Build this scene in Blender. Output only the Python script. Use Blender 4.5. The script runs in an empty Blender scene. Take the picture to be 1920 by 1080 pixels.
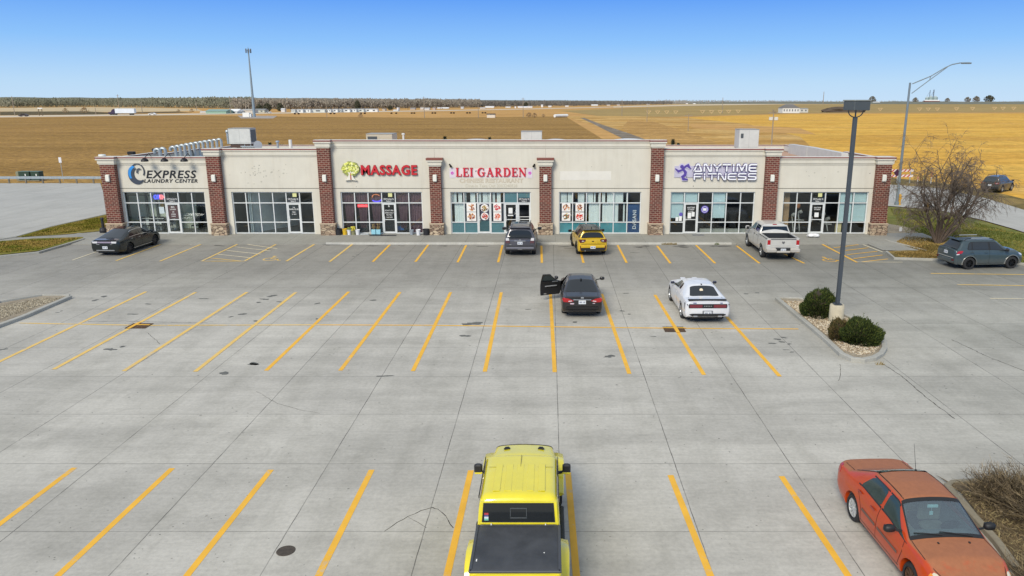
import bpy, math, random
import numpy as np
from mathutils import Vector, Matrix, noise
R = math.radians
random.seed(7)
SC = bpy.context.scene
COL = SC.collection
# ---------------------------------------------------------------- camera
FPX, CX, CY, HOR, CAMH = 1410.0, 1030.0, 540.0, 190.0, 9.2
PITCH = math.atan((CY - HOR) / FPX)
cam_d = bpy.data.cameras.new('camera'); cam = bpy.data.objects.new('camera', cam_d); COL.objects.link(cam)
cam.location = (0, 0, CAMH); cam.rotation_euler = (math.pi / 2 - PITCH, 0, 0)
cam_d.sensor_width = 36.0; cam_d.lens = FPX / 1920 * 36.0
cam_d.shift_x = -(CX - 960) / 1920; cam_d.clip_end = 30000
SC.camera = cam
# ---------------------------------------------------------------- light
SUN_EL, SUN_AZ = 37.0, 203.0          # azimuth clockwise from +Y : behind the camera, slightly to the left
w = bpy.data.worlds.new('World'); SC.world = w; w.use_nodes = True
nt = w.node_tree; bg = nt.nodes['Background']
sky = nt.nodes.new('ShaderNodeTexSky'); sky.sky_type = 'NISHITA'; sky.sun_disc = False
sky.sun_elevation = R(SUN_EL); sky.sun_rotation = R(SUN_AZ)
sky.air_density = 1.3; sky.dust_density = 0.3; sky.ozone_density = 4.0; sky.altitude = 300
bg.inputs[1].default_value = 0.11
# thin high cloud: the clear-sky texture is graded towards a pale veil overhead and clean blue near the horizon
_tc = nt.nodes.new('ShaderNodeTexCoord'); _sx = nt.nodes.new('ShaderNodeSeparateXYZ'); nt.links.new(_tc.outputs['Generated'], _sx.inputs[0])
_rp = nt.nodes.new('ShaderNodeValToRGB'); _el = _rp.color_ramp.elements
EXPO = 0.55
def _lin(c): return tuple((((x/255+.055)/1.055)**2.4)/2**EXPO/0.11 for x in c)+(1,)
_st = [(0,(194,222,248)),(.022,(184,218,248)),(.07,(138,193,251)),(.125,(92,157,246)),(.26,(142,182,238)),(.5,(188,200,216)),(1,(196,204,214))]
while len(_el) < len(_st): _el.new(.5)
for _e, (_p, _c) in zip(_el, _st):
    _e.position = _p; _k = _lin(_c); _e.color = (_k[0]/10, _k[1]/10, _k[2]/10, 1)
nt.links.new(_sx.outputs[2], _rp.inputs[0])
_g = nt.nodes.new('ShaderNodeVectorMath'); _g.operation = 'SCALE'; nt.links.new(_rp.outputs[0], _g.inputs[0]); _g.inputs['Scale'].default_value = 10
_mx = nt.nodes.new('ShaderNodeMix'); _mx.data_type = 'RGBA'; _mx.inputs[0].default_value = .97
nt.links.new(sky.outputs[0], _mx.inputs[6]); nt.links.new(_g.outputs[0], _mx.inputs[7]); nt.links.new(_mx.outputs[2], bg.inputs[0])
sl = bpy.data.lights.new('sun', 'SUN'); sl.energy = 2.15; sl.angle = R(22); sl.color = (1, .93, .80)
so = bpy.data.objects.new('sun', sl); COL.objects.link(so)
_d = Vector((math.sin(R(SUN_AZ)) * math.cos(R(SUN_EL)), math.cos(R(SUN_AZ)) * math.cos(R(SUN_EL)), math.sin(R(SUN_EL))))
so.rotation_euler = (-_d).to_track_quat('-Z', 'Y').to_euler(); so.location = (-20, -20, 60)
SC.view_settings.view_transform = 'Standard'; SC.view_settings.look = 'None'
SC.view_settings.exposure = EXPO; SC.view_settings.gamma = 1
SC.render.engine = 'CYCLES'
SC.cycles.max_bounces = 6; SC.cycles.transparent_max_bounces = 12
SC.cycles.sample_clamp_indirect = 4.0
# ---------------------------------------------------------------- picture -> place
_cp, _sp = math.cos(PITCH), math.sin(PITCH)
def ray(px, py):
    a = (px - CX) / FPX; b = (CY - py) / FPX
    return Vector((a, _cp + b * _sp, -_sp + b * _cp))
def G(px, py, z=0.0):
    d = ray(px, py); t = (z - CAMH) / d.z
    return Vector((d.x * t, d.y * t, z))
def F(px, py, Y):
    d = ray(px, py); t = Y / d.y
    return Vector((d.x * t, Y, CAMH + d.z * t))
def mpp(px, py, z=0.0):               # metres per pixel at a ground point
    g = G(px, py, z); return (g.y * _cp + (CAMH - z) * _sp) / FPX
# ---------------------------------------------------------------- object helpers
def link(o, parent=None):
    COL.objects.link(o)
    if parent: o.parent = parent
    return o
def tag(o, label=None, cat=None, group=None, kind=None):
    if label: o['label'] = label
    if cat: o['category'] = cat
    if group: o['group'] = group
    if kind: o['kind'] = kind
    return o
def thing(name, label, cat, loc=(0, 0, 0), group=None):
    o = bpy.data.objects.new(name, None); o.location = loc; o.empty_display_size = .3; link(o)
    return tag(o, label, cat, group)
def origin(parent):
    v = Vector((0, 0, 0))
    while parent is not None:
        v += parent.location; parent = parent.parent
    return v
class MB:
    def __init__(s): s.v = []; s.f = []; s.m = []
    def add(s, vs, fs, mi=0):
        n = len(s.v); s.v += [tuple(p) for p in vs]; s.f += [tuple(i + n for i in f) for f in fs]; s.m += [mi] * len(fs); return s
    def box(s, x0, x1, y0, y1, z0, z1, mi=0):
        if x0 > x1: x0, x1 = x1, x0
        if y0 > y1: y0, y1 = y1, y0
        if z0 > z1: z0, z1 = z1, z0
        return s.add([(x0,y0,z0),(x1,y0,z0),(x1,y1,z0),(x0,y1,z0),(x0,y0,z1),(x1,y0,z1),(x1,y1,z1),(x0,y1,z1)],
                     [(0,3,2,1),(4,5,6,7),(0,1,5,4),(1,2,6,5),(2,3,7,6),(3,0,4,7)], mi)
    def cbox(s, c, d, rz=0, mi=0, ch=0.0):
        hx, hy, hz = d[0]/2, d[1]/2, d[2]/2
        cr, sr = math.cos(rz), math.sin(rz)
        if ch <= 0:
            lv = [(-hx,-hy,-hz),(hx,-hy,-hz),(hx,hy,-hz),(-hx,hy,-hz),(-hx,-hy,hz),(hx,-hy,hz),(hx,hy,hz),(-hx,hy,hz)]
            lf = [(0,3,2,1),(4,5,6,7),(0,1,5,4),(1,2,6,5),(2,3,7,6),(3,0,4,7)]
        else:
            lv = []; 
            for (k, z) in ((ch,-hz),(0,-hz+ch),(0,hz-ch),(ch,hz)):
                a, b = hx-k, hy-k
                lv += [(-a+ch,-b,z),(a-ch,-b,z),(a,-b+ch,z),(a,b-ch,z),(a-ch,b,z),(-a+ch,b,z),(-a,b-ch,z),(-a,-b+ch,z)]
            lf = [tuple(range(7,-1,-1)), tuple(range(24,32))]
            for r in range(3):
                for i in range(8):
                    j = (i+1) % 8; lf.append((r*8+i, r*8+j, (r+1)*8+j, (r+1)*8+i))
        return s.add([(c[0]+x*cr-y*sr, c[1]+x*sr+y*cr, c[2]+z) for x,y,z in lv], lf, mi)
    def prism(s, poly, a, b, axis='z', mi=0):
        # poly 2-D; axis z:(x,y)  y:(x,z)  x:(y,z)
        n = len(poly)
        def P(p, t):
            return {'z': (p[0],p[1],t), 'y': (p[0],t,p[1]), 'x': (t,p[0],p[1])}[axis]
        vs = [P(p, a) for p in poly] + [P(p, b) for p in poly]
        fs = [tuple(range(n)), tuple(range(2*n-1, n-1, -1))] + [(i, i+n, (i+1)%n+n, (i+1)%n) for i in range(n)]
        return s.add(vs, fs, mi)
    def tube(s, p0, p1, r0, r1=None, n=8, mi=0, cap=True):
        r1 = r0 if r1 is None else r1
        p0, p1 = Vector(p0), Vector(p1); d = p1 - p0
        if d.length < 1e-6: return s
        d.normalize(); u = d.orthogonal().normalized(); w_ = d.cross(u)
        vs = []
        for p, r in ((p0, r0), (p1, r1)):
            for i in range(n):
                a = 2*math.pi*i/n; vs.append(p + u*(math.cos(a)*r) + w_*(math.sin(a)*r))
        fs = [(i, (i+1)%n, (i+1)%n+n, i+n) for i in range(n)]
        if cap: fs += [tuple(range(n-1,-1,-1)), tuple(range(n, 2*n))]
        return s.add(vs, fs, mi)
    def path(s, pts, r, n=8, mi=0):
        for a, b in zip(pts[:-1], pts[1:]): s.tube(a, b, r, r, n, mi)
        return s
    def lathe(s, prof, c=(0,0,0), n=24, axis='z', mi=0, cap=True):
        vs = []
        for r, h in prof:
            for i in range(n):
                a = 2*math.pi*i/n; x, y = math.cos(a)*r, math.sin(a)*r
                p = (x, y, h) if axis == 'z' else (x, h, y)
                vs.append((p[0]+c[0], p[1]+c[1], p[2]+c[2]))
        fs = []
        for k in range(len(prof)-1):
            for i in range(n):
                j = (i+1) % n; fs.append((k*n+i, k*n+j, (k+1)*n+j, (k+1)*n+i))
        if cap and prof[0][0] > 1e-4: fs.append(tuple(range(n-1,-1,-1)))
        if cap and prof[-1][0] > 1e-4: fs.append(tuple(range((len(prof)-1)*n, len(prof)*n)))
        return s.add(vs, fs, mi)
    def blob(s, c, r, sub=1, jit=.15, seed=0, mi=0):
        rr = random.Random(seed); t = (1+5**.5)/2
        V = [Vector(p).normalized() for p in [(-1,t,0),(1,t,0),(-1,-t,0),(1,-t,0),(0,-1,t),(0,1,t),(0,-1,-t),(0,1,-t),(t,0,-1),(t,0,1),(-t,0,-1),(-t,0,1)]]
        Fs = [(0,11,5),(0,5,1),(0,1,7),(0,7,10),(0,10,11),(1,5,9),(5,11,4),(11,10,2),(10,7,6),(7,1,8),(3,9,4),(3,4,2),(3,2,6),(3,6,8),(3,8,9),(4,9,5),(2,4,11),(6,2,10),(8,6,7),(9,8,1)]
        for _ in range(sub):
            cache = {}; NF = []
            def mid(a, b):
                k = (min(a,b), max(a,b))
                if k not in cache: V.append((V[a]+V[b]).normalized()); cache[k] = len(V)-1
                return cache[k]
            for a,b,c_ in Fs:
                x,y,z = mid(a,b), mid(b,c_), mid(c_,a); NF += [(a,x,z),(b,y,x),(c_,z,y),(x,y,z)]
            Fs = NF
        out = []
        for p in V:
            k = 1 + rr.uniform(-jit, jit); out.append((c[0]+p.x*r[0]*k, c[1]+p.y*r[1]*k, c[2]+p.z*r[2]*k))
        return s.add(out, Fs, mi)
    def build(s, name, mats, parent=None, smooth=False, data=None):
        if data is None:
            o_ = origin(parent)
            me = bpy.data.meshes.new(name)
            vs = [(p[0]-o_.x, p[1]-o_.y, p[2]-o_.z) for p in s.v] if parent else s.v
            me.from_pydata(vs, [], s.f)
            if not isinstance(mats, (list, tuple)): mats = [mats]
            for m in mats: me.materials.append(m)
            if len(mats) > 1: me.polygons.foreach_set('material_index', s.m)
            if smooth:
                me.polygons.foreach_set('use_smooth', [True]*len(s.f))
                if smooth != 'all':
                    try: me.set_sharp_from_angle(angle=R(smooth if smooth is not True else 40))
                    except Exception: pass
            me.update()
        else: me = data
        return link(bpy.data.objects.new(name, me), parent)
# ---------------------------------------------------------------- materials
MATS = {}
def srgb(r, g, b):
    f = lambda c: ((c/255+.055)/1.055)**2.4 if c > 10 else c/255/12.92
    return (f(r), f(g), f(b), 1)
def newmat(name):
    m = bpy.data.materials.new(name); m.use_nodes = True
    return m, m.node_tree, m.node_tree.nodes['Principled BSDF']
def N(nt, typ, **kw):
    n = nt.nodes.new(typ)
    for k, v in kw.items():
        if k.startswith('_'): setattr(n, k[1:], v)
        else: n.inputs[k if not k.isdigit() else int(k)].default_value = v
    return n
def ramp(nt, fac, stops, interp='LINEAR'):
    r = nt.nodes.new('ShaderNodeValToRGB'); r.color_ramp.interpolation = interp
    e = r.color_ramp.elements
    while len(e) < len(stops): e.new(.5)
    for el, (p, c) in zip(e, stops):
        el.position = p; el.color = c if len(c) == 4 else (*c, 1)
    nt.links.new(fac, r.inputs[0]); return r.outputs[0]
def mixc(nt, a, b, fac, mode='MIX'):
    m = nt.nodes.new('ShaderNodeMix'); m.data_type = 'RGBA'; m.blend_type = mode
    for idx, v in ((0, fac), (6, a), (7, b)):
        if hasattr(v, 'is_linked') or hasattr(v, 'node'): nt.links.new(v, m.inputs[idx])
        else: m.inputs[idx].default_value = v
    return m.outputs[2]
def math_(nt, op, a, b=None, c=None):
    m = nt.nodes.new('ShaderNodeMath'); m.operation = op
    for i, v in enumerate((a, b, c)):
        if v is None: continue
        if hasattr(v, 'node'): nt.links.new(v, m.inputs[i])
        else: m.inputs[i].default_value = v
    return m.outputs[0]
def coords(nt, scale=(1,1,1), kind='Object', rot=(0,0,0)):
    t = nt.nodes.new('ShaderNodeTexCoord'); mp = nt.nodes.new('ShaderNodeMapping')
    if kind == 'World':
        g = nt.nodes.new('ShaderNodeNewGeometry'); nt.links.new(g.outputs['Position'], mp.inputs[0])
    else: nt.links.new(t.outputs[kind], mp.inputs[0])
    mp.inputs['Scale'].default_value = scale; mp.inputs['Rotation'].default_value = rot
    return mp.outputs[0]
def noise_(nt, vec, scale, detail=4, rough=.55, dist=0):
    n = nt.nodes.new('ShaderNodeTexNoise'); nt.links.new(vec, n.inputs['Vector'])
    n.inputs['Scale'].default_value = scale; n.inputs['Detail'].default_value = detail
    n.inputs['Roughness'].default_value = rough; n.inputs['Distortion'].default_value = dist
    return n.outputs['Fac']
def bump(nt, b, h, strength=.3, dist=.02):
    n = nt.nodes.new('ShaderNodeBump'); n.inputs['Strength'].default_value = strength; n.inputs['Distance'].default_value = dist
    nt.links.new(h, n.inputs['Height']); nt.links.new(n.outputs[0], b.inputs['Normal'])
def mat(name, col, rough=.6, metal=0, var=.12, scale=3, spec=.5, bmp=0, coat=0, emit=0):
    """col = sRGB bytes of the base colour"""
    if name in MATS: return MATS[name]
    m, nt, b = newmat(name); c = srgb(*col)
    if var > 0:
        v = coords(nt); n = noise_(nt, v, scale, 6, .65)
        lo = tuple(x*(1-var) for x in c[:3]); hi = tuple(min(1, x*(1+var)) for x in c[:3])
        nt.links.new(ramp(nt, n, [(.3, lo), (.7, hi)]), b.inputs['Base Color'])
        nt.links.new(math_(nt, 'MULTIPLY_ADD', n, .25, max(.02, rough-.12)), b.inputs['Roughness'])
        if bmp: bump(nt, b, noise_(nt, v, scale*8, 5, .7), bmp, .01)
    else:
        b.inputs['Base Color'].default_value = c; b.inputs['Roughness'].default_value = rough
    b.inputs['Metallic'].default_value = metal; b.inputs['Specular IOR Level'].default_value = spec
    b.inputs['Coat Weight'].default_value = coat; b.inputs['Coat Roughness'].default_value = .05
    if emit:
        b.inputs['Emission Color'].default_value = c; b.inputs['Emission Strength'].default_value = emit
    MATS[name] = m; return m
def stripe_mask(nt, coord, period, offset, width, wob=None):
    """1 on a thin line every period"""
    a = math_(nt, 'SUBTRACT', coord, offset)
    if wob is not None: a = math_(nt, 'ADD', a, wob)
    a = math_(nt, 'DIVIDE', a, period); a = math_(nt, 'FRACT', math_(nt, 'ADD', a, 1000.5))
    a = math_(nt, 'ABSOLUTE', math_(nt, 'SUBTRACT', a, .5))
    return math_(nt, 'LESS_THAN', a, width/period/2)
def concrete(name, base, joints=None, stain=1.0, bands=True):
    m, nt, b = newmat(name)
    v = coords(nt, kind='World'); sep = nt.nodes.new('ShaderNodeSeparateXYZ'); nt.links.new(v, sep.inputs[0])
    X, Y = sep.outputs[0], sep.outputs[1]
    c = srgb(*base)
    col = ramp(nt, noise_(nt, v, .22, 5, .6), [(.3, tuple(x*.92 for x in c[:3])), (.7, tuple(min(1, x*1.04) for x in c[:3]))])
    fine = noise_(nt, v, 9, 6, .75)
    col = mixc(nt, col, ramp(nt, fine, [(.25, (.80,.80,.80)), (.6, (1.02,1.02,1.01))]), 1.0, 'MULTIPLY')
    # brushed finish running across
    vb = coords(nt, (.5, 7, 1), 'World')
    col = mixc(nt, col, ramp(nt, noise_(nt, vb, 1.3, 4, .6), [(.3, (.93,.93,.93)), (.65, (1.02,1.02,1.02))]), 1.0, 'MULTIPLY')
    # dirt patches
    d = noise_(nt, v, .9, 6, .7, .6)
    col = mixc(nt, col, ramp(nt, d, [(.34, (.80,.80,.79)), (.54, (1,1,1))]), stain*.6, 'MULTIPLY')
    # tyre-worn darker driving lanes
    if bands:
        vl = coords(nt, (.12, .45, 1), 'World')
        lane = noise_(nt, vl, 1.0, 4, .55, .4)
        near = nt.nodes.new('ShaderNodeMapRange'); near.clamp = True
        nt.links.new(Y, near.inputs[0]); near.inputs[1].default_value = 32; near.inputs[2].default_value = 42
        near.inputs[3].default_value = 0; near.inputs[4].default_value = 1
        col = mixc(nt, col, (.58,.58,.578,1), math_(nt, 'MULTIPLY', near.outputs[0], math_(nt, 'MULTIPLY_ADD', lane, .9, .45)), 'MULTIPLY')
        col = mixc(nt, col, ramp(nt, lane, [(.42, (.82,.82,.82)), (.58, (1.02,1.02,1.02))]), .8, 'MULTIPLY')
    vt = coords(nt, (1.1, .07, 1), 'World')
    col = mixc(nt, col, ramp(nt, noise_(nt, vt, 1.0, 5, .6, .3), [(.34, (.90,.90,.89)), (.56, (1.01,1.01,1.01))]), .8, 'MULTIPLY')
    if bands:
        dr = nt.nodes.new('ShaderNodeMapRange'); nt.links.new(X, dr.inputs[0]); dr.inputs[1].default_value = 7; dr.inputs[2].default_value = 17
        col = mixc(nt, col, (.70,.72,.70,1), math_(nt, 'MULTIPLY', dr.outputs[0], math_(nt, 'MULTIPLY_ADD', noise_(nt, coords(nt, (.1, .3, 1), 'World'), 1.0, 5, .6, .5), 1.1, .1)), 'MULTIPLY')
    # small spots
    vo = nt.nodes.new('ShaderNodeTexVoronoi'); nt.links.new(v, vo.inputs['Vector']); vo.inputs['Scale'].default_value = 1.1
    sp = math_(nt, 'LESS_THAN', math_(nt, 'ADD', vo.outputs['Distance'], math_(nt, 'MULTIPLY', fine, .10)), .095)
    pick = math_(nt, 'GREATER_THAN', noise_(nt, v, .35, 2, .5), .56)
    col = mixc(nt, col, (.10,.10,.095,1), math_(nt, 'MULTIPLY', math_(nt, 'MULTIPLY', sp, pick), .65*stain))
    if joints:
        px, ox, py, oy, wd = joints
        wob = math_(nt, 'MULTIPLY', math_(nt, 'SUBTRACT', noise_(nt, v, 1.5, 3), .5), .03)
        # slab to slab tint
        fx = math_(nt, 'FLOOR', math_(nt, 'DIVIDE', math_(nt, 'SUBTRACT', X, ox), px))
        fy = math_(nt, 'FLOOR', math_(nt, 'DIVIDE', math_(nt, 'SUBTRACT', Y, oy), py))
        cb = nt.nodes.new('ShaderNodeCombineXYZ'); nt.links.new(fx, cb.inputs[0]); nt.links.new(fy, cb.inputs[1])
        wn = nt.nodes.new('ShaderNodeTexWhiteNoise'); nt.links.new(cb.outputs[0], wn.inputs['Vector'])
        col = mixc(nt, col, ramp(nt, wn.outputs['Value'], [(0, (.96,.96,.96)), (1, (1.02,1.02,1.015))]), 1.0, 'MULTIPLY')
        jx = stripe_mask(nt, X, px, ox, wd, wob); jy = stripe_mask(nt, Y, py, oy, wd*1.35, wob)
        j = math_(nt, 'MAXIMUM', jx, math_(nt, 'MULTIPLY', jy, .6))
        jn = ramp(nt, noise_(nt, v, .8, 4, .7), [(.3, (.28,.28,.28)), (.65, (.85,.85,.85))])
        col = mixc(nt, col, (.045,.043,.04,1), math_(nt, 'MULTIPLY', j, jn))
    nt.links.new(col, b.inputs['Base Color']); b.inputs['Roughness'].default_value = .82; b.inputs['Specular IOR Level'].default_value = .3
    bump(nt, b, fine, .15, .01)
    return m
def grass_mat(name, cols, scale=1.0, clump=.35, stretch=(1,1,1), bmp=.6, fine=6.0):
    m, nt, b = newmat(name)
    v = coords(nt, stretch, 'World')
    n1 = noise_(nt, v, .35*scale, 5, .6, .4); n2 = noise_(nt, v, fine*scale, 6, .8)
    st = [(.28 + .44*i/(len(cols)-1), srgb(*c)) for i, c in enumerate(cols)]
    col = ramp(nt, n1, st)
    col = mixc(nt, col, ramp(nt, n2, [(.3, (1-clump,)*3), (.7, (1+clump*.8,)*3)]), 1.0, 'MULTIPLY')
    nt.links.new(col, b.inputs['Base Color']); b.inputs['Roughness'].default_value = .9; b.inputs['Specular IOR Level'].default_value = .15
    bump(nt, b, n2, bmp, .05)
    return m
def field_mat(name, cols, rowdir=0.0, rowscale=.8, clump=.3, rough_scale=.05, rowamt=.25, fine=1.8, blotch=None):
    m, nt, b = newmat(name)
    v = coords(nt, (1,1,1), 'World'); vr = coords(nt, (.06, 1, 1), 'World', (0,0,rowdir))
    st = [(.3 + .4*i/(len(cols)-1), srgb(*c)) for i, c in enumerate(cols)]
    vs_ = coords(nt, (.6, 1, 1), 'World', (0,0,rowdir))
    col = ramp(nt, noise_(nt, vs_, rough_scale, 6, .62, .3), st)
    n2 = noise_(nt, v, fine, 8, .85)
    col = mixc(nt, col, ramp(nt, n2, [(.32, (1-clump,)*3), (.68, (1+clump,)*3)]), 1.0, 'MULTIPLY')
    n4 = noise_(nt, v, fine*.28, 6, .8, .3)
    col = mixc(nt, col, ramp(nt, n4, [(.36, (1-clump*.7,)*3), (.64, (1+clump*.7,)*3)]), 1.0, 'MULTIPLY')
    rw = noise_(nt, vr, rowscale, 4, .6)
    col = mixc(nt, col, ramp(nt, rw, [(.35, (1-rowamt*.6,)*3), (.65, (1+rowamt*.4,)*3)]), 1.0, 'MULTIPLY')
    vf = coords(nt, (.03, .3, 1), 'World', (0,0,rowdir*.5))
    col = mixc(nt, col, ramp(nt, noise_(nt, vf, .25, 4, .6), [(.35, (.86,.85,.83)), (.65, (1.1,1.1,1.08))]), 1.0, 'MULTIPLY')
    nt.links.new(col, b.inputs['Base Color']); b.inputs['Roughness'].default_value = .95; b.inputs['Specular IOR Level'].default_value = .1
    bump(nt, b, n2, .5, .08)
    return m
def brick_mat():
    m, nt, b = newmat('brick')
    t = nt.nodes.new('ShaderNodeNewGeometry'); sep = nt.nodes.new('ShaderNodeSeparateXYZ'); nt.links.new(t.outputs['Position'], sep.inputs[0])
    cb = nt.nodes.new('ShaderNodeCombineXYZ')
    nt.links.new(math_(nt, 'ADD', sep.outputs[0], sep.outputs[1]), cb.inputs[0]); nt.links.new(sep.outputs[2], cb.inputs[1])
    br = nt.nodes.new('ShaderNodeTexBrick'); nt.links.new(cb.outputs[0], br.inputs['Vector'])
    br.inputs['Scale'].default_value = 1; br.inputs['Brick Width'].default_value = .31; br.inputs['Row Height'].default_value = .135
    br.inputs['Mortar Size'].default_value = .013; br.inputs['Mortar Smooth'].default_value = .1; br.inputs['Bias'].default_value = -.1
    br.inputs['Color1'].default_value = srgb(116, 56, 46); br.inputs['Color2'].default_value = srgb(82, 42, 37)
    br.inputs['Mortar'].default_value = srgb(166, 146, 130)
    n = noise_(nt, t.outputs['Position'], 7, 5, .7)
    col = mixc(nt, br.outputs['Color'], ramp(nt, n, [(.3, (.72,.72,.72)), (.7, (1.2,1.15,1.1))]), 1.0, 'MULTIPLY')
    nt.links.new(col, b.inputs['Base Color']); b.inputs['Roughness'].default_value = .85
    bump(nt, b, math_(nt, 'SUBTRACT', 1.0, br.outputs['Fac']), .6, .01)
    return m
def stone_mat():
    m, nt, b = newmat('ledge_stone')
    v = coords(nt, (3.2, 3.2, 6.5), 'World')
    vo = nt.nodes.new('ShaderNodeTexVoronoi'); nt.links.new(v, vo.inputs['Vector']); vo.inputs['Scale'].default_value = 1.0
    vd = nt.nodes.new('ShaderNodeTexVoronoi'); vd.feature = 'DISTANCE_TO_EDGE'; nt.links.new(v, vd.inputs['Vector']); vd.inputs['Scale'].default_value = 1.0
    sp = nt.nodes.new('ShaderNodeSeparateColor'); nt.links.new(vo.outputs['Color'], sp.inputs[0])
    col = ramp(nt, sp.outputs[0], [(0, srgb(120,98,82)), (.35, srgb(168,146,122)), (.65, srgb(205,186,158)), (1, srgb(150,122,104))])
    col = mixc(nt, col, ramp(nt, noise_(nt, v, 3, 5, .7), [(.3, (.7,.7,.7)), (.7, (1.15,1.15,1.15))]), 1.0, 'MULTIPLY')
    col = mixc(nt, srgb(84,70,60), col, ramp(nt, vd.outputs['Distance'], [(.02, (0,0,0)), (.10, (1,1,1))]))
    nt.links.new(col, b.inputs['Base Color']); b.inputs['Roughness'].default_value = .9
    bump(nt, b, vd.outputs['Distance'], .8, .04)
    return m
def stucco_mat():
    m, nt, b = newmat('stucco')
    v = coords(nt, kind='World')
    c = srgb(213, 208, 194)
    col = ramp(nt, noise_(nt, v, .6, 5, .6), [(.3, tuple(x*.93 for x in c[:3])), (.7, tuple(x*1.04 for x in c[:3]))])
    vs = coords(nt, (2.2, 2.2, .22), 'World')
    col = mixc(nt, col, ramp(nt, noise_(nt, vs, 1.6, 5, .65, .2), [(.28, (.88,.86,.83)), (.5, (1,1,1))]), .5, 'MULTIPLY')
    fine = noise_(nt, v, 30, 3, .6)
    col = mixc(nt, col, ramp(nt, fine, [(.3, (.96,.96,.96)), (.7, (1.03,1.03,1.03))]), 1.0, 'MULTIPLY')
    nt.links.new(col, b.inputs['Base Color']); b.inputs['Roughness'].default_value = .9; b.inputs['Specular IOR Level'].default_value = .2
    bump(nt, b, fine, .2, .01)
    return m
def glass_mat(name, tint=(.94,.96,.96), refl=.03, rcol=(.9,.95,1), rough=.01):
    m, nt, b = newmat(name); nt.nodes.remove(b)
    out = nt.nodes['Material Output']
    tr = N(nt, 'ShaderNodeBsdfTransparent'); tr.inputs[0].default_value = (*tint, 1)
    gl = N(nt, 'ShaderNodeBsdfGlossy'); gl.inputs['Color'].default_value = (*rcol, 1); gl.inputs['Roughness'].default_value = rough
    fr = N(nt, 'ShaderNodeLayerWeight'); fr.inputs[0].default_value = .5
    fac = math_(nt, 'MINIMUM', math_(nt, 'ADD', math_(nt, 'MULTIPLY', math_(nt, 'POWER', fr.outputs['Facing'], 4.0), .9), .03+refl), 1.0)
    v = coords(nt, kind='World')
    bp = nt.nodes.new('ShaderNodeBump'); bp.inputs['Strength'].default_value = .03; bp.inputs['Distance'].default_value = .02
    nt.links.new(noise_(nt, v, .8, 2), bp.inputs['Height']); nt.links.new(bp.outputs[0], gl.inputs['Normal'])
    mx = nt.nodes.new('ShaderNodeMixShader'); nt.links.new(fac, mx.inputs[0]); nt.links.new(tr.outputs[0], mx.inputs[1]); nt.links.new(gl.outputs[0], mx.inputs[2])
    nt.links.new(mx.outputs[0], out.inputs[0]); return m
# ---------------------------------------------------------------- writing
def text_mb(s, size, depth, origin_, xscale=1.0, shear=0.0, offset=0.0, align='LEFT', vertical=False, mb=None, mi=0, spacing=1.0, fit=None):
    cu = bpy.data.curves.new('writing', 'FONT'); cu.body = s; cu.size = size; cu.shear = shear; cu.offset = offset
    cu.extrude = depth/2; cu.align_x = align; cu.resolution_u = 3; cu.space_character = spacing
    o = bpy.data.objects.new('writing', cu); COL.objects.link(o)
    dg = bpy.context.evaluated_depsgraph_get(); dg.update()
    me = bpy.data.meshes.new_from_object(o.evaluated_get(dg))
    mb = mb or MB(); ox, oy, oz = origin_
    vs = []
    if fit:
        xs_ = [v.co.x for v in me.vertices]; xscale = fit/(max(xs_)-min(xs_))
    for v in me.vertices:
        x, y, z = v.co.x*xscale, v.co.y, v.co.z
        if vertical: x, y = -y, x
        vs.append((ox+x, oy-z, oz+y))
    mb.add(vs, [tuple(p.vertices) for p in me.polygons], mi)
    bpy.data.objects.remove(o); bpy.data.meshes.remove(me); bpy.data.curves.remove(cu)
    return mb
def ribbon(mb, pts, wd, y0, y1, mi=0, taper=None):
    """flat stroke in the x-z plane with mitred joints, thick from y0 to y1"""
    n = len(pts); L = []; Rr = []
    for i, p in enumerate(pts):
        a = pts[max(0, i-1)]; b = pts[min(n-1, i+1)]
        dx, dz = b[0]-a[0], b[1]-a[1]; l = math.hypot(dx, dz) or 1; nx, nz = -dz/l, dx/l
        k = 1.0
        if 0 < i < n-1:
            d1 = (p[0]-a[0], p[1]-a[1]); l1 = math.hypot(*d1) or 1
            k = 1/max(.5, abs((-d1[1]/l1)*nx + (d1[0]/l1)*nz))
        ww = (taper[i] if taper else wd)/2*k
        L.append((p[0]+nx*ww, p[1]+nz*ww)); Rr.append((p[0]-nx*ww, p[1]-nz*ww))
    mb.prism(L + Rr[::-1], y0, y1, 'y', mi); return mb
def arc(cx, cz, rx, rz, a0, a1, n=12):
    return [(cx+rx*math.cos(R(a0+(a1-a0)*i/n)), cz+rz*math.sin(R(a0+(a1-a0)*i/n))) for i in range(n+1)]
# ================================================================ SETTING
def sheet(name, pix, z, m, kind='structure', world=False, parent=None, extra=None):
    pts = [Vector((*p, 0)) if world else G(p[0], p[1], 0) for p in pix]
    mb = MB(); mb.add([(p.x, p.y, z) for p in pts], [tuple(range(len(pts)))])
    # keep the face pointing up
    area = sum(pts[i].x*pts[(i+1) % len(pts)].y - pts[(i+1) % len(pts)].x*pts[i].y for i in range(len(pts)))
    if area < 0: mb.f = [f[::-1] for f in mb.f]
    o = mb.build(name, m, parent)
    if kind and not parent: tag(o, kind=kind)
    return o
M_LOT = concrete('lot_concrete', (194,190,181), (3.02, .26, 3.2, 1.99, .023))
M_WALK = concrete('walk_concrete', (160,158,150), (3.0, .4, 1.7, .5, .018), stain=.6, bands=False)
M_ROAD = concrete('road_concrete', (182,180,174), (4.2, 1.0, 5.5, .7, .03), stain=.6, bands=False)
M_KERBF = concrete('front_kerb_concrete', (204,202,194), None, stain=.7, bands=False)
M_KERB = concrete('kerb_concrete', (176,174,166), None, stain=.7, bands=False)
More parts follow.
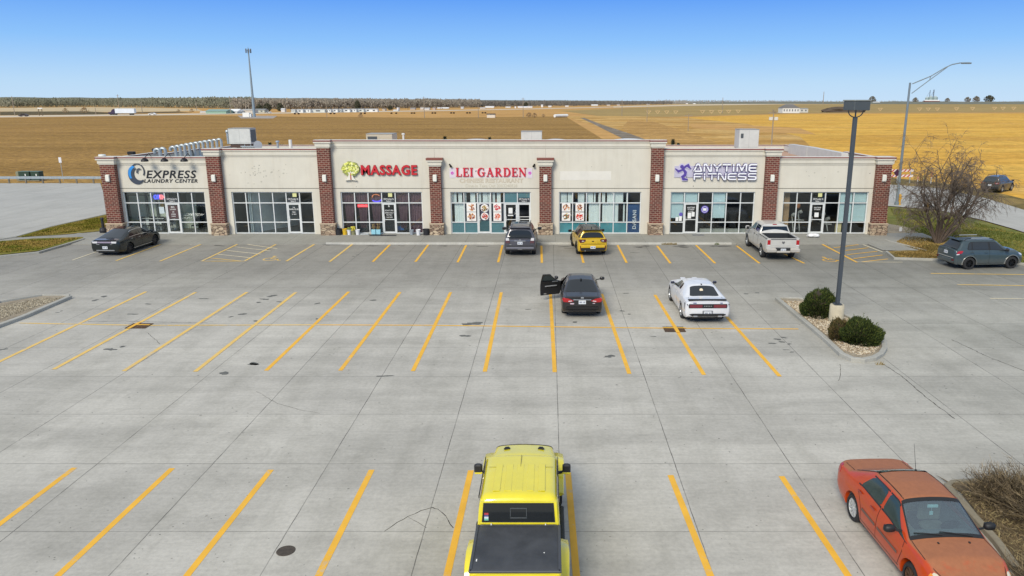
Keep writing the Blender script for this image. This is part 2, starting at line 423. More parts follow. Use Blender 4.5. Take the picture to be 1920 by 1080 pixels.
M_GRASS = grass_mat('lawn_grass', [(104,92,44), (112,112,42), (138,122,60), (96,108,36)], 1.0, .35)
M_GRASS2 = grass_mat('green_lawn', [(88,98,42), (106,112,50), (126,122,62), (96,104,46)], .8, .4, (.6,1.6,1))
M_DRY = grass_mat('dry_turf', [(120,104,60), (148,126,76), (104,92,52), (134,116,66)], 1.2, .4)
M_GRAVEL = grass_mat('gravel_bed', [(150,138,118), (172,160,140), (128,116,98)], 2, .45, bmp=1, fine=9)
M_MULCH = grass_mat('mulch_bed', [(96,84,66), (120,106,84), (84,72,56)], 1.5, .45, bmp=1)
M_STUB = field_mat('stubble_brown', [(142,110,58), (158,124,70), (148,116,62), (168,134,80)], .02, .9, .55, .04, .10, 2.4)
M_GOLD = field_mat('stubble_gold', [(210,162,66), (218,174,82), (204,156,66), (214,174,98)], -.12, .6, .3, .04, .2, 1.0)
M_TAN = field_mat('stubble_tan', [(186,146,80), (202,166,104), (176,136,72), (194,156,94)], -.3, .5, .3, .03, .25, .9)
M_ORG = field_mat('stubble_orange', [(184,142,84), (196,154,94), (176,136,80)], .0, .3, .2, .01, .2, .5)
M_PALE = field_mat('pale_field', [(206,188,156), (194,174,138), (212,196,166)], .0, .3, .15, .01, .12, .5)
M_DARKF = field_mat('dark_field', [(156,134,88), (168,144,92), (148,126,82)], .0, .2, .2, .008, .25, .4)
M_HILL = field_mat('far_hill', [(110,112,100), (124,124,110), (100,104,96)], .0, .1, .2, .006, .2, .1)
M_ROCK = grass_mat('ditch_stone', [(150,140,126), (120,108,90), (176,168,156)], .4, .5)
# one ground sheet to the horizon
sheet('ground', [(-14000,-60),(14000,-60),(14000,16000),(-14000,16000)], -.08, M_ORG, world=True)
def gz(dist): return .0
# fields (world polygons from the picture)
def strip(name, top, bot, z, m):
    """top/bot: lists of (px, py) left to right"""
    return sheet(name, top + bot[::-1], z, m)
strip('brown_stubble_field', [(-420,224),(0,221),(330,216),(600,219),(800,220.5),(1060,218)], [(-900,345),(0,345),(620,345),(1270,345)], -.05, M_STUB)
strip('golden_field', [(1250,221),(1480,213.5),(1920,212.5),(2500,212)], [(1180,345),(1500,345),(1920,372),(2900,372)], -.045, M_GOLD)
strip('tan_field_edge', [(1060,218),(1160,217),(1290,221),(1400,232),(1500,256)], [(1200,262),(1290,300),(1400,320),(1500,320),(1560,310)], -.035, M_TAN)
sheet('field_streak', [(1180,224),(1230,229),(1330,262),(1395,296),(1230,290),(1165,240)], -.028, field_mat('stubble_mid', [(168,130,72), (182,144,86), (160,124,66)], -.3, .5, .4, .05, .2, .9))
sheet('field_streak', [(1290,232),(1400,234.5),(1500,240),(1530,252),(1395,246),(1300,240)], -.028, M_ORG)
sheet('drainage_ditch', [(1088,221),(1096,221),(1130,234),(1180,250),(1212,262),(1225,270),(1180,270),(1165,258),(1140,246),(1112,232)], -.02, M_ROCK)
strip('brown_field_beyond', [(1050,207.5),(1300,198),(1480,196),(1700,195),(1920,193.8),(2500,193.5)], [(1120,217),(1250,219),(1480,212.5),(1640,211.5),(1920,210.5),(2500,210)], -.03, M_DARKF)
strip('pale_far_field', [(1150,199),(1300,195),(1500,193.2),(1700,192.8),(2300,192.5)], [(1150,202),(1300,198),(1480,195.5),(1700,195),(2300,193.6)], -.02, M_PALE)
strip('pale_far_field', [(-400,202.5),(0,202.5),(150,201),(250,201.5),(370,204)], [(-400,213),(0,209),(120,209),(230,210),(380,208)], -.02, M_PALE)
strip('highway', [(-500,218.5),(0,216.8),(300,213.6),(560,210.5),(800,207),(1000,203.5),(1200,198.8),(1400,195.2),(1600,193.5)], [(-500,222.5),(0,220),(300,216.2),(560,212.2),(800,208.5),(1000,204.8),(1200,199.8),(1400,195.9),(1600,194)], -.01, mat('road_far', (205,190,165), .9, var=.06, scale=.02))
strip('roadside_scrub', [(0,209.5),(60,209),(160,208.6),(215,211.5),(330,209)], [(0,216),(60,215.5),(180,214.5),(230,213),(360,211)], -.005, field_mat('scrub', [(84,76,54), (104,92,64), (72,66,48)], 0, .5, .4, .05, .3, 1))
sheet('tower_pad', [(445,216.5),(520,217.3),(512,222),(452,222)], -.012, mat('pad_gravel', (160,150,140), .95, var=.15, scale=.4))
# hills and far woods
def hills():
    mb = MB(); n = 260
    for k, (dist, amp, base) in enumerate(((4200, 20, 8), (3000, 10, 4))):
        vs = []
        for i in range(n):
            a = R(-62 + 124*i/(n-1)); x = math.sin(a)*dist*1.05; y = math.cos(a)*dist + 300
            fall = max(0.0, min(1.0, (900 - x)/2600))
            h = base + (amp*fall + 4*fall*noise.noise(Vector((x*.0012, k*9.0, 0))) + 3*noise.noise(Vector((x*.01, k, 3))))
            if k: h = 3 + h*.6
            vs += [(x, y-420, -.5), (x, y-160, h*.7), (x, y, h), (x, y+600, -.5)]
        fs = [(4*i+j, 4*i+4+j, 4*i+5+j, 4*i+1+j) for i in range(n-1) for j in range(3)]
        mb.add(vs, fs, 0)
    o = mb.build('hills', M_HILL, smooth='all'); tag(o, kind='structure')
hills()
# ---------------------------------------------------------------- car park and pavements
YF = 52.4
KERB_Y0, SWZ = 49.0, .12
sheet('car_park', [(-75,-12),(60,-12),(60,49.2),(-38,53),(-75,53)], 0, M_LOT, world=True)
sheet('side_road', [(-500,343.5),(188,343.5),(208,404),(100,428),(-90,466),(-500,560)], .004, M_ROAD)
sheet('side_road', [(1655,345),(1762,353),(1850,372),(1925,395),(2100,440),(2500,560),(1960,448),(1900,429),(1840,412),(1757,393),(1665,386),(1655,386)], .004, M_ROAD)
def pavement():
    mb = MB(); z = SWZ; y0, y1 = KERB_Y0, YF+.4
    xa, xb = G(612,458).x, G(1371,458).x
    mb.box(xa, xb, y0+.15, y1, -.02, z)
    def ramp_(x0, x1, za, zb):     # front edge height za at x0 .. zb at x1
        mb.add([(x0,y0,-.02),(x1,y0,-.02),(x1,y1,-.02),(x0,y1,-.02),(x0,y0,za),(x1,y0,zb),(x1,y1,z),(x0,y1,z),],
               [(4,5,6,7),(0,1,5,4),(3,7,6,2),(0,4,7,3),(1,2,6,5)])
    ramp_(xa-2.2, xa, .035, z); ramp_(-33.5, xa-2.2, .03, .035)
    ramp_(xb, xb+1.0, z, .05); ramp_(xb+1.0, 26.5, .05, .05)
    o = mb.build('pavement', M_WALK); tag(o, kind='structure')
    k = MB(); k.box(xa, xb, y0, y0+.149, -.02, z+.003); k.build('kerb', M_KERBF, o)
pavement()
def kerb(name, pix, wd=.16, h=.13, world=False, closed=False):
    P = [Vector((*p, 0)) if world else G(*p) for p in pix]
    n = len(P); mb = MB(); L = []; Rr = []
    for i, p in enumerate(P):
        a = P[i-1] if (i or closed) else P[i]; b = P[(i+1) % n] if (i < n-1 or closed) else P[i]
        d = (b-a); d.z = 0; d.normalize(); nn = Vector((-d.y, d.x, 0))
        L.append(p+nn*wd/2); Rr.append(p-nn*wd/2)
    m = n if closed else n-1
    for i in range(m):
        j = (i+1) % n; a, b, c, d = L[i], L[j], Rr[j], Rr[i]; e = .02
        mb.add([(a.x,a.y,-.02),(b.x,b.y,-.02),(c.x,c.y,-.02),(d.x,d.y,-.02),
                (a.x,a.y,h-e),(b.x,b.y,h-e),(c.x,c.y,h-e),(d.x,d.y,h-e),
                *[((p*.88+q*.12).x, (p*.88+q*.12).y, h) for p, q in ((a,d),(b,c),(c,b),(d,a))]],
               [(0,1,5,4),(2,3,7,6),(4,5,9,8),(6,7,11,10),(8,9,10,11)] + ([(3,0,4,8,11,7)] if i == 0 and not closed else []) + ([(1,2,6,10,9,5)] if i == m-1 and not closed else []))
    return tag(mb.build(name, M_KERB, smooth=30), kind='structure')
# left lawns and path
LAWN_A = [(30,446),(95,427),(150,415),(203,403),(204,430),(190,434.5),(120,441)]
LAWN_B = [(-260,462),(0,454.5),(60,449.5),(155,446.5),(158,449.5),(70,473),(0,480.5),(-120,490),(-260,497)]
sheet('lawn', LAWN_A, .06, M_GRASS); sheet('lawn', LAWN_B, .09, M_GRASS)
sheet('path', [(-260,450),(20,446),(100,441),(195,433),(232,436),(160,449),(150,447.5),(60,450.5),(-260,463)], .03, M_WALK)
kerb('kerb', [(-260,501),(-120,493),(0,483),(72,475.5),(115,463),(158,450)])
kerb('kerb', [(-500,470),(-90,464),(28,446),(95,426.5),(204,402)], .2, .1)
# left gravel island
ISL = [(-200,640),(0,571),(80,557.5),(118,557.5),(131,558.5),(40,596),(0,611),(-200,690)]
sheet('gravel_bed', ISL, .07, M_GRAVEL)
kerb('kerb', [(-200,694),(0,613),(44,597),(131,559.5)], .22, .14)
kerb('kerb', [(131,557),(80,556.5),(0,569),(-200,637)], .1, .13)
# right island by the lamp
ISR = [(1457,563),(1497,563),(1518,567),(1590,597),(1640,620),(1650,634),(1656,646),(1658,657),(1652,667),(1638,675),(1618,679),(1598,677),(1578,668),(1545,637)]
sheet('gravel_bed', ISR, .09, M_GRAVEL)
kerb('kerb', ISR, .2, .15, closed=True)
# right lawns
sheet('lawn', [(1663,388),(1760,396),(1840,415),(1900,432),(1960,451),(2500,600),(2500,700),(1990,506),(1917,494.5),(1860,488.5),(1758,487),(1736,470),(1697,440),(1664,420)], .05, M_GRASS2)
sheet('dry_turf', [(1695,441),(1737,446),(1790,452),(1830,470),(1845,489),(1758,488.5),(1728,472),(1676,455),(1668,450)], .058, M_DRY)
sheet('dry_turf', [(1662,473),(1700,471),(1758,472),(1758,487.5),(1690,486.5),(1676,484)], .066, M_DRY)
sheet('gravel_bed', [(1663,421),(1700,427),(1722,438),(1736,446),(1697,442.5),(1664,440.5)], .072, M_GRAVEL)
sheet('path', [(1640,441),(1697,441),(1735,471),(1700,471.5),(1655,470),(1625,458),(1560,457)], .036, M_WALK)
kerb('kerb', [(1660,451),(1668,454),(1700,462),(1735,471.5)], .15, .1)
kerb('kerb', [(1662,474),(1677,486.5),(1758,489),(1860,490.5),(1917,497),(1990,509),(2400,690)], .16, .13)
sheet('verge', [(1640,330),(1762,342),(1850,356),(1925,374),(2200,420),(2100,440),(1925,396),(1850,373),(1762,354),(1655,346)], -.01, M_DRY)
# bottom right planting bed
BED = [(1752,893),(1780,908),(1812,912),(1850,910),(1900,930),(2300,1000),(2300,1500),(1985,1180),(1930,1100),(1880,1030),(1800,925)]
sheet('mulch_bed', BED, .06, M_MULCH)
M_KERB = concrete('muddy_kerb', (146,138,120), None, stain=1.0, bands=False)
kerb('kerb', [(1775,915),(1790,935),(1868,1020),(1915,1085),(1990,1190)], .16, .13)
kerb('kerb', [(1775,915),(1785,908),(1830,905),(1900,918)], .12, .1)
# ---------------------------------------------------------------- painted lines
LZ = [0]
def line_quads(mb, segs, wd):
    for (a, b) in segs:
        LZ[0] += 1; z = .0035+.00022*(LZ[0] % 60)
        A, B = G(*a), G(*b); d = (B-A).normalized(); nn = Vector((-d.y, d.x, 0))*wd/2
        k = max(1, int((B-A).length/1.2))
        for i in range(k):
            p = A+(B-A)*(i/k); q = A+(B-A)*((i+1)/k)
            mb.add([(p+nn)[:2]+(z,), (p-nn)[:2]+(z,), (q-nn)[:2]+(z,), (q+nn)[:2]+(z,)], [(0,1,2,3)])
def paint_mat(name, c, wear, cc=(178,178,172)):
    m, nt, b = newmat(name); v = coords(nt, kind='World'); n = noise_(nt, v, 7, 6, .8); n2 = noise_(nt, v, .7, 3, .6)
    f = ramp(nt, math_(nt, 'MULTIPLY_ADD', n2, .5, math_(nt, 'MULTIPLY', n, .6)), [(wear-.07, (0,0,0)), (wear+.07, (1,1,1))])
    col = mixc(nt, srgb(*cc), srgb(*c), f)
    col = mixc(nt, col, ramp(nt, noise_(nt, v, 2, 4), [(.3, (.88,.88,.88)), (.7, (1.04,1.04,1.04))]), 1.0, 'MULTIPLY')
    nt.links.new(col, b.inputs['Base Color']); b.inputs['Roughness'].default_value = .7
    return m
M_YEL = paint_mat('yellow_paint', (236,180,56), .42); M_YELW = paint_mat('worn_yellow_paint', (228,190,104), .45)
M_WHITE = paint_mat('worn_white_paint', (226,214,182), .46)
nearL = [((140,877),(-180,1118)),((323,878),(60,1125)),((508,881),(320,1118)),((697,881),(577,1120)),((883,882),(829,1120)),((1065,886),(1084,1120)),((1257,891),(1348,1120)),((1465,893),(1617,1120))]
midL = [((654,547),(499,695)),((750,548),(638,695)),((845,548),(774,696)),((940,548),(909,697)),((1032,550),(1040,698)),((1128,551),(1180,701)),((1228,553),(1320,703)),((1326,553),(1462,706))]
midLw = [((274,547),(-30,692)),((367,548),(100,693)),((463,548),(232,696)),((555,548),(366,697))]
frontL = [((731,459),(699,491)),((803,459),(779,491)),((874,460),(858,492)),((942,460),(934,492)),((1015,461),(1016,493)),((1086,461),(1094,493)),((1158,460),(1175,493)),((1232,461),(1257,494)),((1305,460),(1341,494)),((1381,461),(1424,494)),((1438,461),(1508,494))]
frontLw = [((309.6,455.4),(217.8,489)),((380,457),(300,490)),((590,458),(537,490)),((661,458),(618,491))]
mb = MB(); line_quads(mb, nearL, .15); tag(mb.build('parking_line', M_YEL), kind='structure')
mb = MB(); line_quads(mb, midL, .15); line_quads(mb, [((600,609.3),(800,610)),((800,610),(1250,615.5)),((1250,615.5),(1497,617))], .11); tag(mb.build('parking_line', M_YEL), kind='structure')
mb = MB(); line_quads(mb, midLw, .16); line_quads(mb, [((37,606),(270,610.3)),((270,610.3),(600,609.3))], .11); tag(mb.build('parking_line', M_YELW), kind='structure')
mb = MB(); line_quads(mb, frontL, .14); tag(mb.build('parking_line', M_YEL), kind='structure')
mb = MB(); line_quads(mb, frontLw, .14)
line_quads(mb, [((450,456),(378,490)),((522,456),(458,490)),((378,490),(458,490)),((1745,513),(1990,516)),((1795,534),(1990,537))], .13)
line_quads(mb, [((393,484),(455,490))], .1)
tag(mb.build('parking_line', M_YELW), kind='structure')
mb = MB(); line_quads(mb, [((182,472),(136,488)),((1856,560),(2000,561)),((450,456.5),(520,466.5)),((440,463),(507,471)),((425,470),(490,477)),((408,477),(472,484)),((1606,491.5),(1692,492)),((1618,459),(1655,473))], .1)
tag(mb.build('parking_line', M_WHITE), kind='structure')
mb = MB(); line_quads(mb, [((1541,458),(1607,492.5))], .15)
line_quads(mb, [((1563,465),(1610,459)),((1585,470),(1628,465)),((1588,478),(1645,471.5)),((1600,485.5),(1655,478.5)),((1616,491),(1665,485.5))], .11)
tag(mb.build('parking_line', M_YEL), kind='structure')
# paint carried over the grates
# accessible-stall symbols
def wheelchair(px, py, s, m):
    c = G(px, py); mb = MB()
    def seg(a, b, w_=.1):
        A = Vector((c.x+a[0]*s, c.y+a[1]*s, 0)); B = Vector((c.x+b[0]*s, c.y+b[1]*s, 0)); d = (B-A).normalized(); nn = Vector((-d.y,d.x,0))*w_*s/2
        mb.add([(A+nn)[:2]+(.005,), (A-nn)[:2]+(.005,), (B-nn)[:2]+(.005,), (B+nn)[:2]+(.005,)], [(0,1,2,3)])
    pts = [(.42*math.cos(R(a)), .42*math.sin(R(a))) for a in range(100, 381, 28)]
    for a, b in zip(pts[:-1], pts[1:]): seg(a, b)
    seg((-.05,.75),(0,.1)); seg((0,.12),(.42,.1)); seg((.42,.1),(.6,-.4)); seg((.6,-.4),(.78,-.34)); seg((-.03,.45),(.3,.45))
    mb.add([(c.x+(-.06+.12*math.cos(R(a)))*s, c.y+(.92+.12*math.sin(R(a)))*s, .005) for a in range(0,360,40)], [tuple(range(9))])
    tag(mb.build('stall_symbol', m), kind='structure')
wheelchair(507, 486, .95, M_YELW); wheelchair(1556, 488, .95, M_YEL)
# manhole, grates, cracks and stains
o = MB(); g = G(536,1033); o.lathe([(.195,.006),(.18,.012),(0,.012)], (g.x,g.y,0), 28)
mh = o.build('manhole_cover', mat('rust_iron', (82,74,66), .8, .3, .25, 9, bmp=.5)); tag(mh, 'round brown iron manhole cover set in the concrete near the bottom', 'manhole')
for (px, py, lab) in ((261,611.5,'dark storm drain grate under crossing yellow lines at the left of the middle row'), (1264,618,'rusty brown storm drain grate where two yellow lines cross behind the white coupe')):
    g = G(px, py); t = thing('drain_grate', lab, 'drain grate', (g.x, g.y, 0), 'storm drain grates')
    q = MB(); q.box(g.x-.43,g.x+.43,g.y-.36,g.y+.36,.0185,.0195); q.build('pit', mat('grate_dark', (40,36,32), .9, var=.2, scale=6), t)
    q = MB()
    for i in range(18): xx = g.x-.42+i*.0494; q.box(xx-.012,xx+.012,g.y-.36,g.y+.36,.0196,.024)
    q.box(g.x-.03,g.x+.03,g.y-.36,g.y+.36,.0197,.0245); q.build('bars', mat('grate_rust', (112,84,60), .8, .3, .3, 8), t)
mb = MB(); line_quads(mb, [((262,605),(241,616.4))], .16); line_quads(mb, [((1262.6,609.5),(1271.8,624.5))], .15); line_quads(mb, [((256,609.6),(281,610))], .11); line_quads(mb, [((1243,615.4),(1286,615.7))], .11)
mb.v = [(x, y, z+.022) for x, y, z in mb.v]; tag(mb.build('parking_line', M_YEL), kind='structure')
def stains():
    mb = MB(); rr = random.Random(5)
    def blot(px, py, rx, ry, n=15):
        g = G(px, py); k = mpp(px, py); pts = []
        ph = rr.uniform(0, 6)
        for i in range(n):
            a = 2*math.pi*i/n; f_ = 1 + .30*math.sin(2*a+ph) + rr.uniform(-.3,.3)
            pts.append((g.x + math.cos(a)*rx*k*f_, g.y + math.sin(a)*ry*k*f_*2.4, .0025))
        cur[0].add(pts, [tuple(range(n))])
    cur = [mb]
    for s in ((420,700,9,3),(735,583,0,0),(884,607,20,4),(872,630,8,3),(1143,668,10,3),(208,655,10,3),(230,650,6,2),(195,556,7,2),(178,563,6,2),(278,570,5,1.5),(248,589,9,1.5),(455,589,7,2),(433,594,4,1.5),(594,598,3,1.5),(476,683,9,3),(477,682,7,4),(595,569,5,2),(510,555,7,3),(496,561,8,2),(485,567,6,1.5),(525,566,6,1.5),(382,560,8,1.5),(700,563,7,1.5),(480,602,8,1.5),(1078,604,6,1.5),(1174,550,5,1.5),(1166,583,5,1.5),(1180,589,4,1),(1457,636,7,2),(1470,633,5,2),(1448,644,6,2),(1466,641,5,2),(1480,645,4,1.5),(1475,656,6,1.2),(1485,660,5,1),(5,655,8,2),(108,586,3,1),(115,583,3,1),(720,705,14,1.5),(1420,549,5,1),(1399,551,6,1.2),(1225,631,5,1),(670,478,5,1),(663,481,3,1),(990,580,5,1)):
        if s[2]: blot(*s)
    pale = mb; cur[0] = MB()
    for x, y, r1, r2 in ((347,455,9,2.6),(330,457,7,2),(418,457,12,4),(425,453,10,3),(408,460,9,2.5),(625,459,15,2.8),(640,457,9,2),(700,460.5,10,1.5),(755,461,5,1.2),(830,461,8,2),(906,462,14,1.5),(1060,462.5,10,2),(1065,466,6,1.5),(1201,463,12,3),(1210,461,8,2),(1193,474,8,1.2),(1275,462,16,3),(1280,460,10,2),(1340,461,8,1.5),(1351,462,18,2.6),(1142,461,9,1.6),(492,469,6,2),(1360,576,0,0)):
        if r1: blot(x, y, r1, r2*.42); blot(x+rr.uniform(-9,9), y+rr.uniform(-1,2), r1*.6, r2*.35)
    dark = cur[0]; cur[0] = pale
    for _ in range(420):
        x = rr.uniform(-40, 1900); y = rr.choice([rr.uniform(500,700), rr.uniform(690,1080), rr.uniform(700,1080)])
        blot(x, y, rr.uniform(.8,2.2), rr.uniform(.25,.5), 7)
    tag(pale.build('oil_stains', mat('oil_stain', (98,98,93), .75, var=.25, scale=4)), kind='structure'); tag(dark.build('oil_stains', mat('oil_stain_dark', (58,57,53), .75, var=.4, scale=3)), kind='structure')
    cr = MB()
    def crack(pts, wd):
        P = [G(*p) for p in pts]; Q = []
        for a, b in zip(P[:-1], P[1:]):
            n = max(2, int((b-a).length/.15))
            for i in range(n): Q.append(a+(b-a)*(i/n)+Vector((rr.uniform(-.018,.018), rr.uniform(-.018,.018), 0)))
        Q.append(P[-1])
        for i, (a, b) in enumerate(zip(Q[:-1], Q[1:])):
            d = (b-a).normalized(); nn = Vector((-d.y,d.x,0))*wd/2*rr.uniform(.5,1.2)
            cr.add([(a+nn)[:2]+(.0028,), (a-nn)[:2]+(.0028,), (b-nn)[:2]+(.0028,), (b+nn)[:2]+(.0028,)], [(0,1,2,3)])
    crack([(720,996),(745,980),(765,968),(790,957),(810,952),(822,955),(835,968),(850,990)], .02)
    crack([(765,970),(785,980),(800,990)], .01); crack([(480,733),(520,757),(560,768),(600,775)], .012)
    crack([(1652,680),(1690,705),(1740,748),(1790,785)], .03); crack([(1785,637),(1850,668),(1920,695),(1960,712)], .03)
    crack([(1575,683),(1576,700),(1572,714)], .02); crack([(165,603),(230,602),(300,604),(380,605),(400,603)], .03); crack([(275,623),(293,638),(300,645)], .015)
    tag(cr.build('cracks', mat('crack', (58,56,52), .9, var=0)), kind='structure')
stains()
# ================================================================ BUILDING
M_BRICK, M_STONE, M_STUCCO = brick_mat(), stone_mat(), stucco_mat()
M_RED = mat('coping_red', (122,48,44), .5, var=.1); M_CAPW = mat('coping_white', (214,208,196), .5, var=.06)
M_ALU = mat('aluminium_frame', (222,224,222), .35, .1, .05, 4)
M_GLASS = glass_mat('shop_glass', (.93,.96,.96), .015)
M_DGLASS = glass_mat('door_glass', (.80,.83,.83), .02)
M_GROOVE = mat('groove', (120,116,106), .9, var=0)
mall = thing('strip_mall', 'long cream strip mall with brick piers, raised middle parapet and six-pane shop fronts', 'shopping building', (0, YF, 0))
WIN = [(239.5,391),(441,591),(643,794),(846.5,995.5),(1048,1200.5),(1255,1411.5),(1464,1622)]
WX = [(F(a,436.5,YF).x, F(b,436.5,YF).x) for a, b in WIN]
PIER = [(201,227.5),(397.5,422),(603,626),(808,829),(1011.5,1034),(1218,1240.7),(1430,1454),(1635.6,1662)]
PX = [(F(a,415,YF-.4).x, F(b,415,YF-.4).x) for a, b in PIER]
PH = [5.46, 6.02, 6.60, 6.60, 6.60, 6.02, 5.46]
ZR = [.13, .94, 2.30, 3.08]
edges = [PX[0][0]-.15] + [(p[0]+p[1])/2 for p in PX[1:-1]] + [PX[-1][1]+.15]
edges[0] = PX[0][0]+.05; edges[-1] = PX[-1][1]-.05
XL, XR_, YB = edges[0], edges[-1], 75.5
wall = MB(); groove = MB()
for i in range(7):
    x0, x1 = edges[i], edges[i+1]; a, b = WX[i]; top = PH[i]-.1; y1 = YF+.30
    wall.box(x0, a, YF, y1, 0, 3.30); wall.box(b, x1, YF, y1, 0, 3.30)
    wall.box(a, b, YF, y1, ZR[3], 3.30)
    wall.box(x0, x1, YF, y1, 3.345, top)
    groove.box(x0, x1, YF+.03, y1, 3.302, 3.343)
for i, j in ((0,1),(1,2),(4,5),(5,6)):   # returns where the parapet steps
    hi = i if PH[i] > PH[j] else j; x = edges[j]; lo = min(PH[i], PH[j])
    sgn = 1 if hi == j else -1
    wall.box(x, x+sgn*.3, YF+.302, YF+3.2, lo-1.0, PH[hi]-.1)
# side and back walls, parapets stepping down to the back
for (xa, xb) in ((XL, XL+.3), (XR_-.3, XR_)):
    wall.box(xa, xb, YF+.31, 60, 0, 5.30); wall.box(xa, xb, 60.002, 67, 0, 5.12); wall.box(xa, xb, 67.002, YB, 0, 4.98)
wall.box(XL+.31, XR_-.31, YB-.3, YB, 0, 4.95)
wall.build('wall', M_STUCCO, mall); groove.build('control_joint', M_GROOVE, mall)
cp = MB(); cw = MB(); cor = MB()
def cornice(mb, x0, x1, z, ends=(0,0), wide=0, y=YF):
    # stepped and flared profile, bottom to top
    prof = [(0,z-.50),(-.05,z-.50),(-.05,z-.44),(-.09,z-.40),(-.09,z-.20),(-.15,z-.12),(-.15,z-.05),(0,z-.05)]
    mb.prism([(y+p[0]-wide, p[1]) for p in prof], x0, x1, 'x')
for i in range(7):
    x0, x1 = edges[i], edges[i+1]; z = PH[i]
    if i < 6 and PH[i+1] != z: x1 = PX[i+1][1 if PH[i+1] < z else 0]
    if i > 0 and PH[i-1] != z: x0 = PX[i][0 if PH[i-1] < z else 1]
    if i == 0: x0 = PX[0][0]
    if i == 6: x1 = PX[7][1]
    cornice(cor, x0+.002, x1-.002, z)
    cp.box(x0, x1, YF-.17, YF+.34, z-.05, z+.015); cw.box(x0, x1, YF-.14, YF+.36, z+.015, z+.05)
for (xa, xb, ya, yb, z) in ((XL-.03,XL+.33,YF+.36,60,5.30),(XL-.03,XL+.33,60,67,5.12),(XL-.03,XL+.33,67,YB,4.98),(XR_-.33,XR_+.03,YF+.36,60,5.30),(XR_-.33,XR_+.03,60,67,5.12),(XR_-.33,XR_+.03,67,YB,4.98),(XL+.34,XR_-.34,YB-.33,YB+.03,4.95)):
    cp.box(xa, xb, ya+.001, yb, z, z+.05); cw.box(xa+.02, xb-.02, ya+.002, yb-.001, z+.05, z+.075)
# inner lining of the far right parapet
li = MB(); li.box(XR_-.36, XR_-.305, YF+.4, YB-.35, 4.5, 4.96)
li.build('parapet_lining', mat('white_membrane', (214,212,206), .6, var=.08, scale=1), mall)
cor.build('cornice', M_STUCCO, mall); cp.build('coping', M_RED, mall); cw.build('coping_cap', M_CAPW, mall)
rf = MB(); rf.box(XL+.31, XR_-.31, YF+.32, YB-.31, 4.3, 4.45)
rf.build('roof', grass_mat('roof_gravel', [(172,140,120), (186,154,134), (160,132,114)], .8, .2, bmp=.3, fine=12), mall)
gr = MB(); gr.box(XL+.32, PX[1][0]+.6, YF+.6, YB-.4, 4.452, 4.47)
gr.build('roof_membrane', mat('grey_membrane', (120,124,124), .7, var=.15, scale=1), mall)
# piers
for i, (a, b) in enumerate(PX):
    low = i in (3, 4)
    ztop = {0:5.46,1:6.02,2:6.60,3:5.35,4:5.35,5:6.60,6:6.02,7:5.46}[i]
    y0, y1 = YF-.40, YF-.002
    if i == 0: y1 = YF+.5
    if i == 7: y1 = YF+.5
    if i in (0,7):   # end piers wrap the corner
        pass
    p = MB(); p.box(a, b, y0, y1, .94, ztop-.48); po = p.build('brick_pier', M_BRICK, mall)
    s = MB(); s.box(a-.09, b+.09, y0-.09, y1, 0, .86); s.build('stone_base', M_STONE, po)
    s = MB(); s.cbox(((a+b)/2, (y0+y1)/2-.06, .90), (b-a+.26, y1-y0+.13, .078), 0, 0, .015); s.build('sill_stone', mat('sill_stone', (190,170,146), .85, var=.12, scale=6), po)
    c = MB(); zz = ztop
    for (zb, zt, e) in ((.48,.40,.03),(.40,.16,.08),(.16,.05,.15)):
        c.box(a-e, b+e, y0-e, y1+ (0 if not low else 0), zz-zb, zz-zt)
    c.build('pier_cap', M_STUCCO, po)
    k = MB(); k.box(a-.17, b+.17, y0-.17, y1, zz-.05, zz+.03 if not low else zz+.09); k.build('cap_flashing', mat('flashing_brown', (128,72,60), .5, var=.1) if low else M_RED, po)
    if not low:
        k = MB(); k.box(a-.15, b+.15, y0-.15, y1, zz+.03, zz+.06); k.build('cap_top', M_CAPW, po)
    # wall lamp
    xc = (a+b)/2; zl = 4.07
    l = MB(); l.cbox((xc, y0-.02, zl), (.24,.05,.50), 0, 0, .01); lo = l.build('wall_lamp', M_CAPW, mall)
    l = MB(); l.cbox((xc, y0-.105, zl), (.27,.11,.44), 0, 0, .025); l.build('lamp_shade', mat('frosted_shade', (228,226,216), .4, var=.04), lo)
# small wall details
sm = MB()
for px, py, w_ in ((843,311,.1),(1003,311,.1)):
    q = F(px,py,YF-.12); sm.tube((q.x-.02,YF,q.z+.1),(q.x+(.1 if px<900 else -.1),YF-.22,q.z-.04),.05,.08,8)
sm.build('flood_light', mat('black_metal', (34,34,36), .5, .4, .1), mall)
st = MB()
rr = random.Random(3)
for px, py in ((676,394),(690,394),(716,395),(739,396),(760,396),(1512,322),(1547,333),(1631,325),(1517,330),(1590,331),(1300,349),(478,322),(486,310),(460,323),(478,329),(668,350),(715,353)):
    q = F(px, py, YF); q.z = max(q.z, 3.4) if py < 350 else q.z
    st.tube((q.x,YF-.004,q.z),(q.x,YF+.01,q.z),rr.uniform(.02,.035),None,6)
st.build('bolt_holes', mat('bolt_hole', (110,104,94), .9, var=0), mall)
wm = MB(); rr = random.Random(12)
for k in range(60):
    px = rr.gauss(490,26) if k < 40 else rr.uniform(640,1600); q = F(px, rr.gauss(322,10), YF); s_ = rr.uniform(.015,.07)
    if q.z > 3.4: wm.prism([(q.x+s_*rr.uniform(.6,1.4)*math.cos(j), q.z+s_*rr.uniform(.5,1.2)*math.sin(j)) for j in range(6)], YF-.003, YF+.01, 'y')
wm.build('wall_marks', mat('wall_mark', (186,182,168), .9, var=.15), mall)
rs = MB()
def seam(x, z0, z1): rs.box(x-.008, x+.008, YF-.003, YF+.01, z0, z1)
seam(F(814,280,YF).x, 5.4, 6.05); seam(F(1023,280,YF).x, 5.4, 6.05)
rs.build('wall_crack', mat('wall_crack', (150,144,132), .9, var=0), mall)
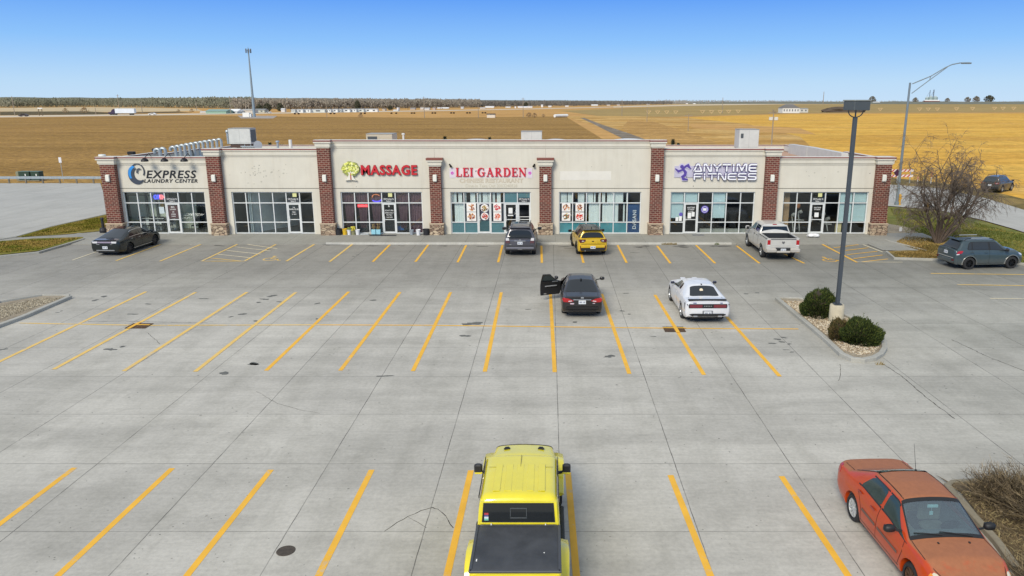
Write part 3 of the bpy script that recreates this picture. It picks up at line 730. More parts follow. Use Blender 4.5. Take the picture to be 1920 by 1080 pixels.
# ---------------------------------------------------------------- interiors and shop fronts
def cmat(n, c, r=.7, **k): return mat(n, c, r, var=k.pop('var', .1), **k)
ROOM = [((196,204,176),(120,118,110),(170,176,160)), ((120,128,126),(70,72,72),(150,156,156)), ((60,48,54),(60,56,54),(80,66,70)),
        ((120,124,126),(80,80,80),(120,120,120)), ((120,124,126),(80,80,80),(120,120,120)), ((92,88,82),(52,50,48),(90,86,80)), ((110,100,90),(56,54,52),(130,124,112))]
def storefront(i, doors, double=False):
    a, b = WX[i]; cw_ = (b-a)/6; y = YF+.10; f = MB(); t = .03
    cols = [a+cw_*k for k in range(7)]
    drs = list(doors)
    for k, x in enumerate(cols):
        inside_dbl = double and k == drs[1]
        xx0 = x-t if k else x; xx1 = x+t if k < 6 else x
        if k == 0: xx1 = x+2*t
        if k == 6: xx0 = x-2*t
        f.box(xx0, xx1, y, y+.11, ZR[2]-.03 if inside_dbl else ZR[0], ZR[3])
    for k in range(6):
        x0 = cols[k]+(2*t if k == 0 else t); x1 = cols[k+1]-(2*t if k == 5 else t)
        f.box(x0, x1, y+.002, y+.108, ZR[3]-.06, ZR[3]-.001); f.box(x0, x1, y+.002, y+.108, ZR[2]-.03, ZR[2]+.03)
        if k not in drs:
            f.box(x0, x1, y+.002, y+.108, ZR[1]-.03, ZR[1]+.03); f.box(x0, x1, y+.002, y+.108, ZR[0]+.001, ZR[0]+.07)
    fo = f.build('storefront', M_ALU, mall)
    g = MB(); g.box(a+.02, b-.02, y+.05, y+.062, ZR[2]+.03, ZR[3]-.06)
    for k in range(6):
        if k not in drs: g.box(cols[k]+.02, cols[k+1]-.02, y+.05, y+.062, ZR[0]+.06, ZR[2]-.03)
    g.build('glazing', M_GLASS, fo)
    for n, k in enumerate(drs):
        x0 = cols[k]+(.035 if not (double and n == 1) else .005); x1 = cols[k+1]-(.035 if not (double and n == 0) else .005)
        d = MB(); z0, z1 = ZR[0]+.01, ZR[2]-.035; yy = y+.02
        d.box(x0, x0+.085, yy, yy+.06, z0, z1); d.box(x1-.085, x1, yy, yy+.06, z0, z1)
        d.box(x0+.086, x1-.086, yy+.001, yy+.059, z1-.09, z1-.001); d.box(x0+.086, x1-.086, yy+.001, yy+.059, z0+.001, z0+.13)
        d.box(x0+.086, x1-.086, yy+.001, yy+.059, 1.10, 1.15)
        hx = x0+.12 if not (double and n == 0) else x1-.12
        d.tube((hx,yy-.05,1.0),(hx,yy-.05,1.35),.014,None,6); d.tube((hx,yy-.05,1.02),(hx,yy+.01,1.02),.012,None,6); d.tube((hx,yy-.05,1.33),(hx,yy+.01,1.33),.012,None,6)
        d.build('door', M_ALU, fo)
        q = MB(); q.box(x0+.08, x1-.08, yy+.025, yy+.035, z0+.12, z1-.08); q.build('door_glass', M_DGLASS, fo)
    # room behind
    wc, fc, cc = ROOM[i]; x0 = a-.9; x1 = b+.9; yb = YF+6.5
    rm = MB(); e = .02
    rm.box(x0, x1, y+.2, yb, .03, .10, 1); rm.box(x0, x1, y+.2, yb, 3.3, 3.4, 2)
    rm.box(x0, x0+.1, y+.2, yb, .1, 3.3, 0); rm.box(x1-.1, x1, y+.2, yb, .1, 3.3, 0); rm.box(x0+.1, x1-.1, yb-.1, yb, .1, 3.3, 0)
    rm.build('interior_room', [cmat('room_wall_%d' % i, wc), cmat('room_floor_%d' % i, fc, .4), cmat('room_ceiling_%d' % i, cc)], mall)
    return cols, fo, y
def back_of(fo, name, m, fn):
    q = MB(); fn(q); return q.build(name, m, fo)
WHT = mat('white_sheet', (232,232,228), .6, var=.04); INK = mat('lettering_white', (225,225,222), .6, var=0); DARK = mat('dark_panel', (40,42,44), .5, var=.1)
def transom(cols, k, fo, y, suite, yellow=False, sub=('230 Frontier St',)):
    q = MB(); q.box(cols[k]+.06, cols[k+1]-.06, y+.036, y+.044, ZR[2]+.04, ZR[2]+.36); q.build('address_panel', mat('address_panel', (62,66,70), .5, var=.05), fo)
    xc = (cols[k]+cols[k+1])/2
    t = text_mb('230 Frontier St', .14, .004, (xc, y+.032, ZR[2]+.225), .82, 0, .002, 'CENTER'); text_mb('Suite %s' % suite, .14, .004, (xc, y+.032, ZR[2]+.08), .9, 0, .002, 'CENTER', mb=t)
    t.build('lettering', INK, fo)
    if yellow:
        q = MB(); q.box(xc-.02, xc+.26, y+.036, y+.044, ZR[2]+.42, ZR[3]-.07); q.build('notice', mat('pale_yellow_notice', (214,214,150), .6, var=.05), fo)
def door_words(cols, k, fo, y, rows):
    xc = (cols[k]+cols[k+1])/2; t = MB()
    for (txt, z, sz) in rows: text_mb(txt, sz, .004, (xc, y+.026, z), 1, 0, .002, 'CENTER', mb=t)
    t.build('lettering', INK, fo)
# --- bay 1 laundry
cols, fo, y = storefront(0, [3]); transom(cols, 3, fo, y, '6')
q = MB(); q.box(cols[3]+.14, cols[4]-.14, y+.036, y+.042, 1.2, 2.1); q.build('door_poster', mat('maroon_poster', (84,62,62), .6, var=.12, scale=6), fo)
door_words(cols, 3, fo, y, [('BIG', 1.95, .16), ('LOADS', 1.80, .13), ('24', 1.62, .14), ('OPEN', 1.46, .12), ('DAILY', 1.32, .11)])
q = MB()
q.box(cols[0]-.8, cols[0]-.7, y+1, y+6, .1, 3.2)
for xx, yy in ((cols[0]+.62,y+1.7),(cols[1]+.35,y+1.75),(cols[2]+.1,y+1.7)): q.box(xx-.07,xx+.07,yy,yy+.1,.1,3.2)
q.box(cols[0]-.6, cols[2]+.2, y+1.6, y+1.66, 2.62, 2.68)
q.build('interior_posts', cmat('interior_post', (98,108,104)), fo)
q = MB(); q.box(cols[1]+.66, cols[1]+.90, y+1.7, y+1.85, 1.5, 3.2); q.build('wood_column', cmat('honey_wood', (178,146,88)), fo)
q = MB(); q.box(cols[0]-.7, cols[2]+.25, y+1.9, y+2.0, .1, 3.25); q.box(cols[2]+.25, cols[3], y+4.6, y+4.7, .1, 2.4); q.box(cols[3]-.3, cols[4], y+2.5, y+2.6, .1, 2.0)
q.build('partition', cmat('pale_green_wall', (230,234,212)), fo)
def chair_row():
    t = MB()
    for xx in (cols[0]+.35, cols[0]+1.1, cols[1]+.25, cols[1]+.8, cols[2]+.4, cols[4]+.5, cols[5]+.4):
        yy = y+1.1
        t.cbox((xx,yy,.55),(.5,.45,.05),0,0,.01); t.cbox((xx,yy+.24,.95),(.48,.05,.38),0,0,.01)
        for sx in (-.22,.22):
            t.tube((xx+sx,yy-.2,.1),(xx+sx,yy-.2,.53),.018,None,6); t.tube((xx+sx,yy+.22,.1),(xx+sx,yy+.25,1.1),.018,None,6)
    return t
chair_row().build('waiting_chairs', cmat('chair_black', (44,46,48)), fo)
q = MB()
for xx in (cols[0]+.55, cols[1]+.5):
    q.cbox((xx,y+1.5,1.0),(.95,.55,.05),.1,0,.01); q.cbox((xx,y+1.5,.55),(.5,.3,.85)); 
q.cbox((cols[3]-.55,y+1.9,1.0),(.6,.5,1.8)); q.build('folding_table', cmat('table_white', (222,224,216)), fo)
q = MB()
for k in range(4): q.cbox((cols[4]+.35+k*.62,y+3.6,.85),(.58,.7,1.5),0,0,.02)
q.build('washing_machines', cmat('steel_machine', (120,126,130), .35, metal=.5), fo)
q = MB(); q.box(cols[2]+.45, cols[2]+.8, y+.036, y+.044, 1.55, 2.02); q.build('notice', mat('pale_notice', (190,202,204), .6, var=.1, scale=9), fo)
# neon OPEN
op = thing('neon_sign', 'lit OPEN sign with blue and red letters hanging in the laundry window', 'neon sign', ((cols[2]+cols[3])/2, y+.12, 2.55))
t = text_mb('OP', .40, .02, (cols[2]+.12, y+.14, 2.56), .80, 0, .012); t.build('blue_letters', mat('neon_blue', (70,80,255), .4, var=0, emit=1.3), op)
t = text_mb('EN', .40, .02, (cols[2]+.53, y+.14, 2.56), .80, 0, .012); t.build('red_letters', mat('neon_red', (255,110,110), .4, var=0, emit=1.3), op)
q = MB(); q.box(cols[2]+.1, cols[3]-.1, y+.16, y+.18, 2.50, 2.93); q.build('backboard', mat('neon_back', (96,104,140), .4, var=0), op)
# --- bay 2 vacant
cols, fo, y = storefront(1, [4]); transom(cols, 4, fo, y, '5', True)
door_words(cols, 4, fo, y, [('THE', 1.95, .09), ('PARLOUR', 1.80, .15), ('8am', 1.62, .13), ('to 5pm', 1.48, .11)])
q = MB(); q.box(cols[1]+.12, cols[1]+.2, y+.4, y+6, .1, 3.2); q.box(cols[1]+.05,cols[1]+.12,y+.28,y+.4,.1,3.2); q.add([(cols[1]+.2,y+.6,.1),(cols[3]+.3,y+4.2,.1),(cols[3]+.3,y+4.2,3.2),(cols[1]+.2,y+.6,3.2)],[(0,1,2,3)]); q.build('partition', cmat('partition_white', (214,220,214)), fo)
# --- bay 3 massage
cols, fo, y = storefront(2, [3]); transom(cols, 3, fo, y, '4', True)
def curtain(x0, x1, z0, z1, yy, mb, fold=.05, n=26, taper=0):
    vs = []; fs = []
    for k in range(n+1):
        x = x0+(x1-x0)*k/n; d = fold*math.sin(k*1.9)+.02*math.sin(k*.7)
        xc = (x0+x1)/2
        vs += [(xc+(x-xc)*(1-taper), yy+d, z0), (x, yy+d*.6, z1)]
    for k in range(n): fs.append((2*k, 2*k+2, 2*k+3, 2*k+1))
    mb.add(vs, fs)
q = MB()
for k in (0,1,2,4,5):
    curtain(cols[k]+.04, cols[k+1]-.04, 2.25, 3.1, y+.24, q)
    curtain(cols[k]+(.12 if k < 5 else .0), cols[k+1]-(.12 if k < 5 else 0), .5 if k < 5 else .12, 2.35, y+.27, q, .05, 26, .45 if k < 5 else 0)
q.build('curtain', mat('mauve_curtain', (112,82,92), .8, var=.15, scale=5), fo)
q = MB(); q.box(cols[0]-.3, cols[6]+.3, y+1.2, y+1.25, .1, 1.0); q.build('low_wall', cmat('dim_wall', (60,66,70)), fo)
nb = thing('neon_sign', 'lit red rectangular sign in the second window pane of the massage shop', 'neon sign', (cols[1]+.5, y+.15, 2.05))
q = MB(); q.box(cols[1]+.13, cols[2]-.08, y+.16, y+.19, 1.97, 2.20); q.build('backboard', mat('neon_red_back', (170,44,50), .5, var=0, emit=.7), nb)
text_mb('MASSAGE', .19, .01, ((cols[1]+cols[2])/2+.02, y+.15, 2.02), .8, 0, .004, 'CENTER').build('letters', mat('neon_red2', (255,84,90), .4, var=0, emit=1.6), nb)
nb = thing('neon_sign', 'dim oval sign with orange ring and blue letters above the massage shop panes', 'neon sign', (cols[2]+.6, y+.15, 2.5))
q = MB(); ribbon(q, arc(cols[2]+.52, 2.72, .26, .16, 20, 200, 12), .06, y+.14, y+.16); q.build('orange_ring', mat('neon_orange', (190,110,70), .4, var=0, emit=.5), nb)
q = MB(); ribbon(q, arc(cols[2]+.56, 2.5, .30, .12, -170, 10, 12), .09, y+.14, y+.16); q.build('blue_ring', mat('neon_blue2', (84,70,210), .4, var=0, emit=.8), nb)
door_words(cols, 3, fo, y, [('&', 2.02, .2), ('FOOT SPA', 1.72, .13), ('OPEN DAILY', 1.56, .11), ('9am-9pm', 1.42, .11), ('WELCOME', 1.26, .09)])
# --- bay 4 restaurant
M_TEAL = mat('teal_film', (84,128,136), .35, var=.08, scale=2); M_BLIND = mat('vertical_blind', (222,228,224), .6, var=.05)
cols, fo, y = storefront(3, [2,4,5], False)
q = MB()
for k in (0,1,3): q.box(cols[k]+.035, cols[k+1]-.035, y+.066, y+.075, ZR[0]+.06, ZR[1]-.02)
q.box(cols[2]+.12, cols[3]-.12, y+.058, y+.066, .27, 1.10)
for k in (4,5): q.box(cols[k]+.035, cols[k+1]-.035, y+.066, y+.075, ZR[2]+.03, ZR[3]-.06)
q.build('teal_film', M_TEAL, fo)
def blinds(mb, x0, x1, z0, z1, yy, seed, gap=.25, wd=.085):
    r2 = random.Random(seed); x = x0
    while x < x1:
        if r2.random() > gap:
            a_ = r2.uniform(-.5,.5); mb.add([(x,yy-.03*a_,z0),(x+wd,yy+.03*a_,z0),(x+wd,yy+.03*a_,z1),(x,yy-.03*a_,z1)], [(0,1,2,3)])
            x += wd*1.02
        else: x += wd*r2.choice([.5,.5,1,1.3])
    return mb
q = MB(); blinds(q, cols[0]+.05, cols[4]-.02, 2.32, 3.06, y+.2, 4, .34); blinds(q, cols[0]+.05, cols[1]+.05, .9, 2.3, y+.2, 8, .3)
q.build('vertical_blinds', M_BLIND, fo)
q = MB(); q.box(cols[1]+.04, cols[2]-.04, y+.19, y+.2, .94, 2.28); q.box(cols[3]+.04, cols[4]-.04, y+.19, y+.2, .94, 2.28); q.build('poster_backing', mat('poster_back', (46,58,78), .6, var=.1), fo)
transom(cols, 5, fo, y, '3')
q = MB()
q.box(cols[4]+.3, cols[4]+.58, y+.036, y+.044, 1.55, 1.95); q.box(cols[4]+.25, cols[4]+.63, y+.036, y+.044, 1.38, 1.46)
q.box(cols[5]+.12, cols[6]-.12, y+.036, y+.044, 1.3, 1.34); q.build('notice', WHT, fo)
q = MB(); q.tube((cols[5],y-.002,1.2),(cols[5],y+.012,1.2),.13,None,20); q.build('round_decal', mat('round_decal', (196,200,200), .5, var=.1, scale=9), fo)
q = MB(); 
for k in range(4): q.cbox((cols[3]+.16+k*.13, y+.3, 2.42), (.11,.1,.2+.03*(k % 2)), 0, 0, .01)
q.build('small_figures', mat('mixed_figures', (170,110,96), .6, var=.4, scale=9), fo)
PLATE = mat('white_plate', (236,234,228), .5, var=.03)
def food_poster(xc, zc, w_, h_, yy, label, palette, seed, bgc=(236,232,226)):
    po = thing('food_poster', label, 'poster', (xc, yy, zc-h_/2), 'food posters in the restaurant windows')
    b_ = MB(); b_.box(xc-w_/2, xc+w_/2, yy, yy+.006, zc-h_/2, zc+h_/2); b_.build('sheet', mat('poster_sheet_%d' % bgc[2], bgc, .6, var=.05), po)
    p_ = MB(); r2 = random.Random(seed); rr_ = min(w_, h_)*.49
    p_.tube((xc,yy-.004,zc),(xc,yy-.001,zc),rr_,None,22); p_.build('plate_picture', PLATE, po)
    f_ = MB()
    mats = [mat('food_%d_%d_%d' % c, c, .6, var=.25, scale=20) for c in palette]
    for k in range(46):
        a_ = r2.uniform(0, 6.28); d_ = rr_*.78*math.sqrt(r2.random()); s_ = rr_*r2.uniform(.10,.22)
        cx_, cz_ = xc+math.cos(a_)*d_, zc+math.sin(a_)*d_; a0 = r2.uniform(0,6)
        pts = [(cx_+math.cos(a0+j*1.05)*s_*r2.uniform(.6,1.2), cz_+math.sin(a0+j*1.05)*s_*r2.uniform(.5,1)) for j in range(6)]
        f_.prism(pts, yy-.006-.0003*k, yy-.005, 'y', k % len(mats))
    f_.build('food_picture', mats, po)
yp = y-.008
BR = [(150,70,40),(196,120,70),(220,170,110),(110,40,28)]; RD = [(170,40,40),(200,70,60),(120,24,30),(230,150,130)]; MX = [(60,60,40),(180,120,50),(220,190,120),(140,60,40),(90,110,60)]
food_poster(cols[1]+.50, 1.98, .66, .60, yp, 'noodle plate poster on white, upper one in the pane left of the single door', BR+[(230,190,160)], 1)
food_poster(cols[1]+.50, 1.34, .66, .62, yp, 'browned meat poster on white, lower one in the pane left of the single door', BR, 2)
food_poster(cols[2]+.50, 1.94, .58, .58, yp, 'poster of a mixed vegetable dish, upper picture on the restaurant\'s single glass door', MX, 3, (70,66,84))
food_poster(cols[2]+.50, 1.36, .58, .56, yp, 'poster of dark red glazed meat, lower picture on the restaurant\'s single glass door', RD, 4, (70,66,84))
food_poster(cols[3]+.45, 1.98, .56, .60, yp, 'poster with small red dish on white sheet, upper one right of the single door', [(190,50,60),(210,90,90)], 5)
food_poster(cols[3]+.45, 1.34, .56, .62, yp, 'poster with long orange skewers on white sheet, lower one right of the single door', [(214,110,80),(230,140,110),(190,80,60)], 6)
# --- bay 5 restaurant, second front
cols, fo, y = storefront(4, [])
q = MB()
for k in range(5): q.box(cols[k]+.035, cols[k+1]-.035, y+.066, y+.075, ZR[0]+.06, ZR[1]-.02)
q.build('teal_film', mat('turquoise_film', (78,146,156), .35, var=.2, scale=1.5), fo)
q = MB(); blinds(q, cols[0]+.05, cols[5]-.02, 2.32, 3.06, y+.2, 14, .2, .11); blinds(q, cols[2]+.05, cols[5]-.02, .9, 2.3, y+.2, 18, .24, .11); q.build('vertical_blinds', M_BLIND, fo)
q = MB(); q.box(cols[0]+.04, cols[2]-.04, y+.19, y+.2, .94, 2.28); q.build('poster_backing', mat('poster_back', (46,58,78), .6, var=.1), fo)
yp = y-.008
food_poster(cols[0]+.50, 1.98, .60, .58, yp, 'dumpling poster on white, upper one in the first pane right of the grey SUV', BR+[(230,190,160)], 11)
food_poster(cols[0]+.50, 1.34, .60, .60, yp, 'stir fry poster on white, lower one in the first pane right of the grey SUV', MX, 12)
food_poster(cols[1]+.50, 1.98, .60, .58, yp, 'poster of brown beef dish, upper one in the pane just above the yellow hatchback', BR, 13)
food_poster(cols[1]+.50, 1.34, .60, .60, yp, 'poster of bright red chilli dish, lower one in the pane just above the yellow hatchback', [(210,60,40),(230,90,50),(180,30,30)], 14)
vb = thing('vending_machine_panel', 'dark blue drinks panel with vertical white lettering at the right end of the restaurant windows', 'drinks sign', ((cols[5]+cols[6])/2, y+.2, .15))
q = MB(); q.box(cols[5]+.04, cols[6]-.04, y+.14, y+.3, .18, 2.2); q.build('blue_panel', mat('deep_blue', (22,66,112), .35, var=.35, scale=1.2), vb)
t = text_mb('DASANI', .36, .006, (cols[5]+.66, y+.13, .42), 1.0, 0, .004, vertical=True, spacing=1.1); t.build('lettering', INK, vb)
# --- bay 6 gym
M_SHADE = mat('roller_shade', (186,206,208), .6, var=.05)
cols, fo, y = storefront(5, [1])
q = MB()
for k in (0,1,3): q.box(cols[k]+.05, cols[k+1]-.05, y+.16, y+.17, 2.34, 3.04)
for k in (0,3): q.box(cols[k]+.05, cols[k+1]-.05, y+.16, y+.17, 1.22, 2.28)
q.build('roller_shade', M_SHADE, fo)
door_words(cols, 1, fo, y, [('ANYTIME', 1.93, .13), ('FITNESS', 1.80, .13), ('24 HOURS', 1.68, .08)])
q = MB(); q.box(cols[1]+.28, cols[1]+.52, y+.03, y+.036, 1.2, 1.62); q.box(cols[1]+.55, cols[1]+.76, y+.03, y+.036, 1.34, 1.66); q.box(cols[0]+.42, cols[0]+.62, y+.03, y+.036, 1.02, 1.3); q.box(cols[0]+.66, cols[0]+.86, y+.03, y+.036, 1.02, 1.36)
q.build('notice', WHT, fo)
q = MB(); q.tube((cols[0]+.78,y+.02,1.5),(cols[0]+.78,y+.03,1.5),.13,None,16); q.build('round_sticker', mat('violet_sticker', (96,84,170), .5, var=.1), fo)
cs = thing('round_sign', 'round violet sign with white centre in the third pane of the gym window', 'window sign', (cols[2]+.45, y+.1, 1.6))
q = MB(); xx = cols[2]+.48; q.tube((xx,y+.03,1.84),(xx,y+.045,1.84),.27,None,26); q.build('disc', mat('violet_disc', (92,76,176), .5, var=.1), cs)
q = MB(); ribbon(q, arc(xx, 1.84, .20, .20, 0, 360, 22), .025, y+.022, y+.03); q.box(xx-.12, xx+.12, y+.022, y+.03, 1.75, 1.93); q.build('white_mark', WHT, cs)
q = MB(); q.box(cols[2]+.3, cols[6]-.1, y+.6, y+.75, .1, .38); q.build('bench', cmat('pale_bench', (170,170,160)), fo)
q = MB()
for k in range(5): q.cbox((cols[2]+.6+k*.8, y+2.6, .8), (.5,.9,1.2), .1, 0, .04); 
q.build('exercise_machines', cmat('machine_dark', (40,42,46)), fo)
# --- bay 7
cols, fo, y = storefront(6, [2]); transom(cols, 2, fo, y, '1', True)
door_words(cols, 2, fo, y, [('ANYTIME', 1.93, .12), ('FITNESS', 1.80, .12)])
q = MB(); q.box(cols[2]+.33, cols[2]+.62, y+.03, y+.036, 1.3, 1.62); q.build('notice', WHT, fo)
q = MB()
for k in (4,5): q.box(cols[k]+.05, cols[k+1]-.05, y+.16, y+.17, 2.34, 3.04); q.box(cols[k]+.05, cols[k+1]-.05, y+.16, y+.17, .98, 2.28)
q.build('roller_shade', M_SHADE, fo)
q = MB(); q.box(cols[0]+.28, cols[0]+.68, y+.6, y+1.0, .1, 3.2); q.build('wood_column', cmat('tan_column', (166,134,100)), fo)
q = MB(); q.box(cols[4]-.05, cols[4]+.36, y+.17, y+.24, .2, .85); q.build('wood_panel', cmat('pale_wood', (206,188,140)), fo)
q = MB()
for k, (xx, hh) in enumerate(((cols[1]+.3,1.3),(cols[1]+.75,1.5),(cols[3]+.45,1.35),(cols[3]+.8,1.0))):
    q.tube((xx,y+1.2,.1),(xx-.1,y+1.5,hh),.04,None,8); q.tube((xx-.25,y+1.4,hh*.6),(xx+.25,y+1.2,hh*.6),.035,None,8); q.blob((xx,y+1.3,hh),(.14,.14,.14),1,.2,k)
q.build('exercise_machines', cmat('machine_white', (176,176,172)), fo)
bx_ = MB(); bx_.blob((cols[1]+.5,y+1.2,1.95),(.17,.17,.2),1,.1,4); bx_.build('ball', cmat('orange_ball', (178,112,70)), fo)
# ================================================================ SIGNS
def facade(px, py, d=0.0): return F(px, py, YF-d)
M_BLK = mat('sign_black', (30,32,36), .4, var=.05)
# laundry sign
g = facade(305,328)
sg = thing('shop_sign', 'laundry sign with black slanted EXPRESS LAUNDRY CENTER letters beside a blue wave ring', 'shop sign', (g.x, YF, g.z))
a = facade(272,334,.1)
mb = text_mb('EXPRESS', .74, .02, (a.x, YF-.015, a.z), 1.07, .24, .014, spacing=1.12, fit=facade(368,330).x-a.x); 
mb.build('upper_lettering', M_BLK, sg)
a = facade(268.5,342.6,.1); mb = text_mb('LAUNDRY CENTER', .34, .02, (a.x, YF-.015, a.z), 1.13, .24, .006, spacing=1.12, fit=facade(370,340).x-a.x); mb.build('lower_lettering', M_BLK, sg)
a = facade(255.5,327,.1); cx_, cz_ = a.x, a.z
q = MB(); n = 26
ring = arc(cx_+.10, cz_+.22, .44, .50, -35, 195, n); ribbon(q, ring, .06, YF-.08, YF-.02)
out = arc(cx_-.02, cz_, .57, .68, 150, 318, 22); inn = arc(cx_+.20, cz_+.02, .40, .44, 300, 120, 18)
q.prism(out + inn, YF-.07, YF-.015, 'y')
q.build('dark_wave', mat('wave_dark', (62,70,84), .4, var=.05), sg)
q = MB(); q.prism(arc(cx_-.04, cz_+.05, .52, .58, 108, 215, 14) + arc(cx_+.12, cz_-.03, .50, .56, 205, 110, 14), YF-.085, YF-.071, 'y'); q.build('blue_wave', mat('wave_blue', (52,140,214), .4, var=.05), sg)
q = MB(); ribbon(q, arc(cx_+.22, cz_+.12, .17, .26, 60, 190, 10), .09, YF-.088, YF-.072); q.build('wave_curl', mat('wave_dark', (62,70,84), .4), sg)
# gooseneck lamps over the sign
M_BMET = mat('black_metal', (34,34,36), .5, .4, .1)
for k, (px, nm) in enumerate(((271,'leftmost of the three black sign lamps above the laundry sign'),(308,'middle one of the three black sign lamps above the laundry sign'),(345,'rightmost of the three black sign lamps above the laundry sign'))):
    a = F(px, 299, YF-.7); t = thing('sign_lamp', nm, 'lamp', (a.x, YF-.2, a.z), 'sign lamps on the laundry parapet')
    q = MB(); q.path([(a.x+.1,YF-.0,5.53),(a.x+.1,YF-.25,5.75),(a.x+.08,YF-.55,5.6),(a.x,YF-.7,a.z+.1)], .022, 6); q.build('arm', M_BMET, t)
    q = MB(); q.lathe([(.06,.12),(.2,.03),(.25,-.10),(.22,-.12)], (a.x,YF-.7,a.z-.02), 14); q.build('lamp_shade', M_BMET, t)
# massage sign
a = facade(676,327.5,.16)
sg = thing('shop_sign', 'red raised MASSAGE channel letters', 'shop sign', (a.x, YF, a.z))
sg['label'] = 'red raised MASSAGE letters with a leafy tree emblem at their left'
mb = text_mb('MASSAGE', .90, .12, (a.x, YF-.07, a.z), .95, 0, .034, spacing=1.10, fit=facade(782,325).x-a.x); mb.build('letter_body', mat('sign_red_dark', (140,22,32), .45, var=.05), sg)
mb = text_mb('MASSAGE', .90, .02, (a.x+.01, YF-.142, a.z), .95, 0, .020, spacing=1.115, fit=facade(782,325).x-a.x-.03); mb.build('letter_face', mat('sign_red', (196,36,46), .4, var=.04), sg)
a = facade(657,320,.16); cx_, cz_ = a.x, a.z
q = MB(); rr = random.Random(2)
pts = [(cx_+(.60+.05*math.sin(k*2.3))*math.cos(R(k*15)), cz_+.12+(.50+.04*math.cos(k*1.9))*math.sin(R(k*15))) for k in range(24)]
q.prism(pts, YF-.16, YF-.01, 'y'); q.build('crown_box', mat('leaf_dull', (150,156,84), .6, var=.1), sg)
q = MB()
for k in range(80):
    an = rr.uniform(0, 6.28); d = math.sqrt(rr.random()); x, z = cx_+math.cos(an)*d*.54, cz_+.12+math.sin(an)*d*.44; s_ = rr.uniform(.04,.075)
    q.prism([(x+math.cos(R(j*60+k*17))*s_*1.3, z+math.sin(R(j*60+k*17))*s_) for j in range(6)], YF-.165-.0006*k, YF-.161, 'y', k % 3)
q.build('leaves', [mat('leaf_a', (222,224,110), .5, var=.1), mat('leaf_b', (196,200,96), .5, var=.1), mat('leaf_c', (238,236,170), .5, var=.1)], sg)
q = MB(); tz = cz_-.36
q.prism([(cx_-.42,tz-.32),(cx_-.24,tz-.18),(cx_-.12,tz+.1),(cx_-.2,tz+.34),(cx_-.06,tz+.22),(cx_,tz+.4),(cx_+.07,tz+.22),(cx_+.22,tz+.34),(cx_+.12,tz+.06),(cx_+.22,tz-.18),(cx_+.40,tz-.32),(cx_+.1,tz-.28),(cx_-.1,tz-.28)][::-1], YF-.19, YF-.01, 'y')
q.build('trunk', mat('trunk_white', (226,222,208), .5, var=.08), sg)
q = MB(); q.prism([(cx_-.04,tz-.26),(cx_+.06,tz-.26),(cx_+.03,tz+.2),(cx_-.03,tz+.2)], YF-.2, YF-.191, 'y'); q.build('trunk_stripe', mat('trunk_stripe', (176,96,80), .5, var=.05), sg)
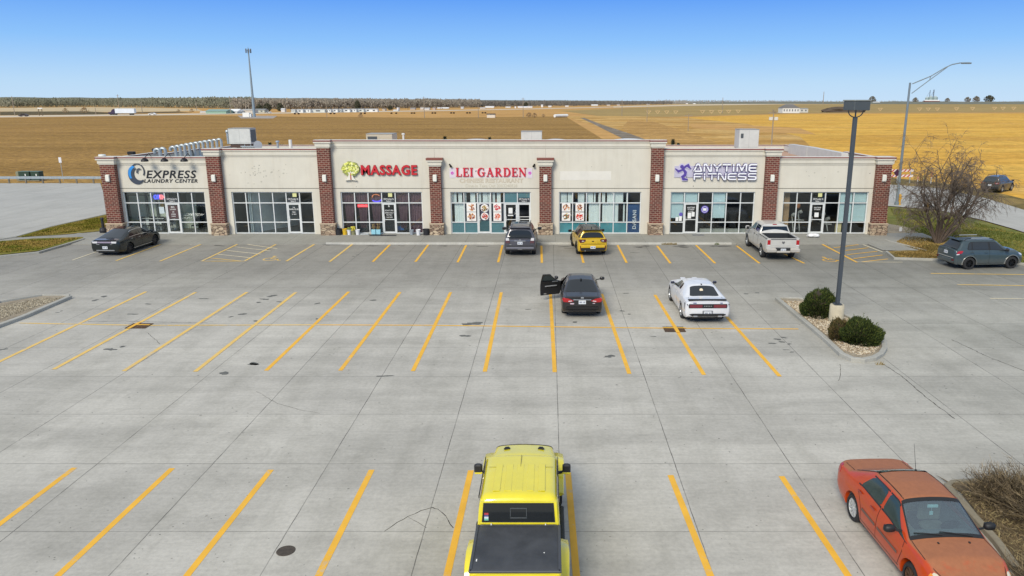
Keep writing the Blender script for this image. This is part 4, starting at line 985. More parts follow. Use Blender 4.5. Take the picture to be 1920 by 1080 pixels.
# LEI GARDEN
def serif_word(word, x, z, h, y0, y1, m, parent, gap=.16):
    mb = MB(); T, t = .20*h, .07*h; S = .30*h
    def bar(x0, x1, z0, z1): mb.box(x0, x1, y0+random.uniform(0,.004), y1, z0, z1)
    for ch in word:
        if ch == ' ': x += .42*h; continue
        if ch == 'I': bar(x+.08*h, x+.08*h+T, z, z+h); bar(x, x+.36*h, z, z+t); bar(x, x+.36*h, z+h-t, z+h); w_ = .36
        elif ch == 'L': bar(x+.07*h, x+.07*h+T, z, z+h); bar(x, x+.34*h, z+h-t, z+h); bar(x, x+.66*h, z, z+t*1.2); bar(x+.60*h, x+.68*h, z, z+.28*h); w_ = .68
        elif ch == 'E': bar(x+.07*h, x+.07*h+T, z, z+h); bar(x, x+.66*h, z+h-t*1.1, z+h); bar(x, x+.66*h, z, z+t*1.1); bar(x+.27*h, x+.50*h, z+.48*h, z+.48*h+t); bar(x+.60*h, x+.68*h, z, z+.26*h); bar(x+.58*h, x+.66*h, z+.76*h, z+h); bar(x+.46*h, x+.52*h, z+.38*h, z+.66*h); w_ = .68
        elif ch == 'D': bar(x+.08*h, x+.08*h+T, z, z+h); ribbon(mb, [(x,z+t/2)] + [(x+.36*h,z+t/2)] + arc(x+.36*h, z+.5*h, .38*h, .465*h, -80, 80, 12) + [(x+.36*h,z+h-t/2),(x,z+h-t/2)], t, y0, y1, 0, [t,t]+[t+(T*1.05-t)*math.cos(R(-80+160*k/12))**.8 for k in range(13)]+[t,t]); w_ = .84
        elif ch == 'R': bar(x+.08*h, x+.08*h+T, z, z+h); bar(x, x+.36*h, z, z+t); ribbon(mb, [(x,z+h-t/2),(x+.34*h,z+h-t/2)] + arc(x+.34*h, z+.74*h, .25*h, .225*h, 80, -80, 10) + [(x+.3*h,z+.5*h)], t, y0, y1, 0, [t,t]+[t+(T*.95-t)*max(0, math.cos(R(80-16*k))) for k in range(11)]+[t]); ribbon(mb, [(x+.36*h,z+.52*h),(x+.72*h,z+t*.4)], T, y0+.002, y1); bar(x+.62*h, x+.86*h, z, z+t); w_ = .84
        elif ch == 'A': ribbon(mb, [(x+.42*h,z+h),(x+.12*h,z)], t*1.1, y0, y1); ribbon(mb, [(x+.40*h,z+h),(x+.74*h,z)], T, y0+.002, y1); bar(x+.2*h, x+.62*h, z+.3*h, z+.3*h+t); bar(x, x+.28*h, z, z+t); bar(x+.56*h, x+.90*h, z, z+t); w_ = .88
        elif ch == 'N': bar(x+.10*h, x+.10*h+t*1.2, z, z+h); bar(x+.72*h, x+.72*h+t*1.2, z, z+h); ribbon(mb, [(x+.12*h,z+.97*h),(x+.76*h,z+.03*h)], T, y0+.002, y1); bar(x, x+.26*h, z, z+t); bar(x-.02*h, x+.24*h, z+h-t, z+h); bar(x+.60*h, x+.92*h, z+h-t, z+h); w_ = .92
        elif ch == 'G':
            an = [50+ (310-50)*k/18 for k in range(19)]
            ribbon(mb, [(x+.44*h+.38*h*math.cos(R(k)), z+.5*h+.46*h*math.sin(R(k))) for k in an], T, y0, y1, 0, [t+(T*1.1-t)*max(0, math.cos(R(k-180)))**.7 for k in an]); bar(x+.60*h, x+.60*h+T*.9, z+.06*h, z+.44*h); bar(x+.46*h, x+.88*h, z+.42*h, z+.42*h+t); bar(x+.66*h, x+.73*h, z+.68*h, z+.95*h); w_ = .86
        x += (w_+gap)*h
    return mb.build('letters', m, parent), x
a = facade(855,331,.06); b = facade(987,331,.06); h_ = .60
sg = thing('shop_sign', 'red serif LEI GARDEN letters between two small pink flower panels', 'shop sign', ((a.x+b.x)/2, YF, a.z))
wtot = (.68+.16+.68+.16+.36+.16+.42+.86+.16+.88+.16+.84+.16+.84+.16+.68+.16+.92)*h_
M_SR = mat('sign_crimson', (200,30,52), .4, var=.04)
lo, xe = serif_word('LEI GARDEN', a.x, a.z, h_, YF-.09, YF-.005, M_SR, sg)
sc_ = (b.x-a.x)/wtot
for v in lo.data.vertices: v.co.x = (a.x-(a.x+b.x)/2) + (v.co.x-(a.x-(a.x+b.x)/2))*sc_
M_PANEL = mat('panel_lilac', (214,204,214), .6, var=.04); M_PINK = mat('flower_pink', (206,90,190), .5, var=.1)
q = MB(); A = facade(853.3,333,.0); B = facade(988.7,316,.0); q.box(A.x, B.x, YF-.003, YF+.01, A.z, B.z); q.build('backing_panel', mat('banner_pale', (222,212,212), .6, var=.04), sg)
for (p0, p1) in ((843,853),(989,998)):
    A = facade(p0,333.5,.02); B = facade(p1,315.5,.02)
    q = MB(); q.box(A.x, B.x, YF-.02, YF-.004, A.z, B.z); q.build('side_panel', M_PANEL, sg)
    q = MB(); xc = (A.x+B.x)/2; zc = (A.z+B.z)/2
    for k in range(5): q.tube((xc+.07*math.cos(k*1.257),YF-.026,zc+.07*math.sin(k*1.257)),(xc+.07*math.cos(k*1.257),YF-.021,zc+.07*math.sin(k*1.257)),.05,None,8)
    q.build('flower', M_PINK, sg)
M_GH = mat('ghost_lettering', (197,187,168), .9, var=.12, scale=5); M_GH2 = mat('ghost_lettering_pale', (197,190,172), .9, var=.12, scale=5)
xc = (a.x+b.x)/2
text_mb('CHINESE RESTAURANT', .40, .006, (xc, YF-.004, facade(0,342.6).z), 1.06, 0, .02, 'CENTER').build('faded_lettering', M_GH, sg)
text_mb('Dine-In Take Out 3083248828', .31, .006, (xc, YF-.004, 3.40), .93, 0, .006, 'CENTER').build('faded_phone_lettering', M_GH2, sg)
# painted-out sign patch
A = facade(1050,337.5); B = facade(1146,321)
q = MB(); q.box(A.x, B.x, YF-.006, YF+.01, A.z, B.z); tag(q.build('blank_sign_panel', mat('blank_panel', (220,216,206), .8, var=.05, scale=2)), 'blank pale rectangle left where a sign was, right of the red serif sign', 'sign panel')
# gym sign
A = facade(1264,337,.05); B = facade(1415,308,.05)
sg = thing('shop_sign', 'white and violet ANYTIME FITNESS sign with a running figure on a white board', 'shop sign', ((A.x+B.x)/2, YF, A.z))
q = MB(); q.box(facade(1264,332).x, facade(1410,332).x, YF-.05, YF-.004, facade(0,332.5).z, facade(0,311).z); q.build('board', mat('board_white', (190,186,204), .5, var=.04), sg)
M_LW = mat('letter_white', (236,236,240), .4, var=.02); M_LV = mat('letter_violet', (70,54,120), .5, var=.05)
GL = {  # strokes on a 0..1 grid, wide futuristic capitals
 'A': (1.0, [[(.06,0),(.42,1),(.62,1),(.96,0)],[(.1,.04),(.9,.04)]]), 'N': (.95, [[(.1,0),(.1,.98),(.3,.98),(.72,.05),(.88,.05),(.88,1)]]),
 'Y': (.95, [[(.06,1),(.46,.5),(.9,1)],[(.46,.55),(.46,0)]]), 'T': (.95, [[(.0,.94),(.95,.94)],[(.48,.9),(.48,0)]]), 'I': (.35, [[(.17,0),(.17,1)]]),
 'M': (1.25, [[(.1,0),(.1,.98),(.3,.98),(.62,.15),(.94,.98),(1.14,.98),(1.14,0)]]), 'E': (.95, [[(.95,.95),(.25,.95),(.08,.8),(.08,.2),(.25,.06),(.95,.06)],[(.1,.5),(.85,.5)]]),
 'F': (.9, [[(.95,.94),(.2,.94),(.1,.85),(.1,0)],[(.1,.5),(.8,.5)]]), 'S': (.95, [[(.92,.95),(.2,.95),(.08,.85),(.08,.6),(.2,.52),(.8,.48),(.9,.4),(.9,.15),(.8,.06),(.05,.06)]])}
def gym_word(word, x0, x1, z0, h):
    tot = sum(GL[c][0]+.14 for c in word)-.14; s = (x1-x0)/tot; x = x0; m1 = MB(); m2 = MB()
    for c in word:
        w_, st = GL[c]
        for pl in st:
            P_ = [(x+p[0]*s, z0+p[1]*h) for p in pl]
            for j, (p0, p1) in enumerate(zip(P_[:-1], P_[1:])):
                l_ = math.hypot(p1[0]-p0[0], p1[1]-p0[1]); e0 = .05*h if j else 0; e1 = .05*h if j < len(P_)-2 else 0; ux, uz = (p1[0]-p0[0])/l_, (p1[1]-p0[1])/l_
                sg_ = [(p0[0]-ux*e0, p0[1]-uz*e0), (p1[0]+ux*e1, p1[1]+uz*e1)]; d_ = .0015*j
                ribbon(m2, sg_, .22*h+.05, YF-.16-d_, YF-.06); ribbon(m1, sg_, .215*h, YF-.20-d_, YF-.175)
        m2.box(x+.02*s, x+(w_-.02)*s, YF-.207, YF-.2005, z0+.66*h, z0+.72*h)
        x += (w_+.14)*s
    return m1, m2
za, zb = facade(0,321.5,.15).z, facade(0,337,.15).z
w1, v1 = gym_word('ANYTIME', facade(1300,315,.15).x, facade(1419,315,.15).x, za, .50)
w2, v2 = gym_word('FITNESS', facade(1300,330,.15).x, facade(1418,330,.15).x, zb, .44)
for m_, o_ in ((w1,w2),(v1,v2)): m_.add(o_.v, o_.f)
v1.build('letter_back', M_LV, sg); w1.build('letter_face', M_LW, sg)
a = facade(1280,322,.1); cx_, cz_ = a.x, a.z
def runner(mb, k, y0, y1):
    pts = [(cx_-.06+math.cos(R(j*30))*(.13+k), cz_+.34+math.sin(R(j*30))*(.13+k)) for j in range(12)]
    mb.prism(pts, y0, y1, 'y')
    ribbon(mb, [(cx_-.52,cz_+.22),(cx_-.30,cz_+.02),(cx_-.05,cz_+.12),(cx_+.18,cz_+.36),(cx_+.34,cz_+.44),(cx_+.54,cz_+.20)], .12, y0-.001, y1, 0, [.06+k,.16+k,.12+k,.14+k,.15+k,.07+k])
    ribbon(mb, [(cx_+.02,cz_+.18),(cx_+.20,cz_-.04),(cx_+.18,cz_-.22),(cx_-.02,cz_-.36),(cx_+.06,cz_-.50),(cx_+.36,cz_-.54)], .16, y0-.002, y1, 0, [.14+k,.20+k,.18+k,.16+k,.17+k,.10+k])
q = MB(); runner(q, .10, YF-.09, YF-.051); q.build('figure_outline', mat('figure_halo', (196,190,214), .5, var=.04), sg)
q = MB(); runner(q, 0, YF-.11, YF-.0915); q.build('running_figure', mat('figure_violet', (84,66,150), .5, var=.05), sg)
# ================================================================ ROOF THINGS
ROOFZ = 4.45
M_UNIT = mat('unit_white', (206,206,200), .5, .1, .08, 2); M_UNIT2 = mat('unit_beige', (196,186,164), .5, .1, .08, 2); M_GALV = mat('galvanised', (186,194,196), .38, .6, .15, 5); M_COIL = mat('coil_dark', (96,104,106), .6, .3, .2, 20)
def hvac(px0, px1, ptop, Y, depth, label, m, dark=None, z0=None):
    a = F(px0, ptop, Y); b = F(px1, ptop, Y); ztop = a.z; x0, x1 = a.x, b.x; z0 = z0 or ROOFZ+.3
    t = thing('rooftop_unit', label, 'air conditioner', ((x0+x1)/2, Y+depth/2, ROOFZ), 'air conditioning units on the roof')
    q = MB(); q.box(x0+.06, x1-.06, Y+.08, Y+depth-.08, ROOFZ, z0); q.build('curb', mat('curb_brown', (84,66,58), .8, var=.1), t)
    q = MB(); q.cbox(((x0+x1)/2, Y+depth/2, (z0+ztop)/2), (x1-x0, depth, ztop-z0), 0, 0, .02); q.build('casing', m, t)
    q = MB(); xm = x0+(x1-x0)*.5
    q.box(xm-.006, xm+.006, Y-.004, Y+.01, z0+.05, ztop-.05); q.box(x0+.04, x1-.04, Y-.004, Y+.01, z0+.10, z0+.115)
    q.box(x0-.02, x1+.02, Y-.03, Y+depth+.02, ztop, ztop+.03)
    q.build('panel_seams', mat('seam_grey', (160,160,156), .6, var=0), t)
    return t, x0, x1, z0, ztop
t, x0, x1, z0, zt = hvac(427,468,241,63,1.3,'large white rooftop air conditioner beside the row of bent exhaust ducts', M_UNIT, z0=5.78)
q = MB(); q.box(x1-.005, x1+.02, 63.12, 64.18, z0+.15, zt-.10); q.build('coil_grille', M_COIL, t)
q = MB(); q.tube((x0-.12,63.1,zt-.3),(x0-.12,63.1,z0),.09,None,8); q.blob((x0-.1,63.1,zt-.25),(.16,.16,.16),1,.05); q.build('gas_pipe', M_GALV, t)
t, x0, x1, z0, zt = hvac(686,735,251.5,61,2.0,'low beige rooftop unit with a dark grille, above the massage shop', M_UNIT2)
q = MB(); q.box(x0+.12, x0+.88, 60.985, 61.01, z0+.1, zt-.18); q.build('coil_grille', mat('coil_darker', (74,80,84), .6, var=.2, scale=20), t)
t, x0, x1, z0, zt = hvac(977,1016,247,62,1.6,'white square rooftop unit above the restaurant, left of the centre ridge of the roof', M_UNIT)
t['label'] = 'white square rooftop unit above the right end of the red serif sign'
t, x0, x1, z0, zt = hvac(1387,1424,243,59.5,1.5,'white rooftop air conditioner standing above the gym sign', M_UNIT, z0=5.62)
q = MB(); q.box(x0+.12, x0+.32, 59.485, 59.51, zt-.65, zt-.3); q.build('access_panel', mat('coil_darker', (74,80,84), .6), t)
q = MB(); q.box(x0-1.1, x0+.0, 58.9, 59.4, ROOFZ+.9, ROOFZ+1.05); q.build('duct', M_UNIT, t)
# low domes / curbs
for (p0, p1, pt, lab) in ((865,918,261.5,'long low white skylight curb on the roof left of the square unit'),(1021,1064,261.5,'long low white skylight curb on the roof just right of the square unit'),(1155,1206,260.8,'low white roof hatch at the right end of the raised parapet')):
    a = F(p0,pt,60.5); b = F(p1,pt,60.5); t = thing('skylight', lab, 'skylight', ((a.x+b.x)/2, 61, ROOFZ), 'low white boxes along the roof')
    q = MB(); q.box(a.x, b.x, 60.5, 61.6, ROOFZ, a.z-.08); q.build('curb', M_UNIT, t)
    q = MB(); n = 8; q.prism([(a.x-.04+(b.x-a.x+.08)*k/n, a.z-.08+.08*math.sin(math.pi*k/n)) for k in range(n+1)][::-1], 60.45, 61.65, 'y'); q.build('dome', mat('dome_white', (224,224,220), .35, var=.03), t)
# exhaust ducts
def gooseneck(x, y, s=1.0, lean=0):
    q = MB(); r = .125*s; h = 1.35*s
    q.lathe([(r*1.9,0),(r*1.9,.03),(r*1.15,.22),(r*1.05,.22)], (x,y,ROOFZ), 12)
    pts = [(x,y,ROOFZ+.1),(x,y,ROOFZ+h-.3)] + [(x-.2*s+.2*s*math.cos(R(a_)), y, ROOFZ+h-.3+.2*s*math.sin(R(a_))) for a_ in range(15,181,15)] + [(x-.4*s,y,ROOFZ+h-.40)]
    q.path(pts, r, 10)
    return q
P0, P1 = G(303,292,ROOFZ), G(420,277,ROOFZ)
rows = [(303.5,291.5),(314,290.5)] + [(333+8.6*k, 289-1.12*k) for k in range(11)]
for k, (px, py) in enumerate(rows):
    y_ = 57.5+k*1.0 if k < 2 else 60.2+(k-2)*1.25
    X_ = F(px-3, py, y_).x
    if k == 0: proto = gooseneck(0, 0).build('exhaust_duct', M_GALV, smooth=50); o = proto
    else: o = proto.copy(); COL.objects.link(o)
    o.location = (X_, y_, 0)
    if k < 2: tag(o, ('galvanised gooseneck exhaust duct standing apart, %s of the pair nearest the parapet lamps' % ('left one','right one')[k]), 'duct', 'bent exhaust ducts on the laundry roof')
    else:
        nth = ['first','second','third','fourth','fifth','sixth','seventh','eighth','ninth','tenth','last'][k-2]
        tag(o, 'galvanised gooseneck duct, %s from the left in the long row beside the white unit' % nth, 'duct', 'bent exhaust ducts on the laundry roof')
# small roof bits
a = F(544,262,58)
t = thing('vent_pipe', 'white capped vent pipe on a cone flashing, above the vacant shop', 'vent pipe', (a.x,58,ROOFZ)); q = MB()
q.lathe([(.28,0),(.26,.95),(.13,1.15),(.12,a.z-ROOFZ)], (a.x,58,ROOFZ), 14); q.build('pipe', mat('pvc_white', (224,224,218), .5, var=.03), t)
for px, pt, lab in ((756,249.5,'short white vent pipe behind the parapet, right of the beige unit'),(520,263.5,'small grey mushroom vent between the dish and the white vent pipe'),(191,289,'white round vent cap on the left corner of the laundry roof')):
    Y_ = 64 if px > 600 else (58 if px > 300 else YF+.15); a = F(px,pt,Y_); q = MB(); zb = ROOFZ if px > 300 else 5.5
    r = .12 if px != 191 else .2
    q.lathe([(r*.7,0),(r*.7,a.z-zb-.15),(r*1.2,a.z-zb-.12),(r*1.1,a.z-zb-.02),(0,a.z-zb)], (a.x,Y_,zb), 12); tag(q.build('vent_pipe', mat('pvc_white', (224,224,218), .5) if px != 520 else M_GALV, smooth=50), lab, 'vent pipe')
a = F(485,272,59)
t = thing('satellite_dish', 'grey satellite dish on the roof at the right foot of the large white unit', 'satellite dish', (a.x,59,ROOFZ))
q = MB(); q.tube((a.x,59,ROOFZ),(a.x,59,a.z),.04,None,8); q.build('mast', M_GALV, t)
q = MB(); q.lathe([(.0,.06),(.2,.03),(.34,-.05)], (a.x,58.9,a.z), 18, 'y'); q.build('dish', mat('dish_grey', (150,156,164), .5, var=.05), t)
q = MB()
for k in range(7): x_ = a.x-1.3+k*.16; q.tube((x_,59,ROOFZ),(x_+.05,59,a.z-.05+.1*math.sin(k*2)),.035,None,6); q.tube((x_-.1,59,a.z-.1),(x_+.2,59,a.z-.16),.05,None,6)
tag(q.build('pipe_manifold', M_GALV), 'tangle of grey gas pipes in front of the large white unit', 'pipes')
# right roof: white parapet screens
for (x0p, x1p, yt0, yt1, Ya, Yb, lab) in ((1479,1513,270,275,72,66,'longer white duct casing on the gravel roof at the back'),(1514,1578,275,287,65.6,57.5,'white duct casing on the gravel roof, nearer of the two')):
    A = F(x0p,yt0,Ya); B = F(x1p,yt1,Yb); q = MB(); wd = .5
    d = (B-A); d.z = 0; d.normalize(); nn = Vector((-d.y,d.x,0))*wd
    vs = [(A.x,A.y,ROOFZ),(B.x,B.y,ROOFZ),(B.x+nn.x,B.y+nn.y,ROOFZ),(A.x+nn.x,A.y+nn.y,ROOFZ),(A.x,A.y,A.z),(B.x,B.y,B.z),(B.x+nn.x,B.y+nn.y,B.z),(A.x+nn.x,A.y+nn.y,A.z)]
    q.add(vs, [(0,3,2,1),(4,5,6,7),(0,1,5,4),(1,2,6,5),(2,3,7,6),(3,0,4,7)]); tag(q.build('duct_casing', M_UNIT), lab, 'duct', 'white duct casings on the gym roof')
# flood lights on left parapet
for px, py, lab in ((229,290,'small black flood light on the left roof edge, nearer the corner'),(263,285.5,'small black flood light on the left roof edge, nearer the ducts')):
    Y_ = 55.5 if px < 240 else 59; a = F(px,py,Y_); q = MB(); q.tube((XL+.15,Y_,5.3),(XL+.15,Y_,5.5),.03,None,6); q.cbox((XL+.35,Y_,5.55),(.5,.3,.22),0,0,.03)
    q.tube((XL+.15,Y_,5.5),(XL+.3,Y_,5.55),.03,None,6); tag(q.build('flood_light', M_BMET), lab, 'flood light')
# ================================================================ THINGS ALONG THE PAVEMENT
def pot(name, px, py, r0, r1, h, m, label, cat='bucket', group='buckets and pots outside the massage shop', parent=None, handle=True):
    g = G(px, py, SWZ); t = thing(name, label, cat, (g.x, g.y, SWZ), group)
    q = MB(); q.lathe([(r0,0),(r1,h),(r1+.015,h),(r1+.015,h-.03),(r1-.02,h-.03),(r1-.02,h-.06),(0,h-.07)], (g.x,g.y,SWZ), 16); q.build('tub', m, t, smooth=45)
    if handle:
        q = MB(); q.path([(g.x+(r1+.01)*math.cos(R(a_)), g.y-(r1*.9)*math.sin(R(a_))*.9-.01, SWZ+h-.04-.12*math.sin(R(a_))) for a_ in range(0,181,30)], .006, 5); q.build('handle', M_GALV, t)
    return t, g
M_BKT = mat('bucket_black', (38,38,42), .55, var=.08); M_BY = mat('bucket_yellow', (216,176,40), .45, var=.05); M_BW = mat('bucket_white', (226,226,228), .5, var=.04); M_BG = mat('bucket_grey', (150,158,166), .5, var=.04)
pot('planter_tub', 635.5, 440, .22, .25, .42, M_BKT, 'wide black tub beside the brick pier, left of the yellow bucket', 'tub', handle=False)
pot('bucket', 647, 440, .14, .17, .42, M_BY, 'tall yellow bucket beside the black tub')
t, g = pot('bucket', 655, 440, .11, .145, .36, M_BW, 'white bucket with green sprigs, next to the yellow bucket')
def sprigs(g, h0, n, m1, t, sp=.12, hh=.2, seed=0):
    q = MB(); r2 = random.Random(seed)
    for k in range(n):
        a_ = r2.uniform(0,6.28); x, y_ = g.x+math.cos(a_)*sp*r2.random(), g.y+math.sin(a_)*sp*r2.random(); z = SWZ+h0+r2.uniform(.0,hh); s_ = r2.uniform(.02,.05)
        q.add([(x-s_,y_,z),(x,y_-s_*.4,z-s_*.3),(x+s_,y_,z),(x,y_+s_*.3,z+s_)], [(0,1,2,3)])
        if k % 5 == 0: q.tube((g.x,g.y,SWZ+h0-.08),(x,y_,z),.006,None,4)
    q.build('plant', m1, t)
M_LF = mat('sprig_green', (120,134,66), .7, var=.3, scale=20); M_LY = mat('sprig_yellow', (210,196,70), .7, var=.2, scale=20)
sprigs(g, .34, 60, M_LF, t, .13, .16, 1)
t, g = pot('flower_pot', 663, 440, .13, .16, .30, mat('pot_olive', (134,132,98), .7, var=.1), 'olive pot with yellow leaves between two white buckets', 'flower pot', handle=False); sprigs(g, .28, 90, M_LY, t, .15, .28, 2)
pot('bucket', 671, 440, .12, .16, .36, M_BW, 'white bucket, right of the olive pot with yellow leaves')
q = MB(); g = G(684,440,SWZ); q.cbox((g.x,g.y,SWZ+.04),(.6,.25,.08),0,0,.02); tag(q.build('tray', mat('tray_grey', (176,180,180), .5, var=.05)), 'flat grey tray on the pavement right of the white buckets', 'tray')
for k, (px, lab) in enumerate(((701,'pale blue box planter under the third massage window, left of its twin'),(710,'pale blue box planter under the third massage window, right of its twin'))):
    g = G(px,440,SWZ); t = thing('box_planter', lab, 'planter', (g.x,g.y,SWZ), 'buckets and pots outside the massage shop')
    q = MB(); q.cbox((g.x,g.y,SWZ+.2),(.30,.22,.34),0,0,.02); q.build('box', mat('planter_blue', (150,206,220), .5, var=.12, scale=9), t); sprigs(g, .36, 50, mat('twig_brown', (128,110,70), .8, var=.2), t, .12, .4, 5+k)
for px, wd, lab in ((706,.95,'dark mat on the pavement under the blue planters'),(731,.9,'black door mat in front of the massage shop door'),(1309,.8,'grey door mat in front of the gym door')):
    g = G(px, 441.5 if px < 1000 else 441, SWZ); q = MB(); q.cbox((g.x,g.y,SWZ+.012),(wd,.42,.02),0,0,.004); tag(q.build('door_mat', M_BKT if px < 1000 else mat('mat_grey', (120,122,124), .9, var=.1)), lab, 'door mat')
pot('bucket', 772, 440, .11, .15, .34, M_BG, 'grey bucket right of the massage door, nearer the door')
pot('bucket', 784.5, 441, .12, .16, .40, M_BW, 'white bucket right of the massage door, nearer the brick pier')
pot('planter_tub', 799.5, 440.5, .20, .24, .42, M_BKT, 'black tub at the foot of the fourth brick pier', 'tub', handle=False)
g = facade(751,432); t = MB(); t.cbox((F(752,437,YF+.5).x, YF+.6, .45),(.5,.3,.3),0,0,.03); tag(t.build('storage_box', mat('box_blue', (40,84,140), .5, var=.1)), 'blue plastic box inside the massage shop window', 'box')
# plastic bag
g = G(1524,444,SWZ); q = MB(); q.blob((g.x,g.y,SWZ+.10),(.42,.24,.13),2,.22,5); tag(q.build('plastic_bag', mat('bag_white', (232,232,232), .5, var=.05), smooth='all'), 'crumpled white plastic bag lying on the pavement before the right end shop', 'bag')
# ash can
g = G(195,436.5,.06); t = thing('ash_can', 'black slim ash receptacle standing at the left corner of the building', 'ash bin', (g.x,g.y,.05))
q = MB(); q.lathe([(.26,0),(.27,.2),(.22,.34),(.12,.40)], (g.x,g.y,.05), 14); q.build('base', M_BKT, t)
q = MB(); q.lathe([(.10,.40),(.085,.9),(.12,1.0),(.1,1.1),(0,1.12)], (g.x,g.y,.05), 12); q.build('neck', M_BKT, t)
# ================================================================ VEHICLES   (x forward, y left, z up)
def paint(name, col, rough=.28, dirt=0.0, metal=.0, coat=.6, dcol=(150,142,128), dz=.75, fade=None):
    m, nt, b = newmat(name); v = coords(nt)
    c = srgb(*col); n = noise_(nt, v, 3, 5, .65)
    cc = ramp(nt, n, [(.3, tuple(x*.94 for x in c[:3])), (.7, tuple(min(1, x*1.05) for x in c[:3]))])
    if fade:      # sun-bleached clear coat on the upward faces (kept in place: object space normal)
        t = nt.nodes.new('ShaderNodeTexCoord'); sp = nt.nodes.new('ShaderNodeSeparateXYZ'); nt.links.new(t.outputs['Normal'], sp.inputs[0])
        f = math_(nt, 'ADD', sp.outputs[2], math_(nt, 'MULTIPLY', math_(nt, 'SUBTRACT', noise_(nt, v, 5, 6, .75), .5), .45))
        f = ramp(nt, f, [(.72, (0,0,0)), (.9, (1,1,1))])
        fc = ramp(nt, noise_(nt, v, 9, 7, .8), [(.3, tuple(x*.86 for x in srgb(*fade)[:3])), (.72, tuple(x*1.14 for x in srgb(*fade)[:3]))])
        cc = mixc(nt, cc, fc, f); nt.links.new(math_(nt, 'MULTIPLY_ADD', f, .35, rough), b.inputs['Roughness'])
        nt.links.new(math_(nt, 'MULTIPLY_ADD', f, -coat, coat), b.inputs['Coat Weight'])
    else:
        nt.links.new(math_(nt, 'MULTIPLY_ADD', n, .12, rough-.04), b.inputs['Roughness']); b.inputs['Coat Weight'].default_value = coat
    if dirt:
        t = nt.nodes.new('ShaderNodeTexCoord'); sp = nt.nodes.new('ShaderNodeSeparateXYZ'); nt.links.new(t.outputs['Object'], sp.inputs[0])
        h = math_(nt, 'DIVIDE', sp.outputs[2], dz); n3 = noise_(nt, v, 6, 6, .75)
        f = math_(nt, 'MULTIPLY', math_(nt, 'SUBTRACT', math_(nt, 'ADD', 1.0, math_(nt, 'MULTIPLY', n3, .5)), h), dirt)
        f = math_(nt, 'MINIMUM', math_(nt, 'MAXIMUM', f, math_(nt, 'MULTIPLY', n3, dirt*.22)), .9)
        cc = mixc(nt, cc, srgb(*dcol), f)
    nt.links.new(cc, b.inputs['Base Color']); b.inputs['Metallic'].default_value = metal; b.inputs['Coat Roughness'].default_value = .06
    return m
M_TYRE = mat('tyre_rubber', (40,40,41), .85, var=.2, scale=8); M_TRIM = mat('black_trim', (30,31,33), .55, var=.08)
M_CHROME = mat('chrome', (200,202,206), .18, .9, .03); M_SILV = mat('alloy_silver', (172,176,180), .32, .7, .06, 6); M_DKRIM = mat('alloy_dark', (56,58,62), .4, .5, .1, 6)
M_BLKRIM = mat('alloy_black', (24,25,27), .35, .3, .1, 6); M_RUST = mat('rusty_steel', (92,66,48), .85, .3, .35, 12)
M_CGLASS = mat('car_glass', (22,27,30), .06, 0, 0, spec=.6, coat=.3); M_CGLASSL = mat('car_glass_grey', (60,68,72), .08, 0, 0, spec=.6)
M_TAIL = mat('tail_red', (168,22,30), .18, 0, .12, 12, coat=.6); M_TAILD = mat('tail_dark_red', (88,24,30), .2, 0, .12, 12, coat=.6); M_CLEAR = mat('lamp_clear', (214,214,216), .12, 0, .06, 9, coat=.5)
M_SEAM = mat('panel_gap', (18,18,20), .8, var=0); M_PLATE = mat('plate_white', (214,218,222), .45, var=.04); M_PTXT = mat('plate_ink', (70,80,110), .6, var=0)
M_AMBER = mat('lamp_amber', (226,140,50), .2, 0, .05); M_SEAT = mat('seat_grey', (112,112,104), .9, var=.12, scale=8); M_DASH = mat('dash_grey', (84,92,92), .8, var=.1)
M_CARWIN = glass_mat('see_through_car_glass', (.80,.90,.90), .13)
DX = .03; K = 4
